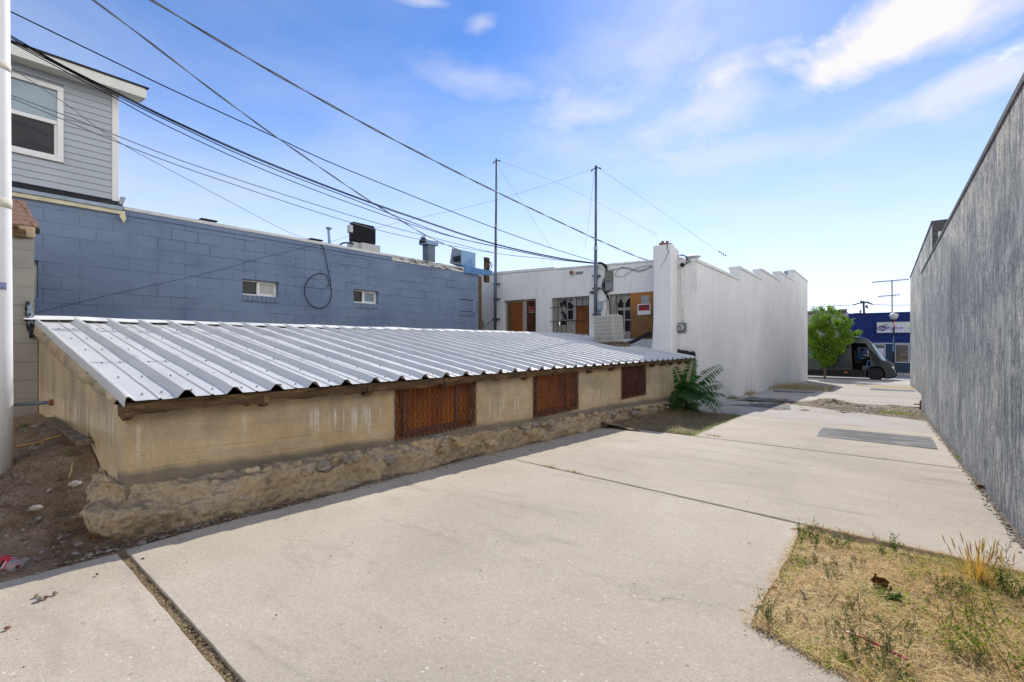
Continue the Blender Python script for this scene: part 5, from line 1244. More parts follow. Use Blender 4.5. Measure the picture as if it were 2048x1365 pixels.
# things above the shop roof
t = thing('roof_stack', 'low weathered brick stack on the blue shop roof', 'chimney', sy(1715, 628, 52))
p, q = sy(1707.5, 631, 52), sy(1723, 626, 52); mb = MB(); mb.box(p.x, q.x, 52, 52.6, ztop - .5, q.z); mb.build('stack', M['brick'], t)
c = sy(1721, 626, 52.3); mb = MB(); mb.lathe([(.05, -.1), (.05, .1), (.09, .12), (.09, .2), (.03, .24)], c, 8); mb.build('vent', M['dark_steel'], t)
t = thing('television_antenna', 'tall two tier television antenna mast above the blue shop', 'antenna', sy(1784, 627, 53))
p, q = sy(1784.5, 634, 53), sy(1784, 561, 53); mb = MB(); mb.tube([p, q], .05, 8); mb.build('mast', M['steel'], t)
for (x0, y0, x1, y1, n) in ((1745, 565, 1817, 559, 22), (1756, 593.5, 1798, 590, 12)):
    a, b = sy(x0, y0, 53), sy(x1, y1, 53); mb = MB(); mb.tube([a, b], .03, 6)
    for k in range(n):
        c = a.lerp(b, k / (n - 1)); L = .55 + .35 * math.sin(k * .35); mb.tube([c + Vector((-.02, -L, -.05 - .12 * (k % 2))), c + Vector((.05, L, .08 * (k % 3)))], .012, 4)
        mb.tube([c + Vector((0, 0, -.09)), c + Vector((.03, 0, .07))], .015, 4)
    mb.build('element_boom', M['dark_steel'], t)
t = thing('utility_pole', 'distant dark utility pole with a drooping crossarm behind the blue shop', 'utility pole', pY(1728, 630, 85))
p, q = pY(1728.5, 634, 85), pY(1727, 602.5, 85); mb = MB(); mb.tube([p, q], [.14, .11], 8); mb.build('shaft', M['ac_dark'], t)
mb = MB(); mb.tube([pY(1705.5, 610.5, 85), pY(1720, 606.5, 85), pY(1735, 606, 85), pY(1746, 609.5, 85)], .08, 6); mb.tube([pY(1721, 604, 85), pY(1735, 604, 85), pY(1743, 608, 85)], .05, 6); mb.build('crossarm', M['ac_dark'], t)
mb = MB(); mb.lathe([(.12, -.1), (.12, .15)], pY(1722.5, 604, 85), 8); mb.lathe([(.14, -.15), (.14, .2)], pY(1733, 614, 84.8), 8); mb.lathe([(.08, -.1), (.08, .1)], pY(1735, 616, 84.8), 8); mb.build('transformer', M['ac_dark'], t)
mb = MB(); mb.tube([pY(1560, 616, 85), pY(1640, 614, 85), pY(1706, 610.5, 85)], .035, 4); mb.tube([pY(1746, 609.5, 85), pY(1790, 611, 85), pY(1840, 610, 85), pY(1900, 607, 85)], .035, 4)
tag(mb.build('power_line', M['wire']), 'faint far power line through the distant utility pole', 'wire')
# lamp post with flag and banner
LY = 46.6
def ly(x, y): return pY(x, y, LY)
base = ly(1787.5, 730); base.z = ROAD + .12
lp = thing('street_lamp', 'black street lamp with a white globe, a small flag and a blue banner', 'street lamp', base)
mb = MB(); zt = ly(1787.5, 641).z; mb.tube([base, base + Vector((0, 0, .25)), base + Vector((0, 0, .3)), Vector((base.x, LY, zt))], [.16, .15, .085, .06], 12); mb.build('post', M['black'], lp)
c = ly(1787.5, 633.5); r = .30
mb = MB(); mb.lathe([(.07, -.34), (.10, -.30), (.12, -.24)], c, 14); mb.build('collar', M['black'], lp)
mb = MB(); mb.lathe([(.13, -.24), (.21, -.16), (.27, -.03), (.295, .06), (.28, .15), (.19, .22), (.06, .26), (.03, .33)], c, 20); mb.build('globe', M['meter'], lp, smooth=True)
mb = MB(); P = [ly(x, y) for x, y in ((1788, 642), (1790.5, 645), (1789, 652), (1786.5, 656), (1784, 654.5), (1786, 648))]
mb.prism([p + Vector((0, -.10, 0)) for p in P], (0, .02, 0))
g = G('striped_flag', .8); s_ = g.sep(); 
wv_ = g.ma('FRACT', g.ma('MULTIPLY', g.ma('ADD', s_[0], g.ma('MULTIPLY', s_[2], -.35)), 9.))
M['flag'] = g.done(g.mix(g.ma('GREATER_THAN', wv_, .5), (.55, .02, .03, 1), (.65, .64, .66, 1)))
mb.build('flag', M['flag'], lp)
mb = MB(); P = [ly(x, y) for x, y in ((1786.2, 673), (1788.0, 673), (1788.4, 703), (1784.2, 703))]; mb.prism([p + Vector((0, -.12, 0)) for p in P], (0, .03, 0)); mb.build('banner', M['duct_flash'], lp)
# ------------------------------------------------------------------ delivery van
VY = 38.75; VW = 2.1
def vp(x, y): return pY(x, y, VY)
def vc(cx, cy): return vp(1610 + cx / 9.309, 650 + cy / 9.309)
van = thing('delivery_van', 'dark grey delivery van with an open side door, stopped in the street', 'van', (-3.2, VY + 1, ROAD))
xr0 = vp(1740, 700).x - 7.0
z_roof = vc(900, 212).z; z_bot = vc(1000, 985).z
sil = [(xr0, z_bot + .05), (xr0 - .02, z_roof - .35), (xr0 + .12, z_roof - .06), (xr0 + .5, z_roof - .005), (vc(300, 200).x, z_roof), (vc(860, 212).x, z_roof)]
for cx, cy in ((960, 216), (1040, 226), (1110, 246), (1180, 280), (1240, 326), (1262, 345)): p = vc(cx, cy); sil.append((p.x, p.z))
iw0 = len(sil) - 1
for cx, cy in ((1330, 425), (1400, 512), (1470, 602), (1525, 672)): p = vc(cx, cy); sil.append((p.x, p.z))
iw1 = len(sil) - 1
for cx, cy in ((1600, 700), (1660, 728), (1692, 752), (1703, 800), (1712, 870), (1716, 905), (1704, 955), (1660, 985), (1560, 1008), (1480, 1005)): p = vc(cx, cy); sil.append((p.x, p.z))
sil.append((vc(1100, 985).x, z_bot))
xd = vc(1150, 600).x; xn = vc(1716, 900).x
def inset(x): t = max(0, (x - xd) / (xn - xd)); return t
secs = [(.00, 1.0, .10), (.03, .55, .05), (.10, .28, .015), (.35, .08, 0), (VW / 2, 0, 0), (VW - .35, .08, 0), (VW - .10, .28, .015), (VW - .03, .55, .05), (VW, 1.0, .10)]
zc = (z_roof + z_bot) / 2
def section(y, k, s, grow=0.):
    out = []
    for x, z in sil:
        xx = x - k * .42 * inset(x) ** 1.2 * (1.0 if z > ROAD + .8 else .45)
        up = sm(zc, z_roof, z)
        zz = z - s * (1.2 if z > zc else -.2)
        yy = VY + y + (.10 * up * (1 if y < VW / 2 else -1) if abs(y - VW / 2) > .9 else 0)
        out.append(Vector((xx, yy, zz)))
    return out
SE = [section(*q) for q in secs]
n = len(sil); vs = [p for S_ in SE for p in S_]
fs = [tuple(range(n))] + [tuple((len(SE) - 1) * n + k for k in range(n - 1, -1, -1))]
for j in range(len(SE) - 1):
    for i in range(n): fs.append((j * n + i, (j + 1) * n + i, (j + 1) * n + (i + 1) % n, j * n + (i + 1) % n))
g = G('dark_grey_van_paint', .28, .25, .5); g.b.inputs['Coat Weight'].default_value = .35; g.b.inputs['Coat Roughness'].default_value = .08
M['van'] = g.done(g.mix(g.noise(.8, 3), (.016, .026, .030, 1), (.026, .038, .043, 1)))
mb = MB(); mb.add(vs, fs); body = mb.build('body', M['van'], van)
import bmesh
def fixn(o):
    bm = bmesh.new(); bm.from_mesh(o.data); bmesh.ops.recalc_face_normals(bm, faces=bm.faces); bm.to_mesh(o.data); bm.free()
fixn(body)
def cut(o, mbc):
    c = mbc.build('cutter', M['black']); fixn(c)
    m_ = o.modifiers.new('b', 'BOOLEAN'); m_.operation = 'DIFFERENCE'; m_.object = c; m_.solver = 'EXACT'; m_.material_mode = 'TRANSFER'
    # parents do not matter here: bring the cutter into the same space
    c.location = o.parent.location * 0 if o.parent else (0, 0, 0)
    bpy.context.view_layer.update()
    me = bpy.data.meshes.new_from_object(o.evaluated_get(bpy.context.evaluated_depsgraph_get()))
    o.modifiers.clear(); old = o.data; o.data = me; me.name = old.name; bpy.data.objects.remove(c)
DOOR = [(852, 345), (900, 336), (1130, 345), (1160, 400), (1190, 500), (1213, 660), (1213, 840), (1065, 848), (885, 838)]
mb = MB(); mb.prism([vc(x, y) + Vector((0, -.3, 0)) for x, y in DOOR], (0, 2.05, 0)); cut(body, mb)
mb = MB(); mb.prism([vc(x, y) + Vector((0, 1.5, 0)) for x, y in ((960, 420), (1140, 420), (1190, 560), (1200, 640), (960, 640))], (0, 1.2, 0)); cut(body, mb)
wx = [vc(1312, 940), Vector((xr0 + 1.35, VY, 0))]; wr = .44; zc_ = ROAD + wr
for w_ in wx:
    mb = MB(); mb.lathe([(wr + .08, -.2), (wr + .08, .45)], (w_.x, VY, zc_), 28, 'y'); cut(body, mb)
    mb = MB(); mb.lathe([(wr + .08, VW - .45), (wr + .08, VW + .2)], (w_.x, VY, zc_), 28, 'y'); cut(body, mb)
for w_ in wx:
    for yy in (VY + .03, VY + VW - .33):
        mb = MB(); mb.lathe([(wr * .62, .0), (wr * .9, -.0), (wr, .05), (wr, .25), (wr * .9, .30), (wr * .62, .30)], (w_.x, yy, zc_), 32, 'y'); wh = mb.build('wheel', M['black'], van, smooth=False)
        mb = MB(); mb.lathe([(wr * .61, .02), (wr * .58, .03), (wr * .5, .08), (wr * .2, .07), (wr * .18, .03), (wr * .1, .02)], (w_.x, yy, zc_), 24, 'y'); mb.build('rim', M['ac_dark'], wh)
        mb = MB()
        for k in range(6):
            a = k * math.pi / 3; u = Vector((math.cos(a), 0, math.sin(a))); mb.tube([Vector((w_.x, yy + .03, zc_)) + u * wr * .16, Vector((w_.x, yy + .035, zc_)) + u * wr * .58], .035, 5)
        mb.build('spokes', M['dark_steel'], wh)
# windscreen shell a few millimetres proud of the slope
def shell(i0, i1, j0, j1, off, trim):
    out = []; 
    for j in range(j0, j1 + 1):
        for i in range(i0, i1 + 1):
            a = SE[j][max(i - 1, 0)]; b = SE[j][min(i + 1, n - 1)]; d = (b - a); nr = Vector((-d.z, 0, d.x)); nr.normalize(); nr = nr if nr.x > 0 else -nr
            side = (.006 if j == 1 else 0)
            out.append(SE[j][i] + nr * off + Vector((0, -off * (1 if j < 2 else 0), 0)))
    m_ = i1 - i0 + 1
    f_ = [(a * m_ + b, (a + 1) * m_ + b, (a + 1) * m_ + b + 1, a * m_ + b + 1) for a in range(j1 - j0) for b in range(m_ - 1)]
    return out, f_
v_, f_ = shell(iw0, iw1, 0, len(SE) - 1, .012, 0)
mb = MB(); mb.add(v_, f_); ws = mb.build('windscreen', M['windscreen'], van, smooth=True)
P = [vc(x, y) for x, y in ((1172, 450), (1190, 455), (1330, 610), (1405, 690), (1270, 670), (1240, 660))]
def plate(name, lst, mat, dy, par=van, d=.02):
    mb = MB(); mb.prism([vc(x, y) + Vector((0, dy, 0)) for x, y in lst], (0, d, 0)); return mb.build(name, mat, par)
# side quarter glass lies on the tapering side: follow the side inset
def side_off(p): return .0
plate('quarter_window', ((1205, 470), (1232, 480), (1385, 672), (1250, 655), (1225, 600)), M['glass_dark'], -.012)
plate('lower_cladding', ((40, 830), (830, 842), (1110, 852), (1110, 968), (830, 962), (40, 925)), M['black'], -.014)
plate('stripe', ((-420, 530), (205, 522), (200, 568), (-420, 575)), M['duct_flash'], -.012)
plate('side_panel', ((545, 700), (830, 690), (830, 815), (548, 805)), M['van'], -.016)
plate('panel_seam', ((508, 320), (540, 320), (540, 815), (508, 810)), M['black'], -.012)
M['amber'] = simple('amber_lens', (.75, .22, .01), .35, 0, .5, .1, 9)
plate('side_marker', ((727, 874), (795, 874), (795, 893), (727, 893)), M['amber'], -.022)
plate('side_marker', ((1510, 922), (1570, 925), (1570, 940), (1510, 938)), M['amber'], .03, van, .06)
M['lamp'] = simple('clear_headlamp_lens', (.75, .75, .74), .2, 0, .8, .05, 9)
mb = MB()
c = vc(1640, 800); mb.ico(c + Vector((-.03, .10, 0)), .10, (.8, 1, 1.1), .02, 2); c = vc(1640, 845); mb.ico(c + Vector((-.03, .10, 0)), .09, (.8, 1, 1.1), .02, 2); mb.build('headlight', M['lamp'], van, smooth=True)
mb = MB()
c = vc(1640, 800); mb.ico(c + Vector((-.03, VW - .10, 0)), .10, (.8, 1, 1.1), .02, 2); mb.build('headlight', M['lamp'], van, smooth=True)
plate('bumper', ((1480, 905), (1712, 890), (1712, 950), (1660, 990), (1560, 1010), (1480, 1008)), M['black'], .12, van, VW - .24)
mb = MB(); mb.tube([vc(1160, 800) + Vector((0, .05, 0)), vc(1160, 700) + Vector((0, .05, 0)), vc(1180, 672) + Vector((0, .05, 0)), vc(1210, 672) + Vector((0, .05, 0))], .028, 6); mb.tube([vc(1160, 775) + Vector((0, .05, 0)), vc(1210, 775) + Vector((0, .05, 0))], .028, 6); mb.build('grab_rail', M['duct_flash'], van)
plate('door_reflector', ((850, 385), (865, 385), (865, 425), (850, 428)), M['red_plastic'], .02)
mb = MB(); mb.tube(smooth_path([vc(1515, 690) + Vector((0, .4, .02)), vc(1525, 668) + Vector((0, .7, .03)), vc(1560, 672) + Vector((0, 1.1, .05))]), .02, 5); mb.build('wiper', M['black'], van)
plate('cab_floor', ((885, 842), (1210, 842), (1210, 852), (885, 852)), M['black'], .15, van, 1.5)
plate('parcel_tray', ((1060, 770), (1150, 770), (1150, 845), (1060, 845)), M['box_grey'], .5, van, .5)
mb = MB(); p = vc(1030, 640); mb.box(p.x - .35, p.x + .1, VY + .95, VY + 1.45, p.z - .35, p.z + .0); mb.prism([(p.x - .38, VY + .95, p.z), (p.x - .2, VY + .95, p.z), (p.x - .3, VY + .95, p.z + .62), (p.x - .42, VY + .95, p.z + .62)], (0, .5, 0)); mb.build('seat', M['black'], van, bevel=.04)
mb = MB(); c = vc(1130, 590); mb.tube([c + Vector((.1 * math.sin(t * .5236), .95 + .2 * math.cos(t * .5236), .17 * math.sin(t * .5236))) for t in range(13)], .018, 5); mb.build('steering_wheel', M['ac_dark'], van)
plate('dashboard', ((1120, 600), (1195, 590), (1215, 700), (1140, 690)), M['ac_dark'], .5, van, 1.1)
plate('dash_papers', ((1098, 560), (1165, 560), (1165, 580), (1098, 578)), M['sign_white'], .85, van, .3)
# driver (one continuous skinned body)
dy = VY + 1.08
pr = thing('person', 'driver in a blue shirt sitting at the wheel of the dark van', 'person', (vc(1040, 600).x, dy, ROAD))
def dp(cx, cy, oy=0): p = vc(cx, cy); p = p * ((dy + oy) / p.y); return p
J = {'pelvis': dp(1010, 655), 'waist': dp(1018, 610), 'chest': dp(1035, 550), 'neck': dp(1050, 508), 'head': dp(1062, 478), 'crown': dp(1060, 450),
     'ls': dp(1035, 530, -.19), 'le': dp(1062, 596, -.25), 'lw': dp(1110, 612, -.15), 'lh': dp(1128, 606, -.12), 'rs': dp(1035, 530, .19), 're': dp(1062, 596, .25), 'rw': dp(1110, 612, .15), 'rh': dp(1128, 606, .12),
     'lk': dp(1095, 668, -.14), 'lf': dp(1110, 755, -.14), 'lt': dp(1135, 765, -.14), 'rk': dp(1095, 668, .14), 'rf': dp(1110, 755, .14), 'rt': dp(1135, 765, .14), 'lp': dp(1015, 662, -.1), 'rp': dp(1015, 662, .1)}
E_ = [('pelvis', 'waist'), ('waist', 'chest'), ('chest', 'neck'), ('neck', 'head'), ('head', 'crown'), ('chest', 'ls'), ('ls', 'le'), ('le', 'lw'), ('lw', 'lh'), ('chest', 'rs'), ('rs', 're'), ('re', 'rw'), ('rw', 'rh'), ('pelvis', 'lp'), ('lp', 'lk'), ('lk', 'lf'), ('lf', 'lt'), ('pelvis', 'rp'), ('rp', 'rk'), ('rk', 'rf'), ('rf', 'rt')]
Rr = {'pelvis': .15, 'waist': .14, 'chest': .15, 'neck': .055, 'head': .10, 'crown': .08, 'ls': .075, 'rs': .075, 'le': .05, 're': .05, 'lw': .035, 'rw': .035, 'lh': .04, 'rh': .04, 'lk': .075, 'rk': .075, 'lf': .05, 'rf': .05, 'lt': .045, 'rt': .045, 'lp': .10, 'rp': .10}
def skinned(name, J, E_, Rr, root, mats, fn, parent):
    ks = list(J); me = bpy.data.meshes.new(name); off = Vector(parent['_w'])
    me.from_pydata([J[k] - off for k in ks], [(ks.index(a), ks.index(b)) for a, b in E_], [])
    o = bpy.data.objects.new(name, me); COL.objects.link(o)
    m_ = o.modifiers.new('s', 'SKIN'); m2 = o.modifiers.new('u', 'SUBSURF'); m2.levels = m2.render_levels = 2
    for k, sv in zip(ks, me.skin_vertices[0].data): sv.radius = (Rr[k], Rr[k]); sv.use_root = (k == root)
    bpy.context.view_layer.update()
    nm = bpy.data.meshes.new_from_object(o.evaluated_get(bpy.context.evaluated_depsgraph_get()))
    o.modifiers.clear(); o.data = nm
    for m in mats: nm.materials.append(m)
    for p in nm.polygons: p.material_index = fn(p.center + off); p.use_smooth = True
    o.parent = parent; o['_w'] = tuple(off); return o
M['skin'] = simple('brown_skin', (.16, .075, .045), .6, 0, .3, .1, 9); M['shirt'] = simple('blue_shirt', (.02, .16, .42), .8, 0, .2, .2, 12); M['trousers'] = simple('dark_trousers', (.02, .022, .03), .85, 0, .2, .2, 12)
zn, zw_, xsl = J['neck'].z, J['pelvis'].z + .02, J['le'].x
skinned('body', J, E_, Rr, 'pelvis', [M['skin'], M['shirt'], M['trousers']], lambda c: 0 if c.z > zn - .02 or (c.x > xsl - .02 and c.z > J['lk'].z + .09) else (1 if c.z > zw_ + .03 and c.x < xsl + .03 else 2), pr)
mb = MB(); c = J['head'] + Vector((-.01, 0, .075)); mb.lathe([(.105, -.05), (.108, .0), (.09, .05), (.04, .075)], c, 14); mb.box(c.x + .07, c.x + .19, c.y - .07, c.y + .07, c.z - .035, c.z - .02); mb.build('cap', M['trousers'], pr, smooth=False)
mb = MB(); c = J['head']; mb.ico(c + Vector((.10, 0, -.015)), .022, (1.2, .8, 1.2), .1, 1); mb.build('nose', M['skin'], pr, smooth=True)
for s_ in (-1, 1):
    h = J['lh'] if s_ < 0 else J['rh']
    mb = MB()
    for k in range(4): mb.tube([h + Vector((0, 0, .02 - .014 * k)), h + Vector((.035, -s_ * .01, .022 - .015 * k)), h + Vector((.05, -s_ * .04, .018 - .014 * k))], [.009, .009, .007], 5)
    mb.tube([h + Vector((-.01, -s_ * .02, .03)), h + Vector((.02, -s_ * .05, .045))], [.010, .008], 5)
    mb.build('fingers', M['skin'], pr, smooth=True)
# ------------------------------------------------------------------ street tree
def leafy(mb, c, size, nrm=None, asp=.6, fold=.25):
    d = Vector((random.gauss(0, 1), random.gauss(0, 1), random.gauss(0, .7))).normalized()
    a = d.orthogonal().normalized(); a.rotate(Matrix.Rotation(random.random() * 6.28, 3, d)); b = d.cross(a)
    L = size * random.uniform(.7, 1.3); W = L * asp
    p0, p1, p2, p3 = c - a * L / 2, c + b * W / 2 + d * L * fold * .3, c + a * L / 2, c - b * W / 2 + d * L * fold * .3
    m_ = c - d * L * fold * .2
    mb.add([p0, p1, p2, p3], [(0, 1, 2), (0, 2, 3)])
TY = 37.2
tb = pY(1649.5, 757.5, TY); tb.z = gz(36) + .01
tr = thing('street_tree', 'small leafy green street tree in front of the dark van', 'tree', tb)
top = pY(1660, 640, TY)
mb = MB(); mb.tube(smooth_path([tb, pY(1650, 740, TY), pY(1651, 728, TY), pY(1654, 700, TY), pY(1658, 665, TY), pY(1660, 630, TY)], 3), [.075, .068, .066, .066, .064, .062, .06, .058, .055, .05, .045, .04, .035, .03, .025, .02], 8)
for k in range(16):
    t = random.uniform(.28, .9); p = tb.lerp(top, t); a = random.random() * 6.28; L = (1.0 - t) * 1.2 + .3
    q = p + Vector((math.cos(a) * L * .8, math.sin(a) * L * .8, L * .9)); mb.tube([p, p.lerp(q, .5) + Vector((0, 0, -.06)), q], [.022, .015, .006], 5)
mb.build('trunk', M['bark'], tr, smooth=True)
blobs = [(1636, 640, 14), (1625, 655, 10), (1658, 648, 22), (1640, 668, 22), (1665, 676, 24), (1690, 655, 11), (1694, 668, 8), (1684, 640, 7), (1628, 690, 13), (1650, 700, 24), (1672, 700, 14), (1640, 715, 14), (1658, 718, 13), (1650, 728, 8), (1622, 670, 8), (1630, 706, 8), (1664, 625, 8), (1662, 617, 4), (1630, 620, 6), (1642, 622, 6), (1708, 668, 4), (1716, 667, 4), (1703, 672, 4), (1676, 625, 5), (1700, 645, 5), (1685, 685, 7), (1644, 618, 4), (1615, 683, 5), (1697, 680, 4)]
mb = MB()
for (x, y, r) in blobs:
    R_ = r * TY * .98 / 945 * .80
    c0 = pY(x, y, TY + random.uniform(-.5, .5) * min(1, r / 12))
    for k in range(max(3, int(r * r * .11))):
        d = Vector((random.gauss(0, 1), random.gauss(0, 1), random.gauss(0, 1))).normalized() * R_ * random.uniform(.55, 1.05); cc = c0 + d
        for q in range(random.randint(30, 44)): leafy(mb, cc + Vector((random.gauss(0, .10), random.gauss(0, .10), random.gauss(0, .09))), .10)
mb.build('crown', M['leaf_tree'], tr)
# ================================================================== overhead wires (straight in plan, hanging in between)
def wire(pts, d0, d1, r, name, label, group='overhead service wires', cat='wire', twist=0, n=4, k=4):
    x0, x1 = pts[0][0], pts[-1][0]; P = []
    for x, y in pts:
        t = (x - x0) / (x1 - x0); d = 1 / ((1 - t) / d0 + t / d1); P.append(pD(x, y, d))
    P = smooth_path(P, k); mb = MB(); mat = M['cable'] if cat == 'wire' and r > .006 else M['wire']
    if twist:
        L = 0; Q = []
        # resample finely so that the strands can wind
        F_ = []
        for i in range(len(P) - 1):
            m_ = max(1, int((P[i + 1] - P[i]).length / .12))
            for j in range(m_): F_.append(P[i].lerp(P[i + 1], j / m_))
        F_.append(P[-1])
        for s_ in range(twist):
            S_ = []; L = 0
            for i, p in enumerate(F_):
                if i: L += (F_[i] - F_[i - 1]).length
                a = L * 4.2 + s_ * 6.283 / twist; S_.append(p + Vector((math.cos(a) * r * 1.1, 0, math.sin(a) * r * 1.1)))
            mb.tube(S_, r, 5)
    else: mb.tube(P, r, 5)
    o = mb.build(name, mat, smooth=True); return tag(o, label, cat, group)
wire([(20, 23), (239, 129), (342, 179), (547, 273), (700, 342), (990, 457), (1110, 499), (1202, 527)], 5.6, 14.4, .0085, 'service_wire', 'single black wire sloping between the two twisted cables down to the right mast')
wire([(130, -42), (186, 0), (280, 70), (407, 167.5), (480, 222), (560.5, 280), (700, 376), (768, 420), (857, 474), (918, 500)], 5.0, 13.0, .007, 'service_cable', 'twisted black cable crossing the others steeply down to the blue vent hood', None, 'cable', 2)
wire([(230, -40), (302, 0), (424, 73.5), (553.7, 150), (700, 232), (813, 293), (990.5, 383), (1189, 477), (1277.6, 515), (1306, 523)], 5.2, 13.6, .0085, 'service_cable', 'topmost twisted black cable running down to the white chimney', None, 'cable', 2)
bundle = [([(20, 71), (128, 132.6), (239, 188), (342, 239), (513, 316), (700, 389.6), (836.7, 438), (990, 488), (1124, 517), (1202, 527.5)], .0085, 'upper wire of the close bundle passing over the grey sided storey'),
          ([(20, 75), (128, 135), (239, 191), (342, 241.5), (513, 318.5), (700, 391.6), (836.7, 440), (990, 489.5), (1124, 518), (1202, 528)], .0075, 'second wire of the close bundle, almost touching the upper one'),
          ([(20, 81), (140, 143), (239, 195), (342, 245), (513, 324), (700, 396.5), (884.5, 467), (990, 493), (1124, 519.5), (1202, 528.5)], .0075, 'third wire of the close bundle over the grey sided storey'),
          ([(20, 84), (140, 148), (239, 201), (342, 256), (513, 334), (700, 406.7), (886, 469), (1021, 500), (1124, 520), (1202, 529)], .0065, 'lowest thin wire of the close bundle over the grey sided storey')]
for pts, r, lab in bundle: wire(pts, 5.4, 14.4, r, 'service_wire', lab)
wire([(20, 190), (130, 231), (236, 273), (410, 338), (700, 431), (847, 471), (994, 507), (1093, 518), (1202, 529)], 5.3, 14.4, .006, 'service_wire', 'upper of two wires sagging across the grey siding below its window')
wire([(20, 195.5), (130, 241), (236, 285.4), (410, 350), (700, 445), (847, 481), (990, 506.7), (1096, 518.5), (1202, 529.5)], 5.3, 14.4, .006, 'service_wire', 'lower of two wires sagging across the grey siding below its window')
wire([(20, 135), (130, 207), (239, 285), (400, 372), (567, 460), (616, 479), (641, 488.5)], 5.5, 11.55, .005, 'service_wire', 'thin wire steeply crossing the siding down to the looped cable on the block wall')
# guy wires of the masts
G_ = 'thin guy wires of the masts'
wire([(1189, 338), (990, 401), (761, 454), (645, 490)], 14.25, 12.5, .0035, 'guy_wire', 'guy wire from the right mast top down to the block building roof', G_, 'guy wire')
wire([(997, 322), (1133, 374), (1315, 471)], 15.2, 13.3, .0035, 'guy_wire', 'guy wire from the left mast top across to the white chimney', G_, 'guy wire')
wire([(995, 330), (1040, 400), (1102, 496)], 15.2, 16.8, .0035, 'guy_wire', 'guy wire falling steeply to the roof from the left mast', G_, 'guy wire')
wire([(1188, 344), (1180, 420), (1170, 500)], 14.25, 16.2, .0035, 'guy_wire', 'near vertical guy wire beside the right mast', G_, 'guy wire')
wire([(1198, 337), (1300, 407), (1397, 476), (1437, 503), (1453, 512.5)], 14.2, 16.5, .0035, 'guy_wire', 'guy wire from the right mast toward the stepped parapet', G_, 'guy wire')
mb = MB()
for x, y in ((1439, 504), (1443, 506.5), (1447, 509), (1451, 511.5)): mb.ico(pD(x, y, 16.3), .028, (1, 1, 1), .1, 1)
tag(mb.build('strain_insulator', M['ac_dark']), 'string of small dark insulators at the low end of the guy wire above the parapet', 'insulator')
# ================================================================== vegetation and litter
def blade(mb, p, d, L, w, droop=.3, n=3):
    d = d.normalized(); s = d.cross(Vector((0, 0, 1)))
    if s.length < .05: s = Vector((random.gauss(0, 1), random.gauss(0, 1), 0))
    s.normalize(); vs = []; q = Vector(p)
    for i in range(n + 1):
        t = i / n; ww = w * (1 - t * .85); vs += [q - s * ww, q + s * ww]; q = q + d * (L / n); d = (d + Vector((0, 0, -droop / n))).normalized()
    mb.add(vs, [(2 * i, 2 * i + 1, 2 * i + 3, 2 * i + 2) for i in range(n)])
def inside(poly, x, y):
    c = False; j = len(poly) - 1
    for i in range(len(poly)):
        (xi, yi), (xj, yj) = poly[i], poly[j]
        if (yi > y) != (yj > y) and x < (xj - xi) * (y - yi) / (yj - yi) + xi: c = not c
        j = i
    return c
BED = [P1, P3, px(1780, 1100), P4, (.76, 3.9), (.76, 1.0), (P2[0] + .45, P2[1] - .16), P2]
def rnd_in(poly, bias=None):
    xs = [p[0] for p in poly]; ys = [p[1] for p in poly]
    while True:
        x, y = random.uniform(min(xs), max(xs)), random.uniform(min(ys), max(ys))
        if inside(poly, x, y): return x, y
def lying(mb, n, poly, zf, l0, l1, w, zj=.02, up=.12, pr=None, dirx=None):
    for _ in range(n):
        x, y = rnd_in(poly)
        if pr and fbm((x * 2.3, y * 2.3, 3.3), 3) + random.gauss(0, .25) < pr: continue
        a = random.random() * 6.28 if dirx is None else random.gauss(dirx, .7)
        d = Vector((math.cos(a), math.sin(a), random.uniform(-.05, up)))
        blade(mb, (x, y, zf(x, y) + random.uniform(.002, zj)), d, random.uniform(l0, l1), w * random.uniform(.6, 1.4), random.uniform(0, .25), 2)
mb = MB(); lying(mb, 15000, BED, bedz, .03, .10, .0011, .03)
struct(mb.build('dry_straw', M['straw']), 'stuff')
mb = MB(); lying(mb, 3500, BED, bedz, .05, .15, .0014, .045, .25, -.05)
struct(mb.build('dry_grass', M['straw_gold']), 'stuff')
mb = MB(); lying(mb, 1700, BED, bedz, .02, .07, .0012, .02, .1, .0)
struct(mb.build('twig_litter', M['twig']), 'stuff')
mb = MB()
for _ in range(420):
    x, y = rnd_in(BED)
    k = random.randint(3, 7)
    for q in range(k):
        a = random.random() * 6.28; blade(mb, (x, y, bedz(x, y)), Vector((math.cos(a) * .7, math.sin(a) * .7, random.uniform(.3, 1.2))), random.uniform(.02, .07), .0012, .3, 2)
struct(mb.build('dry_stubble', M['straw_dull']), 'stuff')
mb = MB()
for _ in range(260):
    x, y = rnd_in(BED); mb.ico((x, y, bedz(x, y) + .004), random.uniform(.003, .010), (1, 1, .6), .3, 1)
struct(mb.build('pebbles', M['stone']), 'stuff')
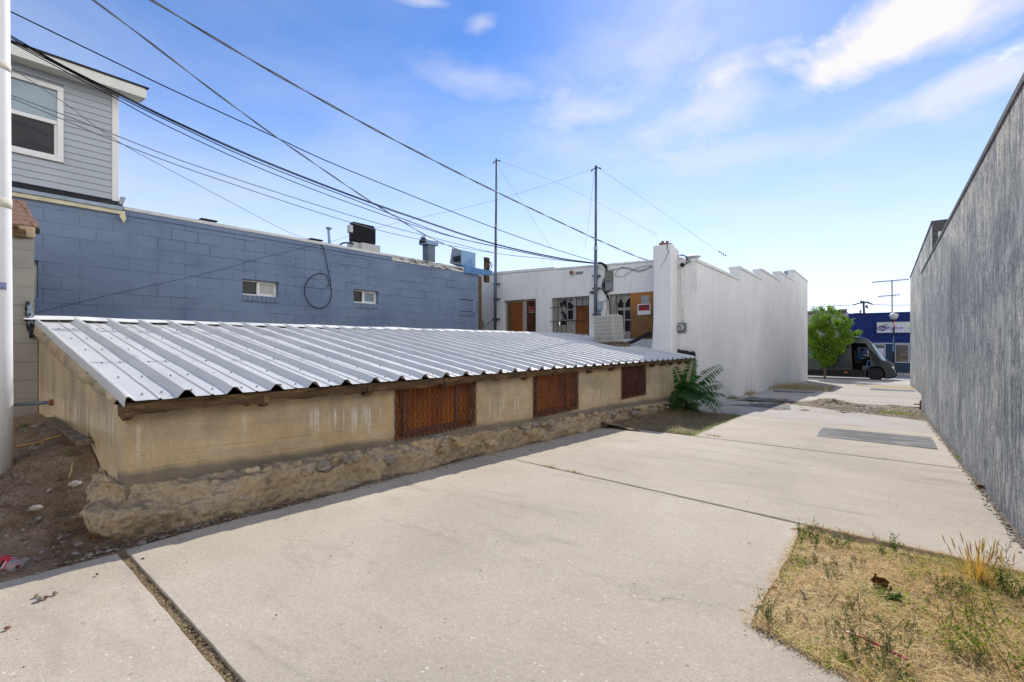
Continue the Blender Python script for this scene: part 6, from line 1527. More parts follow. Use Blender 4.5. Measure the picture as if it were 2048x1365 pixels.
# individual weeds
def sprig(mb_l, mb_s, p, h, lean, nleaf, ls, asp=.45, branches=3):
    P = []; q = Vector(p); d = Vector((lean[0], lean[1], 1)).normalized()
    for i in range(7): P.append(q.copy()); q += d * h / 6; d = (d + Vector((random.gauss(0, .12), random.gauss(0, .12), .0))).normalized()
    mb_s.tube(P, [.0013 * (1 - .1 * i) for i in range(7)], 4)
    B = [P]
    for b in range(branches):
        i = random.randint(1, 4); s = P[i]; dd = Vector((random.gauss(0, .6) + lean[0] * .5, random.gauss(0, .6) + lean[1] * .5, random.uniform(.4, 1))).normalized(); L = h * random.uniform(.25, .5)
        Q = [s + dd * L * t / 3 + Vector((0, 0, .02 * h * t)) for t in range(4)]; mb_s.tube(Q, [.0010, .0009, .0008, .0006], 4); B.append(Q)
    for _ in range(nleaf):
        Q = random.choice(B); t = random.uniform(.1, .98) * (len(Q) - 1); i = min(int(t), len(Q) - 2); c = Q[i].lerp(Q[i + 1], t - i)
        leafy(mb_l, c + Vector((random.gauss(0, ls * .5), random.gauss(0, ls * .5), random.gauss(0, ls * .35))), ls, None, asp)
def weed(name, label, x, y, stems, h, ls, mat, lean=(0, 0), spread=.03, nleaf=26, group=None, cat='weed', branches=3, hz=0.):
    p = pG(x, y); p.z -= .02; p.z = max(p.z, gz(p.y) - .05)
    t = thing(name, label, cat, p, group); a, b = MB(), MB()
    for k in range(stems):
        q = p + Vector((random.gauss(0, spread), random.gauss(0, spread), 0)); l = (lean[0] + random.gauss(0, .25), lean[1] + random.gauss(0, .25))
        sprig(a, b, q, h * random.uniform(.65, 1.1), l, nleaf, ls, .42, branches)
    a.build('leaves', mat, t); b.build('stems', M['weed_grey'] if mat != M['straw_gold'] else mat, t); return t
weed('weed', 'small upright weed at the left corner of the dry weedy bed', 1532, 1240, 7, .17, .013, M['weed_grey'], spread=.022, nleaf=22)
weed('weed', 'low sprawling weed at the far corner of the dry bed beside the slab joint', 1632, 1085, 26, .13, .014, M['weed'], spread=.075, nleaf=20)
weed('weed', 'low green weed along the far slab edge, left of the golden grass', 1790, 1103, 16, .09, .013, M['weed'], spread=.06, nleaf=20)
weed('weed', 'tall straggly weed with the red plastic strip caught behind it', 1735, 1310, 12, .18, .013, M['weed_grey'], spread=.05, nleaf=48, branches=4)
weed('weed', 'dark leafy rosette in the middle of the dry bed', 1786, 1198, 8, .06, .022, M['leaf_ail'], spread=.012, nleaf=14, branches=0)
weed('weed', 'thin weed bent over the slab beside the golden grass tuft', 2010, 1145, 5, .24, .012, M['weed_grey'], lean=(-.45, .35), spread=.03, nleaf=26)
weed('weed', 'pale olive weed clump near the left edge of the dry bed', 1640, 1135, 18, .07, .010, M['weed_grey'], spread=.07, nleaf=16)
weed('weed', 'green weed below and left of the golden grass', 1890, 1185, 14, .12, .013, M['weed'], lean=(.3, -.2), spread=.05, nleaf=22)
weed('weed', 'bright green leafy weed sprawling at the right edge of the dry bed', 1985, 1275, 13, .20, .016, M['weed_bright'], lean=(-.6, .55), spread=.08, nleaf=22, branches=3)
weed('weed', 'green leafy weed in the lower right corner of the dry bed', 2035, 1340, 12, .22, .016, M['weed_bright'], lean=(-.6, .45), spread=.07, nleaf=22, branches=3)
weed('weed', 'green weed at the right frame edge above the leafy corner weeds', 2040, 1195, 12, .14, .016, M['weed'], lean=(-.2, .1), spread=.05, nleaf=26)
weed('weed', 'half dried weed between the straggly weed and the brown leaf', 1700, 1215, 9, .12, .010, M['weed_grey'], spread=.06, nleaf=14)
for (x, y) in ((1668, 1160), (1720, 1130), (1850, 1140), (1880, 1230), (1830, 1260), (1930, 1320), (1690, 1320), (1800, 1345), (1950, 1215), (1600, 1230), (1640, 1260), (1900, 1290), (2000, 1180)):
    weed('weed', 'tiny green weed sprig in the dry bed', x, y, random.randint(3, 6), random.uniform(.05, .10), .010, random.choice((M['weed'], M['weed_grey'], M['weed_bright'])), spread=.03, nleaf=14, group='tiny weed sprigs in the dry bed', branches=2)
mb = MB()
for _ in range(8000):
    x, y = rnd_in(BED)
    if fbm((x * 3.1, y * 3.1, 8.7), 3) + .35 * sm(.0, .7, x) * sm(3.6, 2.2, y) + .25 * sm(3.5, 3.9, y) + random.gauss(0, .12) < .22: continue
    z = bedz(x, y); h = random.uniform(.004, .05)
    for q in range(3): leafy(mb, Vector((x + random.gauss(0, .012), y + random.gauss(0, .012), z + h * random.random())), random.uniform(.009, .020), None, .4)
    if random.random() < .5: blade(mb, (x, y, z), Vector((random.gauss(0, .5), random.gauss(0, .5), 1)), random.uniform(.02, .07), .0012, .4, 2)
struct(mb.build('low_weeds', M['weed_bright']), 'stuff')
mb = MB()
for _ in range(900):
    t = random.random(); x = P1[0] + (-.455 - P1[0]) * t + random.gauss(-.004, .012); y = P1[1] + (4.035 - P1[1]) * t
    a = random.gauss(3.14, 1.1); blade(mb, (x, y, gz(y) - .004), Vector((math.cos(a), math.sin(a), random.uniform(.1, .8))), random.uniform(.012, .05), .0012, .5, 2)
for _ in range(700):
    t = random.random(); x = -.43 + 1.15 * t; y = 4.07 - .07 * t + random.gauss(0, .012); a = random.gauss(1.57, 1.1); blade(mb, (x, y, gz(y) - .004), Vector((math.cos(a), math.sin(a), random.uniform(.2, 1.))), random.uniform(.012, .05), .0012, .5, 2)
struct(mb.build('bed_edge_grass', M['straw_gold']), 'stuff')
# golden grass tuft with seed heads
p = pG(1960, 1162); p.z -= .02; t = thing('golden_grass_tuft', 'golden dry grass tuft with seed heads at the far edge of the dry bed', 'grass tuft', p); mb = MB(); ms = MB()
for k in range(130):
    a = random.random() * 6.28; r = abs(random.gauss(0, .045)); q = p + Vector((math.cos(a) * r, math.sin(a) * r, 0)); d = Vector((math.cos(a) * .25 + random.gauss(0, .12), math.sin(a) * .25 + random.gauss(0, .12), 1)); L = random.uniform(.08, .22)
    blade(mb, q, d, L, .0017, .15, 3)
    if random.random() < .38:
        d.normalize(); s0 = q + d * L * .97
        ms.tube([s0, s0 + d * .02, s0 + d * .045, s0 + d * .06], [.001, .0030, .0024, .0006], 5)
        for j in range(6): blade(ms, s0 + d * .01 * j, d + Vector((random.gauss(0, .35), random.gauss(0, .35), 0)), .03, .0006, 0, 1)
mb.build('blades', M['straw_gold'], t); ms.build('seed_heads', M['straw'], t)
mb = MB()
for k in range(260):
    q = pG(1900 + random.gauss(0, 42), 1150 + random.gauss(0, 16)); a = random.random() * 6.28
    if not inside(BED, q.x, q.y): continue
    blade(mb, (q.x, q.y, bedz(q.x, q.y)), Vector((math.cos(a), math.sin(a), random.uniform(.5, 1.6))), random.uniform(.04, .12), .0014, .4, 3)
tag(mb.build('golden_grass', M['straw_gold']), 'low golden dry grass spreading left of the tall seeded tuft', 'grass')
# things lying in the bed
p0, p1, p2 = pG(1693, 1270), pG(1724, 1286), pG(1816, 1329)
for q in (p0, p1, p2): q.z += .012
mb = MB(); mb.prism([p0 + Vector((-.0, -.006, 0)), p0 + Vector((0, .006, 0)), p1 + Vector((0, .006, .008)), p0.lerp(p2, .6) + Vector((0, .007, .006)), p2 + Vector((0, .006, .004)), p2 + Vector((0, -.006, .004)), p0.lerp(p2, .6) + Vector((0, -.007, .006)), p1 + Vector((0, -.006, .008))], (0, 0, .004))
tag(mb.build('plastic_strip', M['red_plastic']), 'bright red plastic strip lying in the dry weeds', 'strip')
c = pG(1762, 1172); c.z += .015; mb = MB()
for k in range(26): leafy(mb, c + Vector((random.gauss(0, .022), random.gauss(0, .022), abs(random.gauss(0, .012)))), .04, None, .7, .5)
tag(mb.build('dead_leaf', M['brown_leaf']), 'crumpled brown leaf cluster in the dry bed', 'leaf')
p = pG(1600, 1185); q = pG(1611, 1203); mb = MB(); p.z += .012; q.z += .012; mb.tube([p, p.lerp(q, .5) + Vector((.004, 0, .004)), q], [.004, .006, .005], 6)
tag(mb.build('grey_stick', M['plank']), 'short pale grey stick near the left edge of the dry bed', 'stick')
# dark weed fringe along the front edge of the bed
mb = MB()
for k in range(900):
    t = random.random() ** .9; x = P1[0] + (P2[0] + .3 - P1[0]) * t; y = P1[1] + (P2[1] - .1 - P1[1]) * t
    x += random.gauss(0, .012); y += random.gauss(0, .02); a = random.random() * 6.28
    blade(mb, (x, y, gz(y) + .002), Vector((math.cos(a), math.sin(a), random.uniform(.0, .3))), random.uniform(.01, .04), .0014, .3, 2)
struct(mb.build('edge_litter', M['twig']), 'stuff')
# joint fill : straw crumbs in the wide joint
mb = MB()
for k in range(3200):
    t = random.random(); x = A_l + (.9 - A_l) * t; y = .762 - .02 * t + random.uniform(-.022, .022) - .03 * t * 0
    yj = (.765 + (x - A_l) / (-1.84 - A_l) * (.725 - .765)) if x < -1.84 else (.725 + (x + 1.84) / 3 * (.672 - .725))
    a = random.random() * 6.28; blade(mb, (x, yj + random.uniform(-.020, .020), gz(.76) - .010 + random.uniform(-.006, .008)), Vector((math.cos(a), math.sin(a), random.uniform(-.1, .2))), random.uniform(.004, .018), .0022, .1, 1)
struct(mb.build('joint_straw', M['straw_dull']), 'stuff')
for (xa, ya, xb, yb, n_) in ((-3.7, 4.33, -.45, 4.06, 330), (-3.2, 7.56, .7, 7.48, 420), (-2.4, 11.17, .7, 10.94, 260)):
    mb = MB()
    for k in range(n_):
        t = random.random(); x = xa + (xb - xa) * t; y = ya + (yb - ya) * t + random.uniform(-.011, .011); a = random.random() * 6.28
        blade(mb, (x, y, gz(y) - .022), Vector((math.cos(a), math.sin(a), random.uniform(0, .6))), random.uniform(.008, .028), .0018, .3, 2)
    struct(mb.build('joint_weeds', M['straw_dull']), 'stuff')
def tuft(name, label, x, y, rx, ry, n, h, mat, group=None, cat='grass tuft'):
    p = pG(x, y); mb = MB()
    for k in range(n):
        q = Vector((p.x + max(-1.3, min(1.3, random.gauss(0, .8))) * rx, p.y + max(-1.3, min(1.3, random.gauss(0, .8))) * ry, 0)); q.z = gz(q.y) - .01; a = random.random() * 6.28
        blade(mb, q, Vector((math.cos(a) * .6, math.sin(a) * .6, random.uniform(.3, 1.3))), h * random.uniform(.4, 1.2), .0025 + h * .006, .5, 3)
    return tag(mb.build(name, mat), label, cat, group)
tuft('grass_tuft', 'small dry tuft in the near slab joint, nearest the rubble footing', 1100, 935, .05, .02, 90, .05, M['straw_dull'])
tuft('grass_tuft', 'second small dry tuft in the near slab joint', 1147, 945, .05, .02, 70, .05, M['straw_dull'])
tuft('grass_tuft', 'green brown tuft in the second slab joint', 1428, 873, .09, .03, 120, .06, M['straw_dull'])
tuft('grass_tuft', 'thin tuft in the third slab joint', 1707, 852, .12, .03, 60, .05, M['straw_dull'])
tuft('dry_grass_clump', 'pale dry grass clump at the foot of the white wall near the street', 1590, 777, 1.0, 1.5, 2600, .32, M['straw_dull'], None, 'grass clump')
tuft('grass_strip', 'bright green grass strip in front of the broken dirt, by the grey wall', 1790, 826, .5, .22, 1500, .05, M['weed_bright'], None, 'grass')
tuft('grass_strip', 'dry golden grass strip beside the street at the grey wall', 1795, 776, 1.2, .7, 1500, .12, M['straw_gold'], None, 'grass')
tuft('wall_weed', 'small green weed at the foot of the grey wall', 1916, 914, .02, .09, 90, .05, M['weed_bright'], None, 'weed')
tuft('wall_weed', 'dark weed at the foot of the white wall behind the compound leaves', 1463, 797, .08, .25, 160, .16, M['weed_grey'], None, 'weed')
tuft('wall_weed', 'wispy dry weed at the foot of the white wall midway to the street', 1500, 790, .08, .3, 120, .35, M['straw_dull'], None, 'weed')
# grass corner beside the compound-leaved plant
CORN = [(-3.7, 7.6), (-2.4, 7.6), (-2.42, 11.15), (-3.78, 11.2)]
mb = MB(); lying(mb, 7000, CORN, cornz, .05, .16, .003, .03, .6); struct(mb.build('corner_dry_grass', M['straw_dull']), 'stuff')
mb = MB()
for k in range(1500):
    t = random.random(); q = pG(1345 + 50 * t, 858 + 14 * t) if random.random() < .45 else pG(1395 + 88 * t, 870 - 38 * t)
    x, y = q.x - abs(random.gauss(0, .09)), q.y + random.gauss(0, .06); a = random.random() * 6.28
    blade(mb, (x, y, gz(y)), Vector((math.cos(a), math.sin(a), random.uniform(.2, .9))), random.uniform(.03, .08), .004, .5, 3)
struct(mb.build('green_edge_grass', M['weed_bright']), 'stuff')
# tree-of-heaven seedling : long pinnate leaves
def pinnate(mb, ms, p, d, L, droop, nl, ll):
    rv = Vector((random.uniform(-.5, .1), .9, .35)) if d.normalized().z > .6 else Vector((random.gauss(0, .25), random.gauss(.25, .25), 1))
    P = []; q = Vector(p); d = d.normalized()
    for i in range(13): P.append(q.copy()); q += d * L / 12; d = (d + Vector((0, 0, -droop / 12))).normalized()
    ms.tube(P, [.008 * (1 - .07 * i) for i in range(13)], 5)
    for k in range(nl):
        t = .16 + .82 * k / (nl - 1); f = t * 12; i = min(int(f), 11); c = P[i].lerp(P[i + 1], f - i); tg = (P[i + 1] - P[i]).normalized(); sd = tg.cross(rv).normalized()
        l = ll * math.sin(math.pi * (.32 + .50 * t)) * random.uniform(.85, 1.1)
        for s_ in (-1, 1):
            ld = (sd * s_ + tg * .35 + Vector((0, 0, -.35 + random.gauss(0, .1)))).normalized(); nn = ld.cross(tg).normalized(); wd = ld.cross(nn).normalized(); w = l * .125
            a0 = c; a1 = c + ld * l * .3; a2 = c + ld * l * .7 + Vector((0, 0, -.02)); a3 = c + ld * l + Vector((0, 0, -.05 * l / .2))
            mb.add([a0, a1 + wd * w, a1 - wd * w, a2 + wd * w * .8, a2 - wd * w * .8, a3], [(0, 2, 1), (1, 2, 4, 3), (3, 4, 5)])
bp = pX(1372, 822, -3.62); bp.z = gz(bp.y)
pl = thing('compound_leaf_plant', 'dark green plant with long feathery compound leaves at the white wall corner', 'plant', bp)
ml, ms = MB(), MB()
tips = [((1385, 722), .0, .55), ((1437, 735), -.35, .7), ((1440, 768), -.5, .85), ((1445, 790), -.55, .9), ((1442, 812), -.7, .9), ((1350, 738), -.15, .6), ((1347, 785), -.3, .9), ((1432, 822), -.9, .9), ((1365, 760), -.8, .7), ((1400, 780), -1.2, .8), ((1352, 808), -.9, .7), ((1410, 805), -1.3, .8), ((1380, 800), -1.4, .6), ((1358, 795), -1.0, .8), ((1345, 815), -.8, .7), ((1390, 815), -1.4, .7), ((1425, 800), -1.0, .9)]
stem_top = bp + Vector((.0, -.05, .55))
ms.tube(smooth_path([bp - Vector((0, 0, .05)), bp.lerp(stem_top, .5) + Vector((.02, 0, 0)), stem_top]), [.02] * 5 + [.016] * 4, 6)
for (tx, ty), oy, dr in tips:
    tp = pY(tx, ty, bp.y + oy); s0 = bp.lerp(stem_top, random.uniform(.45, 1.)); v = tp - s0; L = v.length * 1.08
    pinnate(ml, ms, s0, v.normalized() + Vector((0, 0, dr * .42)), L, dr * .85, 18, .205)
for k in range(6):
    a = random.random() * 6.28; s0 = bp.lerp(stem_top, random.uniform(.05, .6)); pinnate(ml, ms, s0, Vector((math.cos(a), math.sin(a) - .3, random.uniform(.2, .9))), random.uniform(.3, .55), 1.1, 13, .2)
ml.build('leaflets', M['leaf_ail'], pl); ms.build('stems', M['weed'], pl)
# rubble and stones in the dirt strip
mb = MB()
STRIP = [px(1700, 832), px(1850, 828), (.74, 17.0), (-1.0, 16.5), (-1.4, 15.2)]
for k in range(700):
    x, y = rnd_in(STRIP); mb.ico((x, y, stripz(x, y) + .002), random.uniform(.008, .034), (1.2, 1, .4), .3, 1)
struct(mb.build('rubble', M['stone']), 'stuff')
mb = MB(); lying(mb, 3500, [(-2.6, 15.2), (-.4, 14.2), (.72, 13.4), (.72, 17.2), (-2.6, 16.6)], stripz, .05, .16, .0035, .03, .4, .02); struct(mb.build('strip_dry_grass', M['straw_dull']), 'stuff')
p = pG(1842, 818); mb = MB(); mb.box(p.x - .03, p.x + .03, p.y - .03, p.y + .03, p.z - .1, p.z + .22); mb.box(p.x - .14, p.x + .10, p.y - .02, p.y + .02, p.z + .10, p.z + .13)
tag(mb.build('rusty_stake', M['rust'], bevel=.006), 'rusty cross shaped stake standing in the dirt by the grey wall', 'stake')
# brown yard litter : stones, twigs, bark
YARD = [(-6.6, .80), (-5.1, .80), (-4.3, .72), (-3.75, .55), (-3.53, .35), (-3.48, -.4), (-5.0, -.6), (-6.6, .1)]
mb = MB()
for k in range(2600):
    x, y = rnd_in(YARD); z = dz(x, y); near = sm(-4.6, -3.6, x)
    if random.random() > .25 + .75 * near: continue
    r = random.choice((.003, .004, .005, .006, .008, .008, .011, .016)) * random.uniform(.8, 1.3)
    mb.ico((x, y, z + r * .25), r, (1.2, 1, .6), .25, 1 if r < .012 else 2)
for k in range(900):
    y = random.uniform(.35, 4.2); x = -3.58 + random.gauss(0, .045) - .05 * y; r = random.uniform(.003, .014); mb.ico((x, y, gz(y) + .004), r, (1.2, 1, .6), .25, 1)
struct(mb.build('gravel', M['stone']), 'stuff')
for (x, y, r, lab) in ((72, 1018, .030, 'grey rounded stone in the brown dirt near the white pole'), (150, 970, .034, 'pale tan stone in the brown dirt beside the footing corner'), (157, 1092, .034, 'grey stone at the near edge of the brown dirt below the footing'), (150, 1110, .026, 'flat pale stone just below the larger grey one at the slab edge'), (354, 1058, .045, 'pale chunk of concrete fallen beside the rubble footing'), (284, 1088, .034, 'jagged pale stone where the wide slab joint meets the dirt')):
    p = pG(x, y); zz = dz(p.x, p.y) if p.x < -3.5 else gz(p.y)
    t_ = ray(x, y); s_ = 1.
    for _ in range(12): s_ = (dz(t_[0] * s_, t_[1] * s_) if t_[0] * s_ < -3.5 else gz(t_[1] * s_)) / t_[2]
    mb = MB(); r *= .62; mb.ico((t_[0] * s_, t_[1] * s_, t_[2] * s_ + r * .3), r, (1.3, 1, .65), .16, 3); tag(mb.build('stone', M['stone'], smooth=False), lab, 'stone')
mb = MB(); lying(mb, 2600, [(-6.6, .82), (-5.1, .82), (-4.15, .76), (-3.9, .6), (-4.6, .2), (-5.6, .0), (-6.6, .2)], dz, .03, .16, .0022, .03, .2, None)
lying(mb, 700, [(-4.3, .75), (-3.6, .8), (-3.5, .5), (-3.7, .45), (-4.2, .55)], dz, .03, .12, .0018, .02, .2)
for k in range(3200):
    y = random.uniform(.7, 7.2); x = -3.585 - .05 * min(y, 4.) + random.gauss(0, .045); a = random.gauss(1.57, .6); blade(mb, (x, y, gz(y) + .004 + random.uniform(0, .02)), Vector((math.cos(a), math.sin(a), random.uniform(0, .2))), random.uniform(.02, .10), .0016, .2, 2)
struct(mb.build('twigs', M['twig']), 'stuff')
def dpix(x, y):
    t_ = ray(x, y); s_ = 4.
    for _ in range(40): s_ = .5 * s_ + .5 * (dz(t_[0] * s_, t_[1] * s_)) / t_[2]
    return Vector((t_[0] * s_, t_[1] * s_, t_[2] * s_))
def straw_line(lst, name, label, r, mat, cat='stick'):
    P = [dpix(x, y) + Vector((0, 0, r + .006)) for x, y in lst]; mb = MB(); mb.tube(smooth_path(P, 3), r, 6); return tag(mb.build(name, mat, smooth=True), label, cat)
straw_line([(33, 896), (70, 890), (100, 880), (125, 874)], 'dead_stalk', 'long tan dead stalk on the dark litter near the white pole', .007, M['straw_gold'])
straw_line([(58, 903), (72, 888), (88, 890)], 'dead_stalk', 'curled pale stalk above the tan one', .004, M['straw'])
straw_line([(172, 1076), (184, 1078), (196, 1087)], 'forked_twig', 'orange brown forked twig at the foot of the footing corner', .006, M['brown_leaf'])
straw_line([(137, 960), (143, 944), (145, 928)], 'dead_stalk', 'short pale upright stalk beside the footing', .004, M['straw'])
a, b = pY(101, 838, .82), pY(168, 892, .66); mb = MB(); d = (b - a).normalized(); s = d.cross(Vector((0, 0, 1))).normalized(); u = s.cross(d)
o = a + Vector((0, 0, .0))
mb.add([o + s * sx * .032 + u * su * .014 + (b - a) * t + Vector((0, 0, .02 * t)) for t in (0, .5, 1) for sx, su in ((-1, -1), (1, -1), (1, 1), (-1, 1))], [(0, 1, 2, 3), (11, 10, 9, 8)] + [(i * 4 + k, i * 4 + (k + 1) % 4, (i + 1) * 4 + (k + 1) % 4, (i + 1) * 4 + k) for i in range(2) for k in range(4)])
tag(mb.build('plank', M['plank'], bevel=.004), 'narrow weathered plank leaning on the dirt along the tan end wall', 'plank')
for (x, y, w_, lab) in ((48, 812, .16, 'broken reddish brick at the foot of the block hut'), (36, 795, .08, 'upright pale block fragment against the hut behind the white pole')):
    p = dpix(x, y + 14); mb = MB(); mb.box(-w_ / 2, w_ / 2, -.06, .06, -.02, .11, Matrix.Rotation(.5, 3, 'Z') @ Matrix.Rotation(.25, 3, 'X'), p); tag(mb.build('brick_fragment', M['brick'] if w_ > .1 else M['plank'], bevel=.01), lab, 'brick')
for (x, y, lab) in ((48, 856, 'small green grass sprout on the litter by the white pole'), (141, 912, 'tiny green sprout on the litter by the footing')):
    p = dpix(x, y); mb = MB()
    for k in range(60 if x < 100 else 34):
        a = random.random() * 6.28; blade(mb, p + Vector((random.gauss(0, .03), random.gauss(0, .02), 0)), Vector((math.cos(a) * .5, math.sin(a) * .5, 1)), random.uniform(.03, .075), .002, .4, 3)
    tag(mb.build('grass_sprout', M['weed']), lab, 'grass')
mb = MB(); c = dpix(182, 890)
for k in range(60): leafy(mb, c + Vector((random.gauss(0, .06), random.gauss(0, .03), abs(random.gauss(0, .035)))), .045, None, .6, .6)
tag(mb.build('dead_leaves', M['brown_leaf']), 'heap of brown dead leaves where the end wall meets the footing', 'leaves')
# plastic bottle with a red label, at the left edge
bt0 = dpix(36, 1146); bt0.z += .03
ax = (pG(-60, 1108) - pG(36, 1146)); ax.z = .0; ax.normalize(); 
bot = thing('plastic_bottle', 'empty crushed plastic bottle with a red label on the dirt edge', 'bottle', bt0)
def ring(mb, prof, n_=18):
    s = ax.cross(Vector((0, 0, 1))).normalized(); u = Vector((0, 0, 1)); vs = []; 
    for r, h in prof:
        for k in range(n_):
            t = 2 * math.pi * k / n_; rr = r * (1 + .05 * math.sin(3 * t + h * 60)); vs.append(bt0 + ax * h + s * rr * math.cos(t) + u * rr * math.sin(t))
    fs = [(i * n_ + k, i * n_ + (k + 1) % n_, (i + 1) * n_ + (k + 1) % n_, (i + 1) * n_ + k) for i in range(len(prof) - 1) for k in range(n_)]
    mb.add(vs, fs + [tuple(range(n_)), tuple((len(prof) - 1) * n_ + k for k in range(n_ - 1, -1, -1))])
g = G('clear_bottle_plastic', .12, 0, .6); g.b.inputs['Alpha'].default_value = .55; n_ = g.noise(30, 4)
M['clear'] = g.done(g.mix(n_, (.35, .34, .31, 1), (.55, .54, .5, 1)), g.bump(n_, .5, .01))
mb = MB(); ring(mb, [(.012, 0), (.024, .004), (.032, .018), (.033, .06), (.030, .075), (.033, .09), (.033, .16), (.022, .20), (.012, .22), (.013, .24)]); mb.build('body', M['clear'], bot, smooth=True)
mb = MB(); ring(mb, [(.0335, .052), (.0345, .054), (.0345, .145), (.0335, .147)]); mb.build('label_band', M['red_plastic'], bot, smooth=True)
mb = MB(); ring(mb, [(.0346, .062), (.0352, .063), (.0352, .070), (.0346, .071)]); mb.build('label_stripe', M['sign_white'], bot, smooth=True)
mb = MB(); ring(mb, [(.0346, .082), (.0352, .083), (.0352, .098), (.0346, .099)]); mb.build('label_stripe', M['sign_black'], bot, smooth=True)
# crumbs on the slabs
for (x, y, r, m_, lab) in ((80, 1200, .013, 'stone', 'tan pebble, largest of the little group on the front slab'), (73, 1193, .009, 'rubble', 'dark pebble left of the tan one on the front slab'), (93, 1196, .008, 'brick', 'reddish pebble right of the tan one on the front slab'), (110, 1188, .009, 'rubble', 'pebble farthest right of the little group on the front slab'), (14, 1258, .008, 'brick', 'lone dark red pebble at the left edge of the front slab'), (194, 1150, .007, 'brick', 'lone brown pebble on the front slab near its shaded edge'), (286, 1119, .008, 'brick', 'brown pebble beside the wide straw filled joint')):
    p = pG(x, y); mb = MB(); mb.ico(p + Vector((0, 0, r * .5)), r, (1.3, 1, .8), .3, 2); tag(mb.build('pebble', M[m_]), lab, 'pebble')
mb = MB()
for k in range(150):
    x, y = random.uniform(-3.3, .6), random.uniform(-.2, 7); mb.ico((x, y, gz(y) + .014), random.uniform(.0015, .0045), (1.3, 1, .7), .3, 1)
struct(mb.build('grit', M['twig']), 'stuff')
mb = MB()
for k in range(900):
    y = random.uniform(4.0, 15.8); x = .72 + random.gauss(0, .022)
    if random.random() < .5: mb.ico((x, y, gz(y) + .004), random.uniform(.003, .012), (1.2, 1, .6), .3, 1)
struct(mb.build('wall_foot_stones', M['stone']), 'stuff')
mb = MB()
for k in range(900):
    y = random.uniform(3.9, 15.8); x = .72 + random.gauss(0, .025); a = random.gauss(1.57, .7); blade(mb, (x, y, gz(y) + .006), Vector((math.cos(a), math.sin(a), random.uniform(0, .5))), random.uniform(.01, .06), .0016, .3, 2)
struct(mb.build('wall_foot_litter', M['straw_dull']), 'stuff')
p, q = pG(2010, 1058), pG(2024, 1063); mb = MB(); mb.tube([p + Vector((0, 0, .008)), q + Vector((0, 0, .012))], [.006, .008], 6); tag(mb.build('twig', M['twig']), 'short dark twig on the slab beside the grey wall', 'twig')
p = pG(1960, 977); mb = MB(); [leafy(mb, p + Vector((random.gauss(0, .02), random.gauss(0, .03), .01 + abs(random.gauss(0, .01)))), .04, None, .6) for k in range(12)]; tag(mb.build('dead_leaf', M['brown_leaf']), 'small reddish dead leaves at the foot of the grey wall', 'leaf')
p = pG(1281, 845); p = pX(1282, 845, -3.25); mb = MB(); mb.ico(pG(1282, 846) + Vector((0, 0, .015)), .05, (1.4, .7, .25), .35, 2); tag(mb.build('paper_scrap', M['sign_white']), 'scrap of white paper at the end of the rubble footing', 'paper')
CLOUDS = [(1905, 18, 210, 66, .16, 3.4, .85), (1750, 92, 130, 42, .3, 3.6, .55), (1925, 172, 150, 34, .16, 3.4, .55), (1440, 142, 95, 28, .12, 5.0, .45), (1175, 222, 95, 28, 0, 4.2, .40), (1395, 222, 140, 46, .35, 5.0, .5), (930, 155, 130, 26, -.12, 4.2, .30), (966, 45, 32, 18, .3, 4.4, .45), (1500, 305, 260, 24, 0, 4.2, .25), (850, 2, 45, 10, 0, 3.5, .4), (1637, 160, 24, 18, 0, 3.5, .35), (1250, 90, 190, 50, .2, 5.5, .15), (1330, 130, 90, 40, .8, 5.5, .25), (1130, 290, 90, 40, 0, 5.5, .2)]
SKYSAT = 1.3; SKYTINT = (1.02, .97, 1.08, 1); HAZE = 1.0; HAZEC = (6.6, 7.0, 8.2, 1); CLOUDC = (5.9, 5.75, 5.8, 1); FILLC = (10.4, 10.4, 10.4, 1); SKYS = .1; EXPO = .73; HZP = 1.35; FILL0 = -.05; FILLA = 1.; SUNE = 2.65
# ================================================================== light, sky, camera
SUN = Vector((-.37, 1.17, 1.0)).normalized()
EL = math.asin(SUN.z); AZ = math.atan2(SUN.x, SUN.y)
L = bpy.data.lights.new('sun', 'SUN'); L.energy = SUNE; L.angle = R(.53); L.color = (1., .945, .86)
so = bpy.data.objects.new('sun', L); COL.objects.link(so); so.rotation_euler = (-SUN).to_track_quat('-Z', 'Y').to_euler(); so.location = SUN * 50
W = bpy.data.worlds.new('World'); sc.world = W; W.use_nodes = True
class WG(G):
    def __init__(s): s.t = W.node_tree; s._co = None; s.b = None
g = WG(); bgn = W.node_tree.nodes['Background']
sky = g.N('TexSky', sky_type='NISHITA'); sky.sun_disc = False; sky.sun_elevation = EL; sky.sun_rotation = AZ
sky.air_density = 1.0; sky.dust_density = .4; sky.ozone_density = 3.0; sky.altitude = 1300
dirv = g.N('TexCoord').outputs['Generated']
S_ = g.sep(dirv); dz_ = S_[2]
den = g.ma('ADD', g.ma('MAXIMUM', dz_, 0.), .12)
cpl = g.comb(g.ma('DIVIDE', S_[0], den), g.ma('DIVIDE', S_[1], den), 0.)
nf = g.noise(3.2, 8, .62, cpl, .6); nb = g.noise(1.5, 5, .55, cpl, .4); nd = g.noise(5.5, 8, .62, g.map(scale=(1, 1, 1.7), v=dirv), .5); nmx = g.ma('ADD', g.ma('MULTIPLY', nf, .35), g.ma('MULTIPLY', nd, .65))
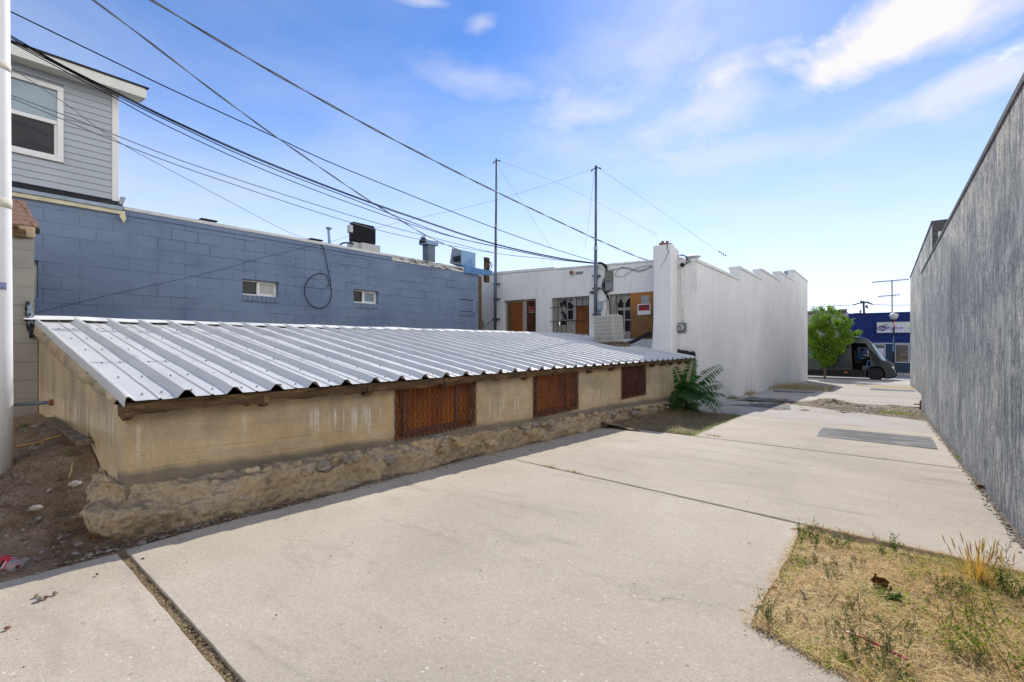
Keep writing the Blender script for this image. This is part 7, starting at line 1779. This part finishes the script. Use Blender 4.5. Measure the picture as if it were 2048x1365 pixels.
def blob(x, y, a, b, rot, soft, amt):
    c = Vector(ray(x, y)).normalized(); t1 = c.cross(Vector((0, 0, 1))).normalized(); t2 = t1.cross(c).normalized()
    e1 = t1 * math.cos(rot) + t2 * math.sin(rot); e2 = -t1 * math.sin(rot) + t2 * math.cos(rot)
    dot = lambda v: g.N('VectorMath', operation='DOT_PRODUCT', i0=dirv, i1=tuple(v)).outputs['Value']
    da, db, dc = dot(e1), dot(e2), dot(c)
    k = 1 / (math.sqrt((x - 1024) ** 2 + (y - 687) ** 2 + F * F))
    q = g.ma('ADD', g.ma('POWER', g.ma('DIVIDE', g.ma('ABSOLUTE', da), a * k), 2.), g.ma('POWER', g.ma('DIVIDE', g.ma('ABSOLUTE', db), b * k), 2.))
    q = g.ma('SQRT', q); q = g.ma('ADD', q, g.ma('MULTIPLY', g.ma('SUBTRACT', nmx, .5), -soft)); 
    m = g.rng(q, .25, 1.35, 1, 0); m = g.ma('MULTIPLY', m, g.ma('GREATER_THAN', dc, 0.))
    return g.ma('MULTIPLY', m, amt)
tot = None
for args in CLOUDS:
    m = blob(*args); tot = m if tot is None else g.ma('ADD', tot, m)
veil = g.ma('MULTIPLY', g.rng(nb, .40, .72), .20)
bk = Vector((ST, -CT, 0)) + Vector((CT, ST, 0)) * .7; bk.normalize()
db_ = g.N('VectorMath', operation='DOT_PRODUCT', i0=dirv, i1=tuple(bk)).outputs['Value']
fill_bank = g.ma('MULTIPLY', g.rng(g.ma('ADD', db_, g.ma('MULTIPLY', g.ma('SUBTRACT', nf, .5), .9)), FILL0, FILL0 + .35), g.rng(dz_, .55, .82, 1, 0))  # bright cloud bank behind the camera, out of view, added as fill light
tot = g.ma('MINIMUM', g.ma('ADD', tot, veil), 1.)
hz = g.rng(dz_, -.02, .55, 1, 0); hz = g.ma('POWER', hz, HZP)
skyc = g.N('HueSaturation', Saturation=SKYSAT, Value=1., Color=sky.outputs[0]).outputs[0]
skyc = g.mix(1., skyc, SKYTINT, 'MULTIPLY')
skyc = g.mix(g.ma('MULTIPLY', hz, HAZE), skyc, HAZEC)
fin = g.mix(tot, skyc, CLOUDC)
fin = g.mix(g.ma('MULTIPLY', fill_bank, FILLA), fin, FILLC)  # added unseen fill cloud mixed over the sky
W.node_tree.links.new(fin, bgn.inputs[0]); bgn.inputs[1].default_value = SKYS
cam = bpy.data.cameras.new('camera'); co_ = bpy.data.objects.new('camera', cam); COL.objects.link(co_); sc.camera = co_
cam.sensor_width = 36; cam.lens = F / 2048 * 36; cam.shift_y = 4.5 / 2048; cam.clip_end = 3000; cam.clip_start = .05
co_.rotation_euler = (R(90), 0, TH)
vs = sc.view_settings; sc.display_settings.display_device = 'sRGB'; vs.view_transform = 'Standard'; vs.look = 'None'; vs.exposure = EXPO; vs.gamma = 1; vs.use_curve_mapping = False
for o in list(bpy.data.objects):
    if '_w' in o: del o['_w']
